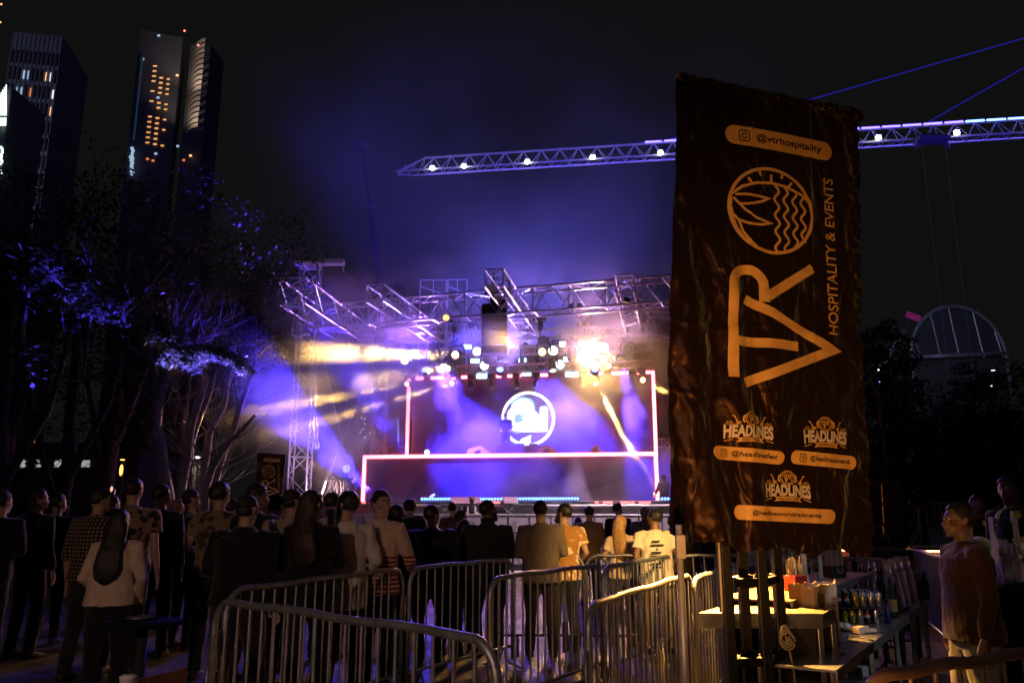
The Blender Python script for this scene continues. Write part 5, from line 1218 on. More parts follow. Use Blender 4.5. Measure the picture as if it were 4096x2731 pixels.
# things held or worn
def child_strip(t, pts, r, name, m_):
    b = MB(); b.tube(pts, r, 8); lpart(b, name, m_, t, True)
for o in list(COL.objects):
    if o.get('label', '').startswith('bald man in an olive'): child_strip(o, [(-.17, -.12, 1.40), (-.05, -.155, 1.28), (.08, -.15, 1.12), (.17, -.1, .98)], .012, 'bag_strap', CM('yellow_strap', (.45, .25, .06)))
    if o.get('label', '').startswith('man in a black cap with beige'): b = MB(); b.tube([(-.15, -.09, 1.46), (-.08, -.15, 1.36), (0, -.165, 1.30), (.08, -.15, 1.36), (.15, -.09, 1.46)], [.03, .045, .05, .045, .03], 10); lpart(b, 'hood', CM('black_hood', (.014, .014, .016)), o, True)
    if o.get('label', '').startswith('heavy man in black with glasses'): 
        b = MB(); hc_ = Vector(o['_hc']); Mh = Matrix.Rotation(-.8, 3, 'Z')
        for sx in (-1, 1): b.tube([hc_ + Mh @ V3((sx * .032 + .018 * math.cos(a), .1, .012 + .014 * math.sin(a))) for a in [i * .7 for i in range(9)]], .002, 5); b.tube([hc_ + Mh @ V3((sx * .05, .1, .015)), hc_ + Mh @ V3((sx * .082, 0, .015))], .002, 5)
        lpart(b, 'glasses', mat('glasses_wire', (.6, .6, .65), .2, .9, 0), o)
b = MB(); b.ball((0, -.105, 1.475), (.125, .055, .06), 14, 8); b.ball((.0, -.125, 1.44), (.08, .05, .07), 12, 8); me = remesh(b, .012, 2); displace(me, .006, 25, 1); link_mesh(me, 'hood', CM('grey_hood', (.22, .22, .2)), bm1[0])
# print on the white tee shirt
b = MB(); vs, fs = text_fit('BMF', .20, .09, .03); pr = lambda x, z: (x, -.158 - .03 * (1 - abs(x) / .18), z)
for (w, h, z, tx) in ((.24, .07, 1.36, 'FAMILY'), (.26, .10, 1.24, '11')):
    pass
b = MB()
for i in range(9): b.box((-.02 + .02 * math.sin(i), -.172, 1.36 - i * .045), (.10 + .08 * math.sin(i * 2.2), .006, .016))
o = lpart(b, 'back_print', CM('black_print', (.02, .02, .02)), wt[0])
def hand_pt(P, i, d=.10):
    t, T, M, AR = P; sh, el, wr = AR[i]; return wp(t, wr + (wr - el).normalized() * d)
q_ = hand_pt(s1, 1); cup('small clear cup of drink in the hand of the striped sweater man', q_ + Vector((-.0, -.02, -.03)))
for o in list(COL.objects):
    if o.get('label', '').startswith('long haired woman in black holding'):
        q_ = wp(o, V3((.1, .33, 1.43))); cup('clear plastic cup raised by the long haired woman', at(1325, 2100, q_.y) , .045, .14)
bpy.context.view_layer.update()
# ================================================================ the bar behind the banner
M_inox = mat('brushed_steel', (.5, .5, .5), .3, .85, .15, 5, .08, 90)
M_wood = mat('worn_counter_top', (.30, .22, .13), .38, .0, .25, 6, .08, 30)
M_panel = mat('dark_panel', (.03, .022, .02), .6, 0, .2, 3)
bt = thing('prep_table', 'stainless steel prep table with golden lit top behind the black tower legs', 'table', tuple(atz(3040, 2440, 0)) if False else (1.75, 5.75, 0))
q4 = [atz(2788, 2454, .95), atz(3292, 2456, .95), atz(3340, 2432, .95), atz(2906, 2418, .95)]
def slab(q, z0, z1, mb=None):
    mb = mb or MB(); vs = [(p.x, p.y, z0) for p in q] + [(p.x, p.y, z1) for p in q]; k = len(q)
    return mb.add(vs, [tuple(range(k))[::-1], tuple(range(k, 2 * k))] + [(i, (i + 1) % k, k + (i + 1) % k, k + i) for i in range(k)])
part(slab(q4, .945, .955), 'table_top', M_wood, bt)
m = MB(); c = sum(q4, Vector()) / 4; q4i = [p + (c - p).normalized() * .004 for p in q4]; slab(q4i, .86, .9445, m); part(m, 'apron', M_inox, bt)
q4b = [p + (c - p).normalized() * .06 for p in q4]; q4b[0].x += .55; q4b[3].x += .3
part(slab(q4b, .05, .86), 'side_panel', M_panel, bt)
for p in (q4[1], q4[2]):
    pp = p + (c - p).normalized() * .03; m = MB(); m.bbox((pp.x, pp.y, .43), (.035, .035, .86), .004); part(m, 'leg', M_inox, bt)
D2 = Vector((.546, .838, 0)); N2 = Vector((-.838, .546, 0)); E0 = Vector((1.89, 4.96, 0))
def bq(a0, a1, n0, n1): return [E0 + D2 * a + N2 * n for a, n in ((a0, n0), (a1, n0), (a1, n1), (a0, n1))]
bs = thing('bar_station', 'long stainless bar station with two shelves running away on the right', 'bar counter', tuple(E0))
part(slab(bq(.0, 4.6, 0, .5), .685, .70), 'lower_shelf', M_inox, bs)
m = MB(); slab(bq(0, 4.6, -.012, -.002), .64, .705, m); part(m, 'front_lip', M_inox, bs)
part(slab(bq(.72, 3.9, .42, .92), .985, 1.0), 'upper_shelf', mat('orange_counter_top', (.52, .26, .12), .4, 0, .2, 7), bs)
part(slab(bq(.72, 3.9, .40, .417), .95, 1.003), 'upper_lip', M_inox, bs)
part(slab(bq(.75, 3.85, .86, .90), .05, .984), 'back_panel', M_panel, bs)
part(slab(bq(.75, 4.4, .505, .53), .05, .684), 'rear_panel', M_panel, bs)
for a in (.08, 1.3, 2.5, 3.5, 4.5):
    for n_ in (.03, .46): 
        p = E0 + D2 * a + N2 * n_; m = MB(); m.bbox((p.x, p.y, .342), (.035, .035, .684), .004); part(m, 'leg', M_inox, bs)
part(slab(bq(.05, 1.9, .02, .45), .30, .315), 'bottom_shelf', M_inox, bs)
def onz(u, v, z): return atz(u, v, z)
# cans
M_can = mat('silver_can', (.6, .6, .62), .22, .95, .05); M_canb = mat('black_can', (.012, .012, .02), .25, .3, 0); M_cang = mat('gold_can', (.5, .38, .06), .22, .8, .05)
M_cr = mat('can_red', (.55, .02, .03), .35, 0, 0); M_cw = mat('can_white', (.8, .8, .82), .35, 0, 0); M_cb = mat('can_blue', (.02, .08, .5), .35, 0, 0)
LZ = .702
def can(p, kind, label, z):
    t = thing('drink_can', label, 'can', (p[0], p[1], z), group='drink cans stacked on the lower bar shelf'); r = .029; h = .118
    m = MB(); m.lathe((p[0], p[1], z), [(r * .8, 0), (r, .008), (r, h - .012), (r * .86, h - .002), (r * .86, h), (r * .78, h - .004)], 16); part(m, 'body', {'s': M_can, 'b': M_canb, 'g': M_cang}[kind], t, True)
    m = MB(); m.lathe((p[0], p[1], z), [(r * .83, h - .003), (r * .83, h + .001), (r * .76, h + .001)], 14); m.box((p[0] + .006, p[1], z + h + .002), (.014, .008, .002)); part(m, 'lid', M_can, t)
    if kind == 'b':
        c = Vector((p[0], p[1], z + .062)); f = (Vector((0, 0, 0)) - Vector((p[0], p[1], 0))).normalized(); a0 = math.atan2(f.y, f.x) - .35; R_ = .0225
        def cyl(x, y, o=.0006): a = a0 + x / r; return (c.x + (r + o) * math.cos(a), c.y + (r + o) * math.sin(a), c.z + y)
        def disc_part(y0, y1, nm, mm, o=.0006, k=.97):
            m = MB(); n_ = 6; vs = []; 
            for i in range(n_ + 1):
                y = R_ * (y0 + (y1 - y0) * i / n_); w = math.sqrt(max(0, R_ * R_ - y * y))
                for j in range(9): vs.append(cyl(-w + 2 * w * j / 8, y, o))
            m.add(vs, [(i * 9 + j, i * 9 + j + 1, (i + 1) * 9 + j + 1, (i + 1) * 9 + j) for i in range(n_) for j in range(8)]); part(m, nm, mm, t)
        disc_part(-.98, -.36, 'emblem_blue', M_cb); disc_part(.36, .98, 'emblem_red', M_cr); disc_part(-.36, .36, 'emblem_white', M_cw)
        vs, fs = text_fit('PEPSI', .033, .011, .03); m = MB(); m.add([cyl(x, y, .0012) for x, y in vs], fs); part(m, 'emblem_text', M_canb, t)
rowc = 0
def cgrid(u0, v0, z, nx, ny, kinds, lab):
    global rowc
    p0 = onz(u0, v0, z); dx = Vector((.0625, 0, 0)); 
    for j in range(ny):
        for i in range(nx):
            p = p0 + Vector((1, -.12, 0)) * (.0625 * i) + Vector((.28, .96, 0)) * (.0625 * j)
            k = kinds[(i + j * nx) % len(kinds)] if j == 0 else random.choice('bbss')
            front = 'front row' if j == 0 else 'row %d behind the front' % (j + 1)
            can(p, k, ('%s %s can, %s, number %d from the left' % (lab, {'s': 'silver', 'b': 'black cola', 'g': 'golden'}[k], front, i + 1)) if j < 2 else '%s can deep in the packed cluster of cans' % lab, z)
cgrid(3380, 2492, LZ, 5, 4, 'ggsbs', 'lower layer')
tr = thing('can_tray', 'dark cardboard tray between the two layers of cans', 'tray', tuple(onz(3440, 2460, LZ))); p = onz(3380, 2492, LZ); m = MB(); m.bbox((p.x + .13, p.y + .1, LZ + .126), (.36, .36, .008), .003, Matrix.Rotation(-.12, 3, 'Z')); part(m, 'tray', mat('dark_card', (.03, .025, .02), .8), tr)
cgrid(3372, 2492, LZ, 5, 5, 'bbsss', 'upper layer') if False else None
def cgrid2():
    p0 = onz(3380, 2492, LZ) + Vector((-.035, -.01, 0)); z = LZ + .131
    for j in range(6):
        for i in range(6):
            p = p0 + Vector((1, -.12, 0)) * (.0625 * i) + Vector((.28, .96, 0)) * (.0625 * j); k = 'bbgsss'[i] if j == 0 else random.choice('bbsb')
            can(p, k, 'upper layer %s can, front row, number %d from the left' % ({'s': 'silver', 'b': 'black cola', 'g': 'golden'}[k], i + 1) if j == 0 else 'upper layer can behind the front row of cans', z)
cgrid2()
# bottles
def bottle(u, v, z, h, col, label, r=.036, cap=(.01, .01, .01), lab=None, trans=.3, spout=True):
    p = onz(u, v, z); t = thing('bottle', label, 'bottle', tuple(p), group='bottles on the bar station')
    m = MB(); m.lathe(p, [(r * .9, 0), (r, .01), (r, h * .52), (r * .92, h * .58), (r * .45, h * .70), (r * .36, h * .76), (r * .36, h * .92), (r * .42, h * .93), (r * .42, h * .95)], 18); part(m, 'glass', mat('glass_%d_%d' % (int(col[0] * 100), int(col[2] * 100)), col, .08, 0, 0, trans=trans), t, True)
    m = MB(); m.lathe(p + Vector((0, 0, h * .93)), [(r * .44, 0), (r * .44, h * .07), (r * .2, h * .08)] + ([(r * .12, h * .13)] if spout else []), 12); part(m, 'cap', mat('cap_black', cap, .4), t, True)
    if lab: m = MB(); m.lathe(p, [(r * 1.01, h * .14), (r * 1.02, h * .15), (r * 1.02, h * .44), (r * 1.01, h * .45)], 18); part(m, 'label', mat('label_%d' % int(lab[0] * 100), lab, .5), t, True)
    return t
bottle(3450, 2385, LZ, .30, (.25, .10, .02), 'amber bottle with pourer, back left of the cans', lab=(.5, .35, .2))
bottle(3470, 2392, LZ, .28, (.18, .08, .02), 'small amber bottle beside the clear bottle')
bottle(3492, 2405, LZ, .33, (.75, .75, .78), 'clear bottle with long black neck rising from the cans', r=.042, trans=.85)
bottle(3520, 2400, LZ, .31, (.10, .04, .01), 'dark bottle with pale collar before the cup stacks', lab=(.35, .3, .2))
bottle(3535, 2392, LZ, .30, (.05, .03, .02), 'black bottle between clear bottle and cup stacks')
bottle(3572, 2465, LZ, .33, (.02, .03, .015), 'tall dark bottle with brown label in front of the cup stacks', r=.045, lab=(.28, .16, .06))
bottle(3590, 2455, LZ, .27, (.02, .02, .02), 'dark bottle half hidden right of the brown labelled bottle')
bottle(3555, 2490, LZ, .2, (.01, .02, .2), 'small blue capped bottle at the front of the shelf', r=.025, cap=(.02, .05, .4))
for k, (u, v) in enumerate(((3676, 2402), (3688, 2396), (3700, 2394), (3710, 2392))):
    bottle(u, v, LZ, .27, (.02, .03, .01), 'bottle at the far end of the shelf, %s' % ['leftmost, dark', 'second, greenish neck', 'third, pale neck', 'rightmost, squat'][k], r=.03, cap=(.02, .02, .02) if k != 2 else (.5, .6, .55))
for k, (u, v) in enumerate(((3410, 2350), (3425, 2345), (3395, 2352))): bottle(u, v, LZ, .22, (.12, .05, .02), 'small red brown bottle behind the carton, %s' % ['middle', 'right', 'left'][k], r=.03, lab=(.6, .5, .4))
# cup stacks
M_cup = mat('clear_cup_stack', (.8, .82, .85), .15, 0, 0, trans=.6, spec=.6)
def cupstack(u, v, z, h, label, lean=0., r=.046, top=True):
    p = onz(u, v, z); t = thing('cup_stack', label, 'cups', tuple(p), group='stacks of clear plastic cups on the bar')
    n_ = int((h - .12) / .012); ax = Vector((lean, 0, 1)).normalized(); prof = []
    for i in range(n_):
        z0 = i * .012; prof += [(r * 1.0, z0), (r * 1.06, z0 + .003), (r * 1.0, z0 + .006)]
    m = MB(); m.lathe(p, prof, 16, ax); part(m, 'rims', M_cup, t, True)
    m = MB(); m.lathe(p + ax * (n_ * .012 + .001), [(r * .99, 0), (r * .72, .118), (r * .70, .12)], 16, ax); part(m, 'top_cup', M_cup, t, True)
cupstack(3580, 2440, LZ, .44, 'cup stack nearest the dark bottle, amber edge', -.1)
cupstack(3608, 2436, LZ, .47, 'second ribbed cup stack from the dark bottle', -.12)
cupstack(3632, 2428, LZ, .48, 'third ribbed cup stack, teal rims', -.12)
cupstack(3660, 2414, LZ, .47, 'rightmost ribbed cup stack on the bar, leaning left', -.12)
for k, (u, v, h) in enumerate(((3478, 2370, .37), (3500, 2366, .38), (3527, 2362, .40), (3550, 2364, .42), (3577, 2360, .40), (3602, 2358, .40))): cupstack(u, v, LZ, h, 'clear cup stack in the back row, %s' % ['first from the left', 'second from the left', 'third from the left', 'third from the right', 'second from the right', 'last on the right'][k], -.02)
ct = thing('cup_tray', 'black tray under the cup stacks', 'tray', tuple(onz(3610, 2450, LZ))); p = onz(3600, 2444, LZ); m = MB(); m.bbox((p.x, p.y - .03, LZ + .02), (.32, .06, .038), .006, Matrix.Rotation(.9, 3, 'Z')); part(m, 'tray', M_black, ct)
# carton
cb = thing('cardboard_carton', 'torn open cardboard carton with fruit print beside the prep table', 'carton', tuple(onz(3300, 2570, LZ)))
A0 = onz(3272, 2585, LZ); A1 = onz(3362, 2568, LZ); A2 = A1 + D2 * .22; A3 = A0 + Vector((-.12, .16, 0)); H_ = .40
M_card = mat('cardboard', (.52, .35, .20), .8, 0, .12, 12); M_card2 = mat('printed_card', (.62, .52, .42), .7, 0, .08)
corners = [A0, A1, A2 + Vector((-.05, 0, 0)), A3]
for i, nm in enumerate(('front', 'side', 'back', 'side')):
    a, b = corners[i], corners[(i + 1) % 4]; d = (b - a).normalized(); n_ = Vector((d.y, -d.x, 0)) * .004; m = MB(); K = 14
    top = [H_ + .008 * math.sin(j * 2.1 + i) + .006 * random.random() - (.02 if (i == 3 and j > 9) else 0) for j in range(K + 1)]
    vs = []
    for j in range(K + 1): p = a + (b - a) * (j / K); vs += [(p.x, p.y, LZ), (p.x, p.y, LZ + top[j]), (p.x + n_.x, p.y + n_.y, LZ), (p.x + n_.x, p.y + n_.y, LZ + top[j])]
    m.add(vs, [(4 * j, 4 * j + 4, 4 * j + 5, 4 * j + 1) for j in range(K)] + [(4 * j + 2, 4 * j + 3, 4 * j + 7, 4 * j + 6) for j in range(K)] + [(4 * j + 1, 4 * j + 5, 4 * j + 7, 4 * j + 3) for j in range(K)]); part(m, nm + '_wall', M_card if i else M_card2, cb)
m = MB(); d = (A1 - A0).normalized(); fl = A0 + d * .05; m.add([fl + Vector((0, -.006, H_)), fl + d * .09 + Vector((0, -.006, H_)), fl + d * .085 + Vector((-.01, -.03, H_ - .06)), fl + d * .01 + Vector((0, -.03, H_ - .055))], [(0, 1, 2, 3)]); part(m, 'torn_flap', M_card, cb)
dn = Vector((d.y, -d.x, 0)); W_ = (A1 - A0).length
for (x, z, rx, rz_, col, nm) in ((.25, .30, .16, .07, (.10, .12, .03), 'leaf_print'), (.2, .12, .12, .05, (.6, .38, .03), 'fruit_print'), (.35, .22, .08, .06, (.5, .05, .03), 'fruit_print'), (.12, .05, .1, .03, (.5, .4, .05), 'fruit_print')):
    m = MB(); m.prism([(rx * math.cos(a) * W_, rz_ * math.sin(a) * 1) for a in [i * math.pi / 8 for i in range(16)]], A0 + d * (x * W_) + dn * .0055 + Vector((0, 0, z)), d, (0, 0, 1), .0008); part(m, nm, mat('print_%d_%d' % (int(col[0] * 100), int(col[1] * 100)), col, .6), cb)
for k_ in range(5):
    m = MB(); m.prism([(0, 0), (.22 * W_, 0), (.22 * W_, .006), (0, .006)], A0 + d * (.66 * W_) + dn * .0055 + Vector((0, 0, .1 + .05 * k_)), d, (0, 0, 1), .0008); part(m, 'small_print', mat('print_brown', (.25, .12, .06), .6), cb)
# things on the upper shelf
UZ = 1.002
def box_thing(name, label, cat, c, d, m_, rot=0., bev=.004, extra=None):
    t = thing(name, label, cat, tuple(c)); m = MB(); m.bbox((c[0], c[1], c[2] + d[2] / 2), d, bev, Matrix.Rotation(rot, 3, 'Z')); part(m, extra or 'body', m_, t); return t
p = onz(3185, 2362, UZ); t = box_thing('straw_box', 'red holder full of pale wooden stirrers behind the tower leg', 'stirrer holder', p, (.13, .12, .12), mat('red_plastic', (.35, .03, .02), .35), .5, .006, 'holder')
for k in range(46):
    q_ = p + Vector((random.uniform(-.055, .055), random.uniform(-.05, .05), .11)); h_ = random.uniform(.08, .15); m = MB(); m.tube([q_, q_ + Vector((random.uniform(-.01, .01), 0, h_))], .003, 5); part(m, 'stirrer', mat('stirrer_wood', (.68, .56, .36), .7, 0, .2, 30), t)
p = onz(3222, 2350, UZ); t = box_thing('straw_bundle', 'bundle of paper wrapped straws standing beside the red holder', 'straws', p, (.05, .05, .10), mat('clear_holder', (.6, .5, .4), .3), .5, .006, 'holder')
for k in range(22): q_ = p + Vector((random.uniform(-.02, .02), random.uniform(-.02, .02), .09)); m = MB(); m.tube([q_, q_ + Vector((random.uniform(-.008, .008), 0, .15 + random.random() * .03))], .004, 6); part(m, 'straw', mat('paper_straw', (.75, .68, .5), .6), t)
p = onz(3340, 2308, UZ); t = box_thing('napkin_box', 'black napkin box with gold round print, filled with upright menus', 'napkin box', p, (.16, .13, .11), mat('black_card', (.014, .012, .012), .4), .35, .004, 'box')
cr_ = Matrix.Rotation(.35, 3, 'Z')
m = MB()
V, Fc = join([stroke(arc(0, 0, .03, 150, 390, 20), .003), stroke(arc(0, 0, .024, 150, 390, 20), .002)]); m.add([p + cr_ @ V3((x + .01, -.067, .075 + y)) for x, y in V], Fc); part(m, 'gold_print', M_gold, t)
for k in range(24): 
    q_ = p + cr_ @ V3((-.07 + .0058 * k, random.uniform(-.01, .0), .17)); m = MB(); m.bbox(q_, (.0025, .10, .15 + random.random() * .02), .0008, Matrix.Rotation(.35 + random.uniform(-.1, .1), 3, 'Z')); part(m, 'card', mat('menu_card_%d' % (k % 3), ((.72, .58, .42), (.55, .36, .2), (.66, .42, .22))[k % 3], .6), t)
p = onz(3285, 2332, UZ); t = box_thing('sign_holder', 'clear acrylic sign holder with flared foot before the napkin box', 'sign holder', p, (.10, .07, .012), mat('acrylic', (.8, .78, .75), .1, 0, 0, trans=.7), .35, .003, 'foot')
m = MB(); m.bbox(p + V3((0, 0, .12)), (.045, .012, .22), .003, cr_); part(m, 'plate', mat('acrylic', (.8, .78, .75)), t); m = MB(); m.bbox(p + V3((0, 0, .13)) - cr_ @ V3((0, .008, 0)), (.03, .002, .18), .0005, cr_); part(m, 'insert', mat('paper_insert', (.35, .32, .25), .6), t)
m = MB(); m.prism([(-.05, 0), (.05, 0), (.02, .035), (-.02, .035)], p + V3((0, -.02, .011)), cr_ @ V3((1, 0, 0)), (0, 0, 1), -.02); part(m, 'flare', mat('acrylic', (.8, .78, .75)), t)
p = onz(3440, 2530, LZ); t = box_thing('paper_box', 'small torn white paper box lying on the lower shelf', 'box', p, (.13, .08, .05), mat('pale_paper', (.72, .58, .45), .7), .6, .003, 'box')
m = MB(); m.bbox(p + V3((.07, .0, .02)), (.10, .06, .025), .003, Matrix.Rotation(.2, 3, 'Z')); part(m, 'flap', mat('pale_paper', (.72, .58, .45)), t)
p = onz(3382, 2520, LZ); t = thing('napkin_pile', 'crumpled white napkins beside the carton', 'napkins', tuple(p)); m = MB(); m.ball(p + V3((0, 0, .03)), (.05, .05, .03), 14, 10); me = remesh(m, .006, 0); displace(me, .014, 40, 2.); o = link_mesh(me, 'napkin', mat('napkin_white', (.7, .7, .72), .8), t); o.location = -Vector(t.location) * 1; 
p = onz(3345, 2625, LZ); t = box_thing('cutting_knife', 'flat steel tool lying on the near end of the lower shelf', 'tool', p, (.12, .02, .004), M_inox, .9, .001, 'blade'); m = MB(); m.bbox(p + V3((.06, .06, .006)), (.07, .02, .014), .004, Matrix.Rotation(.9, 3, 'Z')); part(m, 'handle', M_black, t)
t = thing('black_cable', 'black cable looping over the edge of the lower shelf', 'cable', tuple(onz(3450, 2560, LZ))); m = MB(); m.tube([onz(3390, 2545, LZ + .01), onz(3430, 2540, LZ + .015), onz(3470, 2552, LZ + .012), onz(3490, 2560, LZ + .01), onz(3490, 2560, LZ - .1) + V3((.03, -.03, 0)), onz(3490, 2560, LZ - .35) + V3((.04, -.02, 0)), onz(3490, 2560, LZ - .68) + V3((0, .1, 0))], .006, 8); part(m, 'cable', M_black, t, True)
for k, (u, v, z, c_) in enumerate(((3438, 2660, .34, (.4, .4, .38)), (3480, 2668, .34, (.25, .22, .2)), (3455, 2700, .34, (.55, .55, .52)))):
    p = onz(u, v, z); t = box_thing('stacked_tin', 'tin on the bottom shelf under the bar, %s' % ['left one', 'right one', 'nearest one, pale'][k], 'tin', p, (.12, .1, .07), mat('tin_%d' % k, c_, .4, .4), .4, .006)
# bar stools legs / tall stools behind
for k, (u, v) in enumerate(((3660, 2330), (3730, 2300))):
    p = atz(u + 60, 2420, .75); t = thing('bar_stool', 'dark bar stool %s' % ['at the far end of the bar', 'beside the bartender'][k], 'bar stool', (p.x, p.y + 1.2, 0), group='bar stools'); x, y = p.x, p.y + 1.2
    m = MB(); m.bbox((x, y, .76), (.34, .34, .05), .015); part(m, 'seat', mat('stool_wood', (.06, .04, .03), .5), t)
    for sx in (-1, 1):
        for sy in (-1, 1): m = MB(); m.tube([(x + sx * .12, y + sy * .12, .74), (x + sx * .18, y + sy * .18, 0)], .014, 8); part(m, 'leg', M_black, t)
    m = MB(); m.tube([(x - .155, y - .155, .28), (x + .155, y - .155, .28), (x + .155, y + .155, .28), (x - .155, y + .155, .28)], .01, 6, closed=True); part(m, 'footrest', M_black, t)
# corrugated counter lit orange far behind
M_cor = mat('corrugated_front', (.36, .22, .18), .45, .3, .1)
t = thing('corrugated_counter', 'far corrugated counter front with its upper edge glowing orange', 'bar counter', tuple(at(3580, 2200, 13.5)))
pa, pb = at(3330, 2262, 13.0), at(3880, 2262, 12.6); pa.z = pb.z = 0; n_ = 64; h1 = at(3500, 2205, 13).z; vs = []
for i in range(n_ * 4 + 1):
    k = i / (n_ * 4); p = pa + (pb - pa) * k; y = .035 * math.sin(i * math.pi / 2); vs += [(p.x, p.y + y, .03), (p.x, p.y + y, h1)]
m = MB(); m.add(vs, [(2 * i, 2 * i + 2, 2 * i + 3, 2 * i + 1) for i in range(n_ * 4)]); part(m, 'front', M_cor, t, True)
m = MB(); mid = (pa + pb) / 2; m.bbox((mid.x, mid.y + .14, h1 + .06), ((pb - pa).length + .1, .5, .05), .01, Matrix.Rotation(math.atan2((pb - pa).y, (pb - pa).x), 3, 'Z')); part(m, 'top', M_panel, t)
m = MB(); m.tube([pa + V3((0, -.09, h1 + .025)), pb + V3((0, -.09, h1 + .025))], .012, 8); part(m, 'light_strip', emit('orange_strip', (1, .36, .12), 14), t)
for k, (u0, u1, lb) in enumerate(((3412, 3425, 'black post of the bar tent behind the cup stacks'),)):
    p = at(3418, 2300, 9.5); t = thing('tent_post', lb, 'post', (p.x, p.y, 0)); m = MB(); m.bbox((p.x, p.y, 1.15), (.06, .06, 2.3), .006); part(m, 'post', M_frame, t); m = MB(); m.bbox((p.x, p.y, .01), (.2, .2, .018), .004); part(m, 'foot_plate', M_frame, t)
p0, p1 = at(3440, 2218, 9.6), at(3648, 2216, 9.6); t = thing('black_counter_panel', 'black panel standing over the cup stacks', 'panel', ((p0.x + p1.x) / 2, 9.6, 0)); m = MB(); m.bbox(((p0.x + p1.x) / 2, 9.6, at(3500, 2205, 9.6).z - .04), ((p1.x - p0.x), .06, .12), .008); part(m, 'panel', M_black, t)
for xx in (p0.x + .03, p1.x - .03): m = MB(); m.bbox((xx, 9.6, .5), (.05, .05, 1.0), .005); part(m, 'leg', M_black, t)
# black equipment rack; gold light on its edges painted as trim colour
t = thing('equipment_cage', 'tall black cage of boxes with thin gold lit edges right of the banner', 'equipment rack', tuple(at(3560, 2100, 12)))
pa, pb = at(3488, 2180, 12), at(3632, 2180, 12); z1 = at(3560, 1915, 12).z
for k in range(4):
    z0_ = .05 + k * (z1 - .05) / 4; m = MB(); m.bbox(((pa.x + pb.x) / 2, 12.3, z0_ + (z1 - .05) / 8), (pb.x - pa.x, .6, (z1 - .05) / 4 - .02), .02); part(m, 'case', M_black, t)
for v in (1932, 2015, 2102, 2188): m = MB(); z_ = at(3560, v, 12).z; m.tube([(pa.x, 11.98, z_), (pb.x - .05, 11.98, z_ + .01)], .007, 6); part(m, 'edge_trim', mat('gold_lit_edge', (.6, .35, .1), .3, .8), t)
for (u, v0, v1) in ((3526, 1935, 2010), (3531, 2020, 2095), (3551, 2135, 2165), (3532, 2105, 2150)): m = MB(); m.tube([(at(u, v0, 11.97).x, 11.97, at(u, v0, 11.97).z), (at(u + 4, v1, 11.97).x, 11.97, at(u + 4, v1, 11.97).z)], .016, 8); part(m, 'handle', mat('gold_lit_edge', (.6, .35, .1)), t)
# mesh fence behind
for k in range(3):
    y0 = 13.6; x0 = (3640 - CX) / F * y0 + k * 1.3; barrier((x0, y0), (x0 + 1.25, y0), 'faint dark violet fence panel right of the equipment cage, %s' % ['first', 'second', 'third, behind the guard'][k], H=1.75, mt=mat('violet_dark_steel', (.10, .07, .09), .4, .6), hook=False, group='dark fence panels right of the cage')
# fridge and cups on the far right
t = thing('drinks_table', 'dark table with cups behind the bartender at the right edge', 'table', tuple(atz(4030, 2420, .95))); p = at(4060, 2330, 7.0)
m = MB(); m.bbox((p.x, p.y, p.z), (1.0, .6, .04), .008); part(m, 'top', M_panel, t); m = MB(); m.bbox((p.x + .05, p.y + .1, p.z / 2 - .02), (.8, .4, p.z - .04), .01); part(m, 'base', M_black, t)
def cups_at(p, h, label): 
    t = thing('cup_stack', label, 'cups', tuple(p), group='cup stacks at the right edge'); r = .045; prof = []
    for i in range(int((h - .12) / .012)): prof += [(r, i * .012), (r * 1.06, i * .012 + .003), (r, i * .012 + .006)]
    m = MB(); m.lathe(p, prof, 14); part(m, 'rims', M_cup, t, True); m = MB(); m.lathe(p + V3((0, 0, h - .119)), [(r * .99, 0), (r * .72, .118)], 14); part(m, 'top_cup', M_cup, t, True)
for k, u in enumerate((4035, 4058, 4080)): q_ = at(u, 2330, 6.9); q_.z = p.z + .021; cups_at(q_, .34 - .03 * k, 'violet lit cup stack at the right edge, %s' % ['left', 'middle', 'right'][k])
t = thing('glass_fridge', 'drinks fridge with pale door edge behind the bartender', 'fridge', tuple(at(3990, 2200, 8.6))); p0, p1 = at(3945, 2165, 8.6), at(4052, 2165, 8.6)
m = MB(); m.bbox(((p0.x + p1.x) / 2, 8.9, p0.z / 2), (p1.x - p0.x, .5, p0.z), .02); part(m, 'cabinet', M_gear, t)
m = MB(); cx_ = (p0.x + p1.x) / 2; m.bbox((cx_ - .05, 8.63, p0.z - .02), (p1.x - p0.x - .1, .03, .03), .004); m.bbox((cx_ + .04, 8.63, p0.z - .3), (.03, .03, .6), .004); part(m, 'door_frame', M_alu, t)
m = MB(); m.bbox((cx_ + .12, 8.62, p0.z - .2), (.12, .02, .26), .01); part(m, 'panel', mat('fridge_sticker', (.55, .55, .62), .4), t)
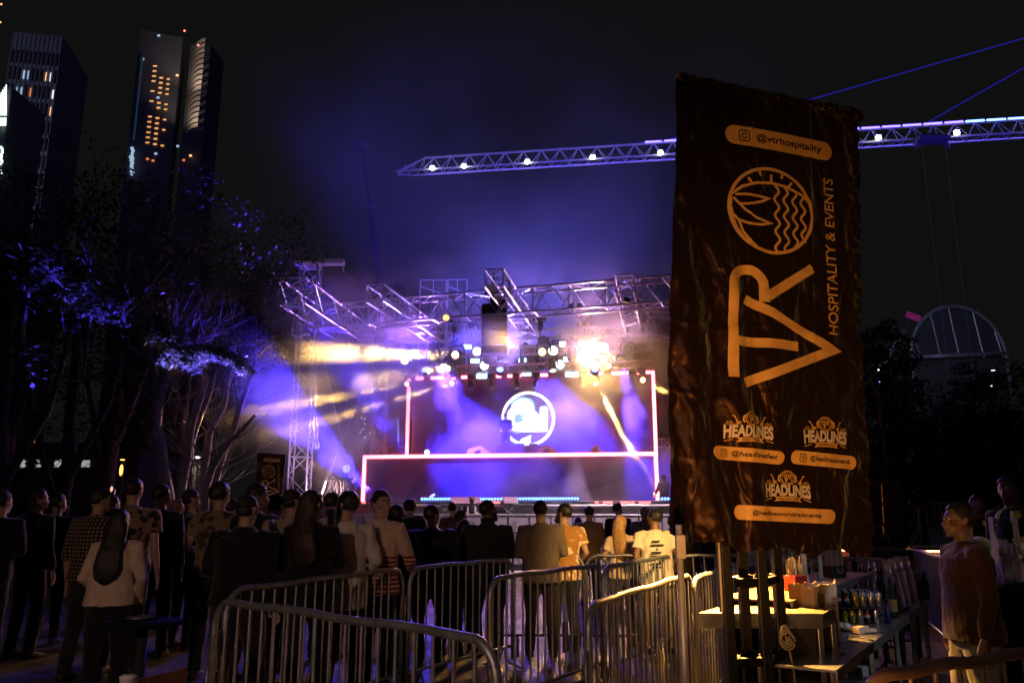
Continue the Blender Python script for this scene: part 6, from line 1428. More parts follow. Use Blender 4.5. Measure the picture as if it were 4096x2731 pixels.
# foreground bits in the dark left corner
t = thing('cocktail_table', 'dark round standing table in the lower left dark corner with a metal tray on it', 'table', (-2.25, 4.6, 0)); m = MB(); c = atz(575, 2478, 1.0)
m.lathe((c.x, c.y, .97), [(.21, 0), (.22, .012), (.21, .025)], 28); part(m, 'top', mat('matt_black', (.008, .008, .008), .95, 0, .1, spec=.1), t, True); m = MB(); m.lathe((c.x, c.y, 0), [(.16, 0), (.16, .015), (.035, .03), (.03, .97)], 16); part(m, 'pedestal', M_black, t, True)
tt = thing('metal_tray', 'small metal tray catching light on the dark standing table', 'tray', (c.x, c.y, .996)); c2 = atz(562, 2474, .996); m = MB(); m.lathe(c2, [(.05, 0), (.075, .006), (.078, .012), (.074, .012), (.05, .004)], 20); part(m, 'dish', M_inox, tt, True)
c3 = atz(515, 2700, .8); t = thing('white_cup', 'white round lid at the bottom edge left of the wooden slats', 'cup', tuple(c3)); m = MB(); m.lathe(c3 - V3((0, 0, .11)), [(.03, 0), (.042, .10), (.045, .105), (.03, .115)], 18); part(m, 'cup', mat('white_plastic', (.7, .68, .7), .4), t, True)
t = thing('side_table', 'low dark table in the bottom left corner carrying the white cup', 'table', (c3.x, c3.y, 0)); m = MB(); m.bbox((c3.x, c3.y, .675), (.5, .4, .03), .006); part(m, 'top', M_black, t)
for sx in (-1, 1):
    for sy in (-1, 1): m = MB(); m.tube([(c3.x + sx * .22, c3.y + sy * .17, .66), (c3.x + sx * .22, c3.y + sy * .17, 0)], .015, 6); part(m, 'leg', M_black, t)
t = thing('slatted_crate', 'brown wooden slatted crate at the bottom edge left of the nearest barrier', 'crate', (-1.6, 3.55, 0)); pa, pb = atz(560, 2712, .8), atz(730, 2672, .8)
dd = (pb - pa); nn = V3((-dd.y, dd.x, 0)).normalized()
for i in range(6): p = pa + dd * (i / 5.); m = MB(); m.bbox((p.x, p.y, .4), (.055, .02, .8), .004, Matrix.Rotation(math.atan2(dd.y, dd.x), 3, 'Z')); part(m, 'slat', mat('brown_slat', (.20, .08, .04), .6, 0, .3, 14, .2, 50), t)
for z_ in (.1, .7): m = MB(); p = (pa + pb) / 2 + nn * .025; m.bbox((p.x, p.y, z_), (dd.length + .08, .022, .06), .004, Matrix.Rotation(math.atan2(dd.y, dd.x), 3, 'Z')); part(m, 'rail', mat('brown_slat', (.20, .08, .04)), t)
# ================================================================ trees
rnd = random.Random(11)
def leafmat(name, col):
    m = mat(name, col, .45, 0, .35, .8, 0, 40, .5); N, L = nt(m); b = N['Principled BSDF']; tl = N.new('ShaderNodeBsdfTranslucent'); tl.inputs[0].default_value = (*[c * 1.3 for c in col], 1); ad = N.new('ShaderNodeMixShader'); ad.inputs[0].default_value = .35
    L.new(b.outputs[0], ad.inputs[1]); L.new(tl.outputs[0], ad.inputs[2]); L.new(ad.outputs[0], N['Material Output'].inputs[0]); return m
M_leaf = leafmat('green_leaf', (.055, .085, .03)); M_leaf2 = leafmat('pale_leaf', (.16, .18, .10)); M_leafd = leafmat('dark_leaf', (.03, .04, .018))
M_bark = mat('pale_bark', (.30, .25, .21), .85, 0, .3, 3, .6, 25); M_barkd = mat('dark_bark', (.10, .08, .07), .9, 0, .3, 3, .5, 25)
def leaves(mb, c, rad, n, size, shell=.0):
    c = Vector(c)
    for _ in range(n):
        while True:
            p = Vector((rnd.uniform(-1, 1), rnd.uniform(-1, 1), rnd.uniform(-1, 1)))
            if shell < p.length <= 1: break
        p = c + Vector((p.x * rad[0], p.y * rad[1], p.z * rad[2])); L_ = size * rnd.uniform(.6, 1.3); w = L_ * .34
        a = rnd.uniform(0, 6.28); e = rnd.uniform(-.9, .5); d = Vector((math.cos(a) * math.cos(e), math.sin(a) * math.cos(e), math.sin(e))) * L_
        s = d.cross(Vector((rnd.uniform(-.5, .5), rnd.uniform(-.5, .5), 1))).normalized() * w
        mb.add([p, p + d * .5 + s, p + d, p + d * .5 - s], [(0, 1, 2, 3)])
def crown(mb, blobs, size, per, sub=14):
    """blobs: (centre, radii); each is broken into sub clumps so that gaps remain"""
    for c, rad, k in blobs:
        for _ in range(int(sub * k)):
            while True:
                p = Vector((rnd.uniform(-1, 1), rnd.uniform(-1, 1), rnd.uniform(-1, 1)))
                if p.length <= 1: break
            cc = Vector(c) + Vector((p.x * rad[0], p.y * rad[1], p.z * rad[2])); r = rnd.uniform(.22, .5) * min(rad) ** .6
            leaves(mb, cc, (r * 1.25, r * 1.25, r * .8), per, size)
def limb(mb, pts, r0, r1, twig=0, n=7):
    k = len(pts); P = []
    for i in range(k - 1):
        for j in range(4):
            t_ = j / 4; q_ = pts[i].lerp(pts[i + 1], t_); P.append(q_ + Vector((noise.noise(q_ * 1.3), 0, noise.noise(q_ * 1.7 + Vector((5, 0, 0)))))* r0 * .5)
    P.append(pts[-1]); K = len(P); mb.tube(P, [r0 + (r1 - r0) * i / (K - 1) for i in range(K)], n)
    for _ in range(twig):
        i = rnd.randrange(K // 4, K); p = P[i]; d = Vector((rnd.uniform(-1, 1), rnd.uniform(-.6, .6), rnd.uniform(.1, 1))).normalized(); L_ = rnd.uniform(.5, 1.8); q1 = p + d * L_ * .5; q2 = p + d * L_ + Vector((rnd.uniform(-.3, .3), 0, rnd.uniform(0, .4)))
        mb.tube([p, q1, q2], [.016, .011, .004], 4, False)
        for _ in range(2): d2 = (d + Vector((rnd.uniform(-.8, .8), rnd.uniform(-.5, .5), rnd.uniform(-.3, .7)))).normalized(); mb.tube([q1, q1 + d2 * L_ * .6], [.008, .003], 4, False)
c2 = lambda x, y: (x / 1.568, 950 + y / 1.568)
def P2(pts, Y): return [at(*c2(x, y), Y + dy) for x, y, dy in pts]
def tree(label, trunks, blobs, size=.08, per=70, sub=15, lm=M_leaf, bm=M_bark, base=None, group='trees left of the stage', name='tree'):
    b = base; t = thing(name, label, 'tree', tuple(b), group=group)
    m = MB()
    for pts, r0, r1, tw in trunks: limb(m, pts, r0, r1, tw)
    part(m, 'trunk', bm, t, True)
    m = MB(); crown(m, blobs, size, per, sub); part(m, 'crown', lm, t); return t
def g0(u, Y): p = at(u, 2050, Y); return Vector((p.x, Y, 0))
YT = 17.
tr1 = [(P2([(1035, 1640, 0), (985, 1200, 0), (985, 1020, 0), (1040, 830, 0), (1075, 640, 0), (1100, 440, 0), (1130, 300, .5)], YT), .17, .06, 16), (P2([(988, 1030, 0), (965, 955, 0), (980, 900, 0), (940, 720, 0), (955, 600, 0)], YT), .09, .04, 8), (P2([(985, 1100, 0), (1060, 1000, 0), (1110, 860, 0)], YT), .03, .01, 6)]
tr1[0][0].insert(0, Vector((tr1[0][0][0].x, tr1[0][0][0].y, 0)))
def pb_(x, y, Y): return at(*c2(x, y), Y)
tree('pale trunked tree left of the blue lit leaves, trunk base lit magenta', tr1, [(pb_(1050, 480, YT + 1), (1.6, 1.6, 1.3), 1.2), (pb_(1150, 250, YT + 2), (2.4, 2, 1.8), 1.2)], base=g0(655, YT))
def stem(px, Y, r0, r1, tw):
    pts = P2(px, Y); pts.insert(0, Vector((pts[0].x, pts[0].y, 0))); return (pts, r0, r1, tw)
tree('multi stemmed tree whose pale leaning stems rise to the blue lit leaves', [stem([(1140, 1560, 0), (1190, 1200, 0), (1262, 980, 0), (1240, 830, 0), (1250, 650, 0), (1330, 440, .5)], 17.6, .13, .05, 16), stem([(1180, 1560, 0), (1200, 1300, 0), (1270, 1080, 0), (1350, 840, 0), (1400, 600, 0)], 18.2, .12, .04, 18), stem([(1125, 1560, .2), (1160, 1100, .2), (1200, 820, .2)], 18.6, .08, .04, 12)], [(pb_(1330, 420, 18.5), (1.9, 1.5, 1.6), 1.4), (pb_(1420, 180, 19), (2.3, 2, 1.8), 1.2)], base=g0(735, 17.8))
tree('leaning tree right of the multi stemmed one with dense olive crown beside the tower', [stem([(1262, 1560, 0), (1320, 1230, 0), (1400, 1050, 0), (1440, 880, 0), (1560, 520, 0)], 18.4, .11, .04, 16), stem([(1330, 1560, 0), (1460, 1200, 0), (1550, 930, 0), (1600, 780, 0)], 18.0, .10, .05, 14), stem([(1300, 1540, 0), (1340, 1440, 0), (1450, 1270, 0), (1600, 1110, 0)], 17.4, .09, .04, 10), stem([(1360, 1560, 0), (1420, 1300, .3), (1540, 1180, .3)], 18.8, .05, .02, 8)], [(pb_(1500, 500, 18.6), (1.25, 1.1, 1.4), 2.4), (pb_(1600, 700, 18.4), (.55, .6, .9), 1.5), (pb_(1500, 330, 19), (1.6, 1.5, 1.2), 1.4), (pb_(1600, 420, 18.8), (.7, .8, .9), 1.2)], base=g0(830, 18.2), per=90)
# low branches that catch the blue light
tb_ = thing('low_leafy_branch', 'leafy branch lit vivid blue hanging across the pale stems', 'branch', tuple(pb_(1250, 720, 15.6)))
m = MB(); limb(m, [pb_(1060, 740, 15.8), pb_(1150, 700, 15.6), pb_(1300, 690, 15.6), pb_(1450, 730, 15.6), pb_(1560, 800, 15.6)], .03, .01, 14); limb(m, [pb_(1075, 760, 15.8), pb_(1080, 640, 15.7), pb_(1040, 560, 15.7)], .04, .02, 12); limb(m, [pb_(1060, 700, 15.8), pb_(1000, 660, 15.7), pb_(950, 620, 15.7)], .025, .01, 12); limb(m, [pb_(1080, 700, 15.8), pb_(1140, 630, 15.7), pb_(1200, 620, 15.7)], .02, .01, 8); part(m, 'limbs', M_bark, tb_, True)
m = MB()
for (x, y, rx, ry, n_) in ((1040, 600, 55, 60, 260), (1110, 640, 50, 60, 260), (960, 640, 35, 40, 110), (1120, 740, 90, 45, 420), (1220, 740, 80, 50, 520), (1310, 720, 70, 45, 420), (1400, 730, 70, 40, 380), (1480, 770, 60, 40, 330), (1540, 825, 40, 30, 260), (1200, 810, 40, 22, 120), (1030, 520, 25, 25, 60), (1070, 790, 50, 25, 160)):
    c = pb_(x, y, 15.6); k = 15.6 / F / 1.568; leaves(m, c, (rx * k, .5, ry * k), int(n_ * 1.5), .10)
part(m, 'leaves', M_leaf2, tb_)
def far_branch(label, spots, Y, size=.09):
    x, y = spots[0][:2]; t = thing('lit_branch', label, 'branch', tuple(pb_(x, y, Y)), group='blue lit branches high at left'); m = MB(); k = Y / F / 1.568
    for (x, y, rx, ry, n_) in spots: leaves(m, pb_(x, y, Y), (rx * k, .6, ry * k), n_, size)
    part(m, 'leaves', M_leaf2, t); m = MB(); P = [pb_(x, y, Y) for x, y, *_ in spots]; limb(m, [P[0] - V3((0, 0, 1.2))] + P, .03, .008, 10); part(m, 'limbs', M_bark, t, True)
far_branch('blue speckled branches highest at the far left', [(190, 270, 45, 60, 90), (190, 180, 25, 40, 25), (250, 190, 25, 60, 30), (350, 190, 50, 40, 70), (390, 150, 20, 40, 30), (470, 270, 50, 60, 170), (490, 330, 45, 60, 200), (460, 390, 50, 30, 90)], 14.5)
far_branch('blue speckled branches between the highest ones and the bright blue branch', [(570, 490, 50, 30, 90), (650, 490, 60, 40, 130), (720, 470, 60, 45, 130), (770, 430, 40, 50, 80), (790, 540, 30, 20, 20), (650, 330, 30, 30, 16)], 15)
# dark trees further left
for k, (u, vt, Y, rr, lb) in enumerate(((60, 1180, 15, 3.2, 'dark tree at the left edge above the lit windows'), (330, 1150, 18, 3.4, 'dark tree above the warm lamp left of the pale stems'), (520, 950, 23, 4.2, 'tall dark tree below the second tower'), (850, 1030, 25, 4., 'tall dark tree behind the pale stems'), (150, 820, 27, 4.6, 'tall dark tree below the first tower'))):
    c = at(u, vt, Y); b = Vector((c.x, c.y, 0)); 
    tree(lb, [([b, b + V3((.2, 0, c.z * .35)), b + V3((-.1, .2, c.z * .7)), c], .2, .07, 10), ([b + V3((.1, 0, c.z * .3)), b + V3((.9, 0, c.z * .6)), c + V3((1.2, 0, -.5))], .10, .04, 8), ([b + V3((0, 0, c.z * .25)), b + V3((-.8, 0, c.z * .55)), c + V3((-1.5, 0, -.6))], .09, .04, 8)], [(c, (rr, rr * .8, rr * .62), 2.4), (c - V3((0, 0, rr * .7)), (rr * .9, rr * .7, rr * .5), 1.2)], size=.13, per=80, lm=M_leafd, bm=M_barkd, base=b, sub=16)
# bare thin stems in the dark
# trees right of the banner
for k, (u, vt, Y, rx, rz_, lb) in enumerate(((3500, 1500, 30, 1.6, 3.4, 'dark tree touching the right edge of the banner'), (3545, 1440, 34, 1.2, 2.6, 'narrow dark tree next to the banner edge'), (3640, 1640, 34, 2.6, 2.4, 'dark tree under the slanted pink tipped mast'), (3790, 1720, 34, 2.8, 2.2, 'low dark tree under the left foot of the arch'), (3885, 1600, 36, 1.4, 2.6, 'pointed dark tree in the middle before the arch'), (3970, 1700, 34, 2.2, 2.3, 'dark tree right of the pointed one before the arch'), (4070, 1610, 36, 2.0, 3.2, 'dark tree over the right foot of the arch'), (4200, 1650, 34, 2.4, 3.0, 'dark tree at the right edge of the photo'))):
    c = at(u, vt, Y); c.z -= rz_ * .1; b = Vector((c.x, c.y, 0))
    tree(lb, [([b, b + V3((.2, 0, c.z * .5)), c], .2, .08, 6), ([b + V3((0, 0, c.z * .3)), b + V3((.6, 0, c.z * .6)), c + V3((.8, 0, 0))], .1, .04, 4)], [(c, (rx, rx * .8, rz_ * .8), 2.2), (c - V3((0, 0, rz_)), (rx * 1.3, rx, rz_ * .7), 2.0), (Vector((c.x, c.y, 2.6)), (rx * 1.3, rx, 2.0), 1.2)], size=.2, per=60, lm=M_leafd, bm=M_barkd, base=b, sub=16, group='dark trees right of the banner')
# ================================================================ low building with lit windows at left
lbld = thing('low_building', 'low dark building with a row of lit windows behind the left crowd', 'building', (at(200, 1850, 34).x, 34, 0))
x0, x1 = at(-60, 1850, 34).x, at(560, 1850, 34).x; zt_ = at(200, 1790, 34).z
m = MB(); m.bbox(((x0 + x1) / 2, 36, zt_ / 2), (x1 - x0, 4, zt_), .05); part(m, 'wall', mat('dark_render', (.06, .06, .065), .8), lbld)
m = MB(); m.bbox(((x0 + x1) / 2, 35.9, zt_ + .1), (x1 - x0 + .5, 4.6, .2), .04); part(m, 'roof', M_black, lbld)
M_win = emit('pale_window', (.55, .62, .60), .55)
for (u0, u1, v0, v1) in ((8, 104, 1838, 1869), (140, 182, 1838, 1868), (216, 280, 1837, 1868), (325, 360, 1840, 1868)):
    a, b = at(u0, v1, 33.95), at(u1, v0, 33.95); m = MB(); m.bbox(((a.x + b.x) / 2, 33.95, (a.z + b.z) / 2), (b.x - a.x, .04, b.z - a.z), .01); w_ = part(m, 'window', M_win, lbld)
    m = MB(); 
    for zz in (a.z - .03, b.z + .03): m.bbox(((a.x + b.x) / 2, 33.93, zz), (b.x - a.x + .16, .08, .06), .01)
    w2 = part(m, 'frame', M_black, w_)
M_wl = emit('warm_far_light', (1, .42, .08), 3.0)
def far_light(label, u, v, Y, w, h, m_, grp='small far lights', n_=1):
    p = at(u, v, Y); t = thing('far_lamp', label, 'lamp', tuple(p), group=grp); m = MB(); m.ball(p, (w, .04, h), 10, 6); part(m, 'bulb', m_, t, True); m = MB(); m.tube([p + V3((0, .08, 0)), V3((p.x, p.y + .08, 0))], .03, 6); part(m, 'post', M_black, t); return t
far_light('warm orange lamp glimpsed through dark leaves left of the pale stems', 485, 1880, 22, .05, .16, M_wl)
far_light('small orange lamp over the warm lamp at left', 490, 1838, 22, .07, .02, M_wl)
far_light('pale lamp glimpsed between the pale stems', 790, 1829, 24, .08, .03, emit('pale_lamp', (1, .95, .8), 4))
far_light('tiny orange lamp near the leftmost crowd heads', 135, 1765, 26, .03, .03, M_wl)
far_light('thin orange upright lamp above the crowd at left', 446, 1955, 14, .014, .05, emit('warm_dim', (1, .5, .3), 1.))
p0 = at(765, 1930, 24); t = thing('ribbed_wall', 'pale ribbed wall piece glimpsed behind the pale stems', 'wall', (p0.x, 24, 0)); m = MB()
for i in range(9): m.bbox((at(765 + i * 5, 1900, 24).x, 24.2, at(765, 1840, 24).z / 2), (.034, .05, at(765, 1840, 24).z), .008)
part(m, 'ribs', mat('pale_ribs', (.4, .42, .36), .6), t); spot_l = spot('ribbed_wall_lamp', at(790, 1835, 23.4), at(785, 1950, 24.2), 12, (1, .95, .75), 80); spot_l.parent = t; spot_l.matrix_parent_inverse = Matrix.Translation(-Vector(t.location))
# ================================================================ towers
def tower_block(label, quad_px, Y, dY, cols, rows, m_wall, m_glass, lit, group='towers behind the trees', depth=14, mull=.25, slab_h=.35, winw=.55):
    """quad_px: top-left, top-right u with top v; grows down to the ground"""
    (u0, u1, vt) = quad_px; P0 = at(u0, vt, Y); P1 = at(u1, vt, Y + dY); zt = P0.z; P1.z = zt; z0 = 0
    P0 = Vector((P0.x, P0.y, 0)); P1 = Vector((P1.x, P1.y, 0)); d = (P1 - P0); W_ = d.length; d.normalize(); n_ = Vector((d.y, -d.x, 0)); 
    if n_.y > 0: n_ = -n_
    t = thing('tower_building', label, 'building', tuple((P0 + P1) / 2), group=group)
    q_ = [P0, P1, P1 - n_ * depth, P0 - n_ * depth]; part(slab(q_, 0, zt), 'wall', m_wall, t)
    return t, P0, d, n_, W_, zt
M_fac = mat('grey_facade', (.30, .30, .34), .7, 0, .08, .05); M_facd = mat('dark_facade', (.10, .10, .11), .7, 0, .1, .05); M_gl = mat('dark_glazing', (.012, .014, .018), .15, 0, 0); M_wwarm = emit('lit_window', (1, .52, .22), 1.5); M_wwhite = emit('white_window', (.9, .85, .8), 1.3); M_wcyan = emit('cyan_window', (.5, .7, 1), .7); M_wred = emit('dull_red_window', (1, .25, .08), .8)
tA, P0, dA, nA, WA, zA = tower_block('grey gridded tower with scattered lit windows, upper left', (58, 256, 128), 165, 2, 12, 40, M_fac, M_gl, None, depth=18)
cw = WA / 11; rh = 3.6 * 1.18; rows = int(zA / rh)
litA = {}
def a_cell(u, v):                                    # photo position -> column,row on the tower face
    r = ray(u, v); t_ = ((P0 + nA * .1) - CAM).dot(nA) / r.dot(nA); p = CAM + r * t_; return int((p - P0).dot(dA) / cw), int(p.z / rh)
for (u, v, mm) in ((70, 347, M_wcyan), (74, 330, M_wcyan), (95, 345, M_wcyan), (97, 300, M_wcyan), (98, 322, M_wcyan), (115, 290, M_wcyan), (72, 362, M_wcyan), (135, 348, M_wred), (176, 326, M_wwarm), (195, 328, M_wwhite), (240, 330, M_wred), (216, 405, M_wwhite), (238, 412, M_wwarm), (197, 458, M_wwarm), (217, 462, M_wwhite), (238, 465, M_wwhite), (218, 485, M_wwhite), (72, 487, M_wwarm), (70, 506, M_wwarm), (95, 530, M_wred), (68, 549, M_wwhite), (93, 551, M_wwhite), (135, 558, M_wwarm), (156, 560, M_wwarm), (198, 565, M_wwhite), (199, 583, M_wwhite)):
    litA[a_cell(u, v)] = mm
mats = [M_gl, M_wwarm, M_wwhite, M_wcyan, M_wred]; cnt = 0
dark = MB()
for r_ in range(int(rows * .35), rows):
    for c_ in range(11):
        b0 = P0 + dA * (cw * (c_ + .22)) + nA * .06; w_ = cw * .52; z_ = r_ * rh + .5; h_ = rh - 1.0
        key = (c_, r_); tgt = litA.get(key)
        m = MB() if tgt else dark
        m.add([b0 + V3((0, 0, z_)), b0 + dA * w_ + V3((0, 0, z_)), b0 + dA * w_ + V3((0, 0, z_ + h_)), b0 + V3((0, 0, z_ + h_))], [(0, 1, 2, 3)])
        if tgt:
            k = rnd.uniform(.35, .8); m = MB(); m.add([b0 + V3((0, 0, z_ + .4)), b0 + dA * w_ * k + V3((0, 0, z_ + .3)), b0 + dA * w_ * k + V3((0, 0, z_ + h_ * .8)), b0 + V3((0, 0, z_ + h_ * .75))], [(0, 1, 2, 3)]); part(m, 'lit_window', tgt, tA)
o = part(dark, 'window_grid', M_gl, tA); o['kind'] = 'stuff'
m = MB()
for c_ in range(12): b0 = P0 + dA * (cw * c_) + nA * .25; m.box((b0.x, b0.y, zA * .66), (cw * .16, .5, zA * .68))
part(m, 'fins', M_fac, tA)
fl = spot('facade_flood', P0 + dA * 2 + nA * 40 + V3((0, 0, 30)), P0 + dA * WA * .2 + V3((0, 0, zA * .78)), 45000, (.55, .58, .8), 40, .9, 1.0); fl.parent = tA; fl.matrix_parent_inverse = Matrix.Translation(-Vector(tA.location))
m = MB()
for i in range(6): p = at(264 + i * 8, 417 + i * 9, 185); m.box(p, (.35, .3, 1.1))
part(m, 'side_lights', M_wred, tA)
tB, P0, dB, nB, WB, zB = tower_block('dark slim tower with orange balcony lights and white lit curved fins, upper left', (562, 735, 118), 150, 3, 6, 40, M_facd, M_gl, None, depth=16)
def onB(u, v, o=.15): r = ray(u, v); t_ = ((P0 + nB * o) - CAM).dot(nB) / r.dot(nB); return CAM + r * t_
def blight(u, v, w, h, mm, nm='balcony_light'): p = onB(u, v); m = MB(); m.box(p, (w, .2, h)); part(m, nm, mm, tB)
M_bal = emit('balcony_amber', (1, .45, .15), 1.0)
for v in (265, 285, 305, 325, 365, 405, 467, 488, 508, 530, 550, 571): blight(620 - (v - 265) * .10, v, .75, .22, M_bal)
for v in (312, 332, 352, 372, 412, 432, 473, 494, 514, 535, 556, 577): blight(645 - (v - 312) * .095, v, .7, .3, M_bal)
for v in (317, 337, 357, 377, 418, 438, 479, 520, 583): blight(673 - (v - 317) * .09, v, .6, .26, M_bal)
for (u, v, mm) in ((635, 143, M_wcyan), (632, 391, M_wcyan), (709, 302, M_wwarm), (571, 237, M_wcyan), (711, 585, M_wcyan), (762, 623, M_wwarm), (735, 641, M_wred), (590, 636, M_wred), (612, 643, M_wred), (623, 615, M_wcyan)): blight(u, v, .5, .4, mm, 'small_light')
# curved lit fins on its right side
pts0 = [onB(733, v, 0) for v in (118, 520)]
XR = onB(737, 300, 0).x; m = MB(); K = 17; th = .12
M_fin = mat('pale_fin', (.62, .52, .44), .6, 0, .05, .1)
ztop = zB - 1; zbot = at(737, 500, 150).z
for i in range(K):
    z1 = ztop - (ztop - zbot) * i / K; z0_ = z1 - (ztop - zbot) / K + .35; vs = []
    for j in range(8):
        a = j / 7; x = XR + 4.6 * a; y = P0.y + 6 - 4.5 * math.sin(a * 1.45); vs += [(x, y, z0_), (x, y, z1)]
    fm = MB(); fm.add(vs, [(2 * j, 2 * j + 2, 2 * j + 3, 2 * j + 1) for j in range(7)]); part(fm, 'curved_fin', M_fin, tB, True)
m = MB(); m.bbox((XR + 2.2, P0.y + 9, zB / 2), (4.4, 8, zB), .2); part(m, 'rear_wing', M_facd, tB)
for (v, pw) in ((200, 300), (345, 2200), (500, 2200)):
    p = at(790, v, 146); o = spot('fin_uplight', (XR + 3.4, P0.y - 3.0, p.z), (XR + 2.4, P0.y + 2, p.z + 14), pw, (1, .80, .62), 100, .8, .4); o.parent = tB; o.matrix_parent_inverse = Matrix.Translation(-Vector(tB.location))
m = MB(); m.tube([onB(570, 230, .5), onB(535, 560, .5)], .18, 6); part(m, 'corner_strip', emit('corner_blue', (.12, .28, .5), .08), tB)
m = MB(); m.tube([onB(527, 590, 1), onB(533, 607, 1)], .35, 6); part(m, 'corner_lamp', M_wcyan, tB)
for i in range(14): m = MB(); m.box(onB(529 - (i % 3) * 2, 615 + i * 6.3, 1), (.6 * rnd.random() + .2, .2, .5)); part(m, 'corner_glimmer', M_wcyan, tB)
for (u, v) in ((738, 124), (793, 182)): m = MB(); m.ball(at(u, v, 147), .2, 8, 6); part(m, 'aviation_lamp', emit('red_beacon', (1, .15, .1), 4), tB)
# LED sign building cut by the left edge
t = thing('led_sign_building', 'tower with white LED lines cut by the left edge', 'building', tuple(at(-40, 420, 120))); pz = at(-40, 330, 120)
m = MB(); m.bbox((pz.x - 3, 126, pz.z / 2), (12, 10, pz.z), .3); part(m, 'wall', M_facd, t)
M_led = emit('led_lines', (.75, 1, .9), 3)
for i in range(7):
    u = -14 + i * 6.5; v0 = 400 - i * 10 if i < 6 else 340; m = MB(); m.tube([at(u, v0, 120), at(u - 1, 462, 120)], .07, 5); part(m, 'led_line', M_led, t); m = MB(); m.tube([at(u - 2, 472, 120), at(u - 3, 503, 120)], .07, 5); part(m, 'led_line', M_led, t)
for i in range(16): m = MB(); m.box(at(rnd.uniform(0, 10), 590 + i * 7, 120), (.3, .1, .35)); part(m, 'led_speck', M_led, t)
for (u, v) in ((5, 18), (1, 90)): m = MB(); m.box(at(u, v, 130), (.3, .1, .3)); part(m, 'led_speck', M_wwarm, t)
# hotel-like tower glimpsed left of riser with blue dashes
t = thing('distant_tower', 'distant tower with blue floor lines glimpsed left of the riser', 'building', tuple(at(1455, 1800, 70))); a, b = at(1435, 1560, 70), at(1475, 1560, 70)
m = MB(); m.bbox(((a.x + b.x) / 2, 74, a.z / 2), (b.x - a.x + .6, 6, a.z), .1); part(m, 'wall', M_facd, t)
for k, v in enumerate((1581, 1614, 1647, 1680, 1712, 1746)): m = MB(); m.box(at(1457, v, 70), (.34, .1, .03)); part(m, 'floor_line', emit('floor_blue', (.3, .35, 1), 2.), t)
for (u, v) in ((1446, 1670), (1459, 1673), (1459, 1695), (1450, 1717), (1480, 1732), (1496, 1728), (1386, 1600), (1420, 1640), (1441, 1728), (1459, 1750)): m = MB(); m.ball(at(u, v, 70), (.05, .04, .07), 8, 5); part(m, 'lamp', emit('warm_dot', (1, .8, .55), 3), t)
p = at(1385, 1872, 60); t = far_light('greenish white glimmer between guy wire and neon post', 1385, 1874, 60, .3, .3, emit('green_white', (.6, .9, .8), .8))
# ================================================================ crane
ZC = 45.0; CA, CB = atz(1700, 632, ZC), atz(4096, 478, ZC); cd = (CB - CA); CLEN = cd.length; cdn = cd.normalized(); CE = CB + cdn * 14
M_crane = mat('crane_steel', (.75, .72, .85), .5, .1, .1, 1.); crane = thing('tower_crane', 'blue lit tower crane jib crossing the sky behind the banner', 'crane', tuple(CA))
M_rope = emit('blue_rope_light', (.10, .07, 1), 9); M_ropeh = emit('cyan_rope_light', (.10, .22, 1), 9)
side = cdn.cross(V3((0, 0, 1))).normalized()
topc = lambda s_: CA + cdn * s_ + V3((0, 0, 0)); hJ = 1.9; wJ = .75
botc = lambda s_, sg: CA + cdn * s_ + V3((0, 0, -hJ)) + side * (wJ * sg)
LT = (CE - CA).length; nb_ = int(LT / 2.25)
m = MB(); m.tube([topc(0), topc(LT)], .14, 6)
for sg in (-1, 1): m.tube([botc(-1.5, sg), botc(LT, sg)], .13, 6)
tipc = CA - cdn * 3.6 + V3((0, 0, -hJ + .1)); m.tube([topc(0), tipc + side * .3], .08, 6); m.tube([topc(0), tipc - side * .3], .08, 6); m.tube([botc(-1.5, 1), tipc + side * .5], .09, 6); m.tube([botc(-1.5, -1), tipc - side * .5], .09, 6)
part(m, 'jib_chords', M_crane, crane)
m = MB()
for i in range(nb_):
    s0 = LT * i / nb_; s1 = LT * (i + 1) / nb_; sm_ = (s0 + s1) / 2
    for sg in (-1, 1):
        m.tube([botc(s0, sg), topc(sm_)], .065, 5, False); m.tube([topc(sm_), botc(s1, sg)], .065, 5, False)
    m.tube([botc(s0, -1), botc(s0, 1)], .04, 5, False); m.tube([botc(s0, -1), botc(s1, 1)], .035, 5, False)
for i in range(3): m.tube([topc(-1.2 * i) * 1 + V3((0, 0, -.4 * i)), botc(-1.2 * i, 1)], .05, 5, False); m.tube([topc(-1.2 * i) + V3((0, 0, -.4 * i)), botc(-1.2 * i - 1.2, -1)], .05, 5, False)
part(m, 'jib_braces', M_crane, crane)
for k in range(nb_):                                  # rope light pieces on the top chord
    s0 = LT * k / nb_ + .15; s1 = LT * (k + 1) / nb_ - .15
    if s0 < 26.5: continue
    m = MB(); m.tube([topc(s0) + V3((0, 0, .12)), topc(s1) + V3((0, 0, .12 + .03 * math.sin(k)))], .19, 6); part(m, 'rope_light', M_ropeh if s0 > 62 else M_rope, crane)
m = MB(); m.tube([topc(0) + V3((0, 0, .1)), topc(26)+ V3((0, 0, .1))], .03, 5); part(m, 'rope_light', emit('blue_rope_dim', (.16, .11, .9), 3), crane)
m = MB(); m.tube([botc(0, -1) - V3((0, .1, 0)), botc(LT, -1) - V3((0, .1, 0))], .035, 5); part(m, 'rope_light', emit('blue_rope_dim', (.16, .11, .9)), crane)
for (u, v) in ((1729, 674), (1856, 666), (2109, 649), (2371, 631), (2642, 613), (3514, 553), (3827, 533), (4200, 510)):
    p = atz(u, v, ZC - hJ - .2); m = MB(); m.ball(p, (.34, .3, .22), 10, 7); part(m, 'flood_lamp', emit('crane_white', (.95, 1, .85), 14), crane, True); m = MB(); m.bbox(p + V3((0, 0, .32)), (.6, .5, .14), .04); part(m, 'lamp_hood', M_crane, crane)
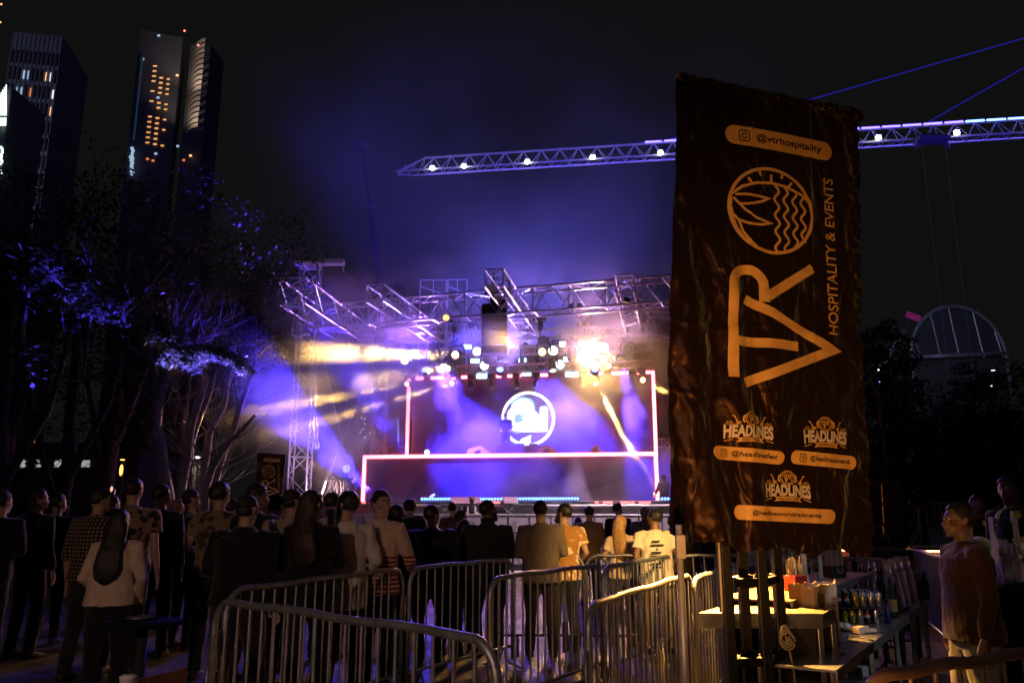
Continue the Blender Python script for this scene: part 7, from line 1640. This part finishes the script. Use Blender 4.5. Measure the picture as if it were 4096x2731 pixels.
m = MB(); ap = CE + V3((6, 0, 15)); m.tube([topc(29) + V3((0, 0, .1)), atz(2700, 505, 50.0) if False else topc(29).lerp(ap, .28), ap], .05, 5); m.tube([atz(3640, 530, ZC), atz(3640, 530, ZC).lerp(ap + V3((0, 0, 2)), .4), ap], .05, 5); part(m, 'tie_rod', emit('blue_lit_tie', (.03, .025, .8), .5), crane)  # blue light on the tie rods put in as their own glow
for (u0, u1) in ((3665, 3790),):
    p = atz((u0 + u1) / 2, 560, ZC - hJ - .9); m = MB(); m.bbox(p, (3.4, 1.6, .5), .08); 
    for sx in (-1.6, 1.5): m.bbox(p + V3((sx, 0, -.2)), (.35, .5, 1.7), .06, Matrix.Rotation(.25 * (1 if sx < 0 else -1), 3, 'Y'))
    m.bbox(p + V3((.3, 0, .6)), (2.6, .5, .12), .03); part(m, 'trolley', mat('trolley_steel', (.18, .16, .25), .6), crane)
    m = MB()
    for sx in (-1.2, 1.4): m.tube([p + V3((sx, 0, -.3)), V3((p.x + sx, p.y, 12))], .02, 4)
    part(m, 'hoist_cable', emit('cable_glint', (.03, .03, .12), .4), crane)  # light glinting on the cables painted as a faint glow
m = MB(); bx = CE + cdn * 4; m.bbox((bx.x, bx.y, 24), (2, 2, 48), .1); part(m, 'mast', M_crane, crane)
# added unseen spots in mid-air throw blue on the jib
for (px_, tg, pw) in (((CA.x + 4, CA.y - 26, 26), CA + cdn * 4, 4500), ((CA.x + 26, CA.y - 26, 26), CA + cdn * 26, 5500), ((CA.x + 50, CA.y - 28, 26), CA + cdn * 50, 5500), ((CA.x + 72, CA.y - 30, 26), CA + cdn * 72, 5500)):
    o = spot('added_jib_light', px_, tg, pw, (.09, .045, 1), 75, .5, .5); o.parent = crane; o.matrix_parent_inverse = Matrix.Translation(-Vector(crane.location))
# second crane: thin dark mast left of centre
t = thing('telescopic_crane', 'faint dark telescopic crane boom rising left of the big jib', 'crane', tuple(at(1500, 960, 60))); m = MB(); m.tube([at(1446, 590, 60), at(1472, 760, 60), at(1497, 950, 60), at(1520, 1150, 60), Vector((at(1560, 1500, 60).x, 60, 0))], [.13, .16, .22, .3, .4], 8); part(m, 'boom', mat('boom_blue', (.006, .006, .012), .8), t)
m = MB(); m.bbox(at(1446, 582, 60), (.8, .5, .5), .08); part(m, 'boom_head', mat('boom_head', (.05, .04, .06), .6), t); m = MB(); m.bbox(at(1484, 830, 60), (.55, .4, .22), .05); part(m, 'collar', mat('boom_head', (.25, .2, .3)), t); m = MB(); m.bbox(((at(1560, 1500, 60).x, 60, .8)), (3, 5, 1.6), .1); part(m, 'carrier', M_black, t)
# ================================================================ arch and slanted mast at right
ya = 110.; arch = thing('steel_arch_building', 'large arched glass roof with pale steel rim behind the right trees', 'building', tuple(at(3860, 1440, ya)))
aL_, aR_ = at(3672, 1440, ya), at(4050, 1420, ya); cxA = (aL_.x + aR_.x) / 2; rA = (aR_.x - aL_.x) / 2; zA0 = at(3860, 1430, ya).z; hA = at(3845, 1226, ya).z - zA0
pts = [V3((cxA - .9 + rA * math.cos(R(a)), ya, zA0 + hA * math.sin(R(a)))) for a in range(0, 181, 6)]
M_rim = mat('pale_rim', (.5, .52, .55), .4, .4, .05, .2)
m = MB(); m.tube([pts[0] - V3((-.2, 0, zA0))] + pts + [pts[-1] - V3((.2, 0, zA0))], .3, 8); part(m, 'rim', M_rim, arch, True)
m = MB(); m.tube([pts[2] - V3((0, 0, 0)), pts[-2]], .25, 8); m.v = []; m.f = []; m.mi = []; m.tube([V3((cxA - .9 - rA, ya, zA0)), V3((cxA - .9 + rA, ya, zA0 + .6))], .35, 8); part(m, 'tie_beam', M_rim, arch, True)
for a in (124, 96, 66, 40, 158): p = pts[a // 6]; m = MB(); m.tube([V3((p.x, ya, p.z)), V3((p.x + .8, ya, zA0))], .14, 6); part(m, 'rib', M_rim, arch)
m = MB(); m.add([p + V3((0, .3, 0)) for p in pts], [tuple(range(len(pts)))]); part(m, 'glazing', mat('dull_glazing', (.10, .10, .12), .6), arch)
m = MB(); m.bbox((cxA - .9, ya + .8, zA0 / 2), (rA * 1.95, 1, zA0), .1); part(m, 'base_wall', mat('arch_wall', (.12, .10, .10), .7), arch)
o = spot('arch_lamp', (cxA - 12, ya - 30, 30), (cxA - 3, ya, zA0 + hA * .5), 3000, (.5, .5, .8), 60, .8, 1.); o.parent = arch; o.matrix_parent_inverse = Matrix.Translation(-Vector(arch.location))
far_light('small white dash lamp in the trees under the arch', 3972, 1481, 33, .1, .02, emit('white_dash', (.9, .9, .85), 2)); far_light('tiny white lamp in dark trees right of the banner', 3514, 1479, 28, .03, .03, emit('white_dash', (.9, .9, .85))); far_light('tiny blue lamp in dark trees near the banner', 3518, 1527, 28, .02, .02, emit('blue_dot', (.2, .3, 1), 2)); far_light('tiny white lamp at the right edge under the trees', 3966, 1543, 30, .03, .02, emit('white_dash', (.9, .9, .85)))
ms = thing('slanted_mast', 'slanted pale mast with a pink tip above the dark trees at right', 'mast', tuple(at(3570, 1390, 60))); m = MB(); m.tube([at(3520, 1470, 60), at(3572, 1388, 60), at(3640, 1290, 60)], [.22, .2, .16], 8); part(m, 'pole', mat('mast_pale', (.6, .6, .75), .4), ms, True)
m = MB(); m.tube([at(3628, 1256, 60), at(3678, 1275, 60)], .26, 8); part(m, 'pink_tip', emit('pink_tip', (.6, .04, .35), .18), ms, True); m = MB(); m.tube([at(3520, 1470, 60), V3((at(3470, 1470, 60).x, 60, 0))], .25, 8); part(m, 'lower_pole', M_black, ms)
o = spot('mast_lamp', at(3600, 1600, 54), at(3610, 1340, 60), 400, (.6, .65, 1), 40); o.parent = ms; o.matrix_parent_inverse = Matrix.Translation(-Vector(ms.location))
# stage far gear: scaffold and screens behind roof
t = thing('rear_scaffold', 'faint scaffold frames rising behind the front truss right of the smoke', 'scaffold', tuple(at(1720, 1120, 45)))
for (u0, v0, u1, v1) in ((1682, 1120, 1785, 1160), (1792, 1118, 1868, 1160)):
    m = MB(); a, b = at(u0, v0, 45), at(u1, v1, 45)
    for pA_, pB_ in (((a.x, a.z), (b.x, a.z)), ((a.x, b.z - 3), (b.x, b.z - 3)), ((a.x, a.z), (a.x, 0)), ((b.x, a.z), (b.x, 0)), ((a.x, a.z - .4), (b.x, a.z - .9)), (((a.x + b.x) / 2, a.z), ((a.x + b.x) / 2, a.z - 1.2))): m.tube([(pA_[0], 45, pA_[1]), (pB_[0], 45, pB_[1])], .03, 5)
    part(m, 'frame', M_alu, t)
# ---------------------------------------------------------------- stage lamp for the tree stems, and added ground lamps for the branches
flood('violet lamp under the roof corner lighting the tree stems', 1420, 1990, 24.5, at(850, 1700, 17), 3800, (.9, .5, .5), 26, .5)
def narrow(label, u, v, b, tgt, pw, col, size): flood(label, u, v, b, tgt, pw, col, size, .25)
for (lb, u, b, tg, pw, c_, sz) in (('aimed at the bright leafy branch, rightmost', 985, 12.8, pb_(1480, 775, 15.6), 6500, (.13, .09, 1), 9), ('aimed at the bright leafy branch, middle one', 900, 12.6, pb_(1270, 735, 15.6), 7000, (.13, .09, 1), 9), ('aimed at the bright leafy branch, left one', 800, 12.4, pb_(1075, 660, 15.6), 9000, (.15, .11, 1), 9), ('aimed at the middle speckled branches', 560, 12.0, pb_(690, 470, 15), 5000, (.06, .04, 1), 9), ('aimed at the highest branches', 360, 11.6, pb_(460, 320, 14.5), 5200, (.06, .04, 1), 9), ('aimed at the far left branches', 210, 11.4, pb_(240, 230, 14.5), 5000, (.07, .05, 1), 12)):
    flood('added blue ground lamp behind the crowd ' + lb, u, 2200, b, tg, pw, c_, sz, .3)  # added lamps, unseen, brighten the branch leaves from the front
# ================================================================ smoke
def smoke(name, label, c, size, dens, nscale, lo, hi, rz=0., stretch=(1, 1, 1), soft=.35, aniso=.25, seed=0., col=(1, 1, 1), step=1.0, warp=0., ball=True):
    bm = bmesh.new(); bmesh.ops.create_cube(bm, size=2); me = bpy.data.meshes.new(name); bm.to_mesh(me); bm.free()
    o = bpy.data.objects.new(name, me); COL.objects.link(o); o.location = c; o.scale = Vector(size) / 2; o.rotation_euler = rz if isinstance(rz, (tuple, Vector)) else (0, 0, rz)
    tag(o, label, kind='stuff')
    m = bpy.data.materials.new(name); m.use_nodes = True; N, L = nt(m); N.remove(N['Principled BSDF'])
    pv = N.new('ShaderNodeVolumePrincipled'); pv.inputs['Color'].default_value = (*col, 1); pv.inputs['Anisotropy'].default_value = aniso
    L.new(pv.outputs[0], N['Material Output'].inputs['Volume'])
    tc = N.new('ShaderNodeTexCoord'); mp = N.new('ShaderNodeMapping'); mp.inputs['Location'].default_value = (seed, seed * .7, seed * .3)
    mp.inputs['Scale'].default_value = [nscale * size[i] / 2 / stretch[i] for i in range(3)]
    L.new(tc.outputs['Object'], mp.inputs[0])
    n = N.new('ShaderNodeTexNoise'); n.inputs['Scale'].default_value = 1; n.inputs['Detail'].default_value = 3.5; n.inputs['Roughness'].default_value = .55; n.inputs['Distortion'].default_value = warp
    L.new(mp.outputs[0], n.inputs['Vector'])
    r = N.new('ShaderNodeMapRange'); r.interpolation_type = 'SMOOTHSTEP'; r.inputs[1].default_value = lo; r.inputs[2].default_value = hi; L.new(n.outputs['Fac'], r.inputs[0])
    f = N.new('ShaderNodeMapRange'); f.interpolation_type = 'SMOOTHSTEP'; f.inputs[3].default_value = 0; f.inputs[4].default_value = 1
    if ball:
        ln = N.new('ShaderNodeVectorMath'); ln.operation = 'LENGTH'; L.new(tc.outputs['Object'], ln.inputs[0]); L.new(ln.outputs['Value'], f.inputs[0])
        f.inputs[1].default_value = 1.0; f.inputs[2].default_value = 1 - soft
    else:
        ab = N.new('ShaderNodeVectorMath'); ab.operation = 'ABSOLUTE'; L.new(tc.outputs['Object'], ab.inputs[0]); sx = N.new('ShaderNodeSeparateXYZ'); L.new(ab.outputs[0], sx.inputs[0])
        m_a = N.new('ShaderNodeMath'); m_a.operation = 'MAXIMUM'; m_b = N.new('ShaderNodeMath'); m_b.operation = 'MAXIMUM'
        L.new(sx.outputs[0], m_a.inputs[0]); L.new(sx.outputs[1], m_a.inputs[1]); L.new(m_a.outputs[0], m_b.inputs[0]); L.new(sx.outputs[2], m_b.inputs[1]); L.new(m_b.outputs[0], f.inputs[0])
        f.inputs[1].default_value = 1.0; f.inputs[2].default_value = 1 - soft
    mu = N.new('ShaderNodeMath'); mu.operation = 'MULTIPLY'; L.new(r.outputs[0], mu.inputs[0]); L.new(f.outputs[0], mu.inputs[1])
    m2 = N.new('ShaderNodeMath'); m2.operation = 'MULTIPLY'; m2.inputs[1].default_value = dens; L.new(mu.outputs[0], m2.inputs[0])
    L.new(m2.outputs[0], pv.inputs['Density'])
    try: m.cycles.volume_step_rate = step; m.cycles.volume_sampling = 'MULTIPLE_IMPORTANCE'
    except Exception: pass
    me.materials.append(m); return o
smoke('stage_smoke', 'blue lit stage smoke drifting round the lamps and riser', (.5, 27.9, 4.9), (16.0, 11.5, 9.4), .10, .62, .44, .62, seed=2.3, soft=.25, step=.5, ball=False, warp=.7)
smoke('left_smoke', 'patchy smoke left of the stage where the amber and blue beams show', (-4.5, 20.9, 4.8), (6.6, 11.5, 5.8), .19, .7, .36, .64, seed=5.9, soft=.6, step=.7, warp=.5)
smoke('speaker_smoke', 'small wisp of smoke in the short amber beam before the hanging speaker', tuple(at(1990, 1362, 20.8)), (3.0, 4.2, 1.3), .22, 1.1, .35, .6, seed=1.9, soft=.7, step=.7)
smoke('roof_smoke', 'thin smoke rising dark blue above the stage roof', (2.0, 39, 14), (60, 24, 29), .016, .11, .3, .7, seed=9.1, soft=.8, step=1.0)
smoke('shaft_smoke', 'wisp of smoke drifting through the steep amber beam right of the logo', tuple(at(2475, 1665, 28.4)), (2.6, 3.4, 4.2), .5, .9, .36, .62, seed=4.4, soft=.7, step=.7, warp=.6)
smoke('truss_smoke', 'amber lit wisp of smoke under the front truss left of the hanging speaker', tuple(at(1625, 1290, 25.0)), (2.6, 2.4, 1.7), .5, 1.3, .40, .6, seed=7.7, soft=.8, step=.7, warp=.8)
# ---------------------------------------------------------------- other lamps out of frame or behind the banner, and an added tower light
def lamp_thing(label, loc, target, power, col, size=100, rad=.12, blend=.5, h=None):
    t = thing('work_lamp', label, 'lamp', tuple(loc), group='lamps around the bar'); d = (Vector(target) - Vector(loc)).normalized()
    m = MB(); m.lathe(Vector(loc), [(.04, -.12), (.09, -.08), (.11, .02)], 12, d); part(m, 'housing', M_gear, t, True)
    m = MB(); m.lathe(Vector(loc), [(.1, .021), (.1, .03)], 12, d); part(m, 'lens', emit('warm_lamp_lens', (1, .6, .25), 1.5), t)
    if h is not None:
        m = MB(); m.tube([Vector(loc) - d * .08, Vector((loc[0], loc[1] + .1, h))], .025, 6); part(m, 'stand', M_black, t)
    beam(t, Vector(loc) + d * .06, target, power, col, size, rad, blend)
lamp_thing('golden lamp on a stand behind the banner that lights the bar paving', (1.78, 6.9, 1.95), (1.6, 5.7, 0), 1700, (1, .46, .085), 90, h=0)
lamp_thing('golden lamp behind the banner turned to the crowd at the barriers', (2.0, 7.2, 2.3), (1.25, 9.9, 1.1), 620, (1, .55, .16), 46, .12, .9, h=0)
lamp_thing('warm floodlight on a post behind the photographer', (-3.2, -3.5, 3.6), (-1.2, 6.2, 1.0), 480, (1, .60, .44), 60, .2, .7, h=0)
lamp_thing('orange lamp on a low stand facing the banner', (.45, 2.0, .72), (1.7, 5, 2.3), 280, (1, .42, .09), 60, .08, 1.0, h=0)
lamp_thing('pale lamp hung under the front truss lighting the barricade', (3.1, 20.9, 7.2), (1.4, 22.8, .9), 4000, (.95, .68, .85), 80)
lamp_thing('blue lamp hung under the front truss lighting the crowd ground', (-1.9, 22.3, 7.1), (-1.5, 11, 0), 2600, (.10, .07, 1), 70)

lamp_thing('added unseen violet lamp behind the crowd lighting the left tower', (-3.9, 19.0, .5), (-5.6, 23.2, 5.5), 2600, (.70, .45, 1), 60, h=0)  # added lamp without a seen source, brightens the tower
lamp_thing('cool work lamp on a stand beyond the right edge lighting cans and cups', (4.3, 4.3, 2.3), (3.0, 6.4, .85), 70, (.80, .85, 1), 46, .05, .6, h=0)
bpy.data.scenes.remove(SCR)
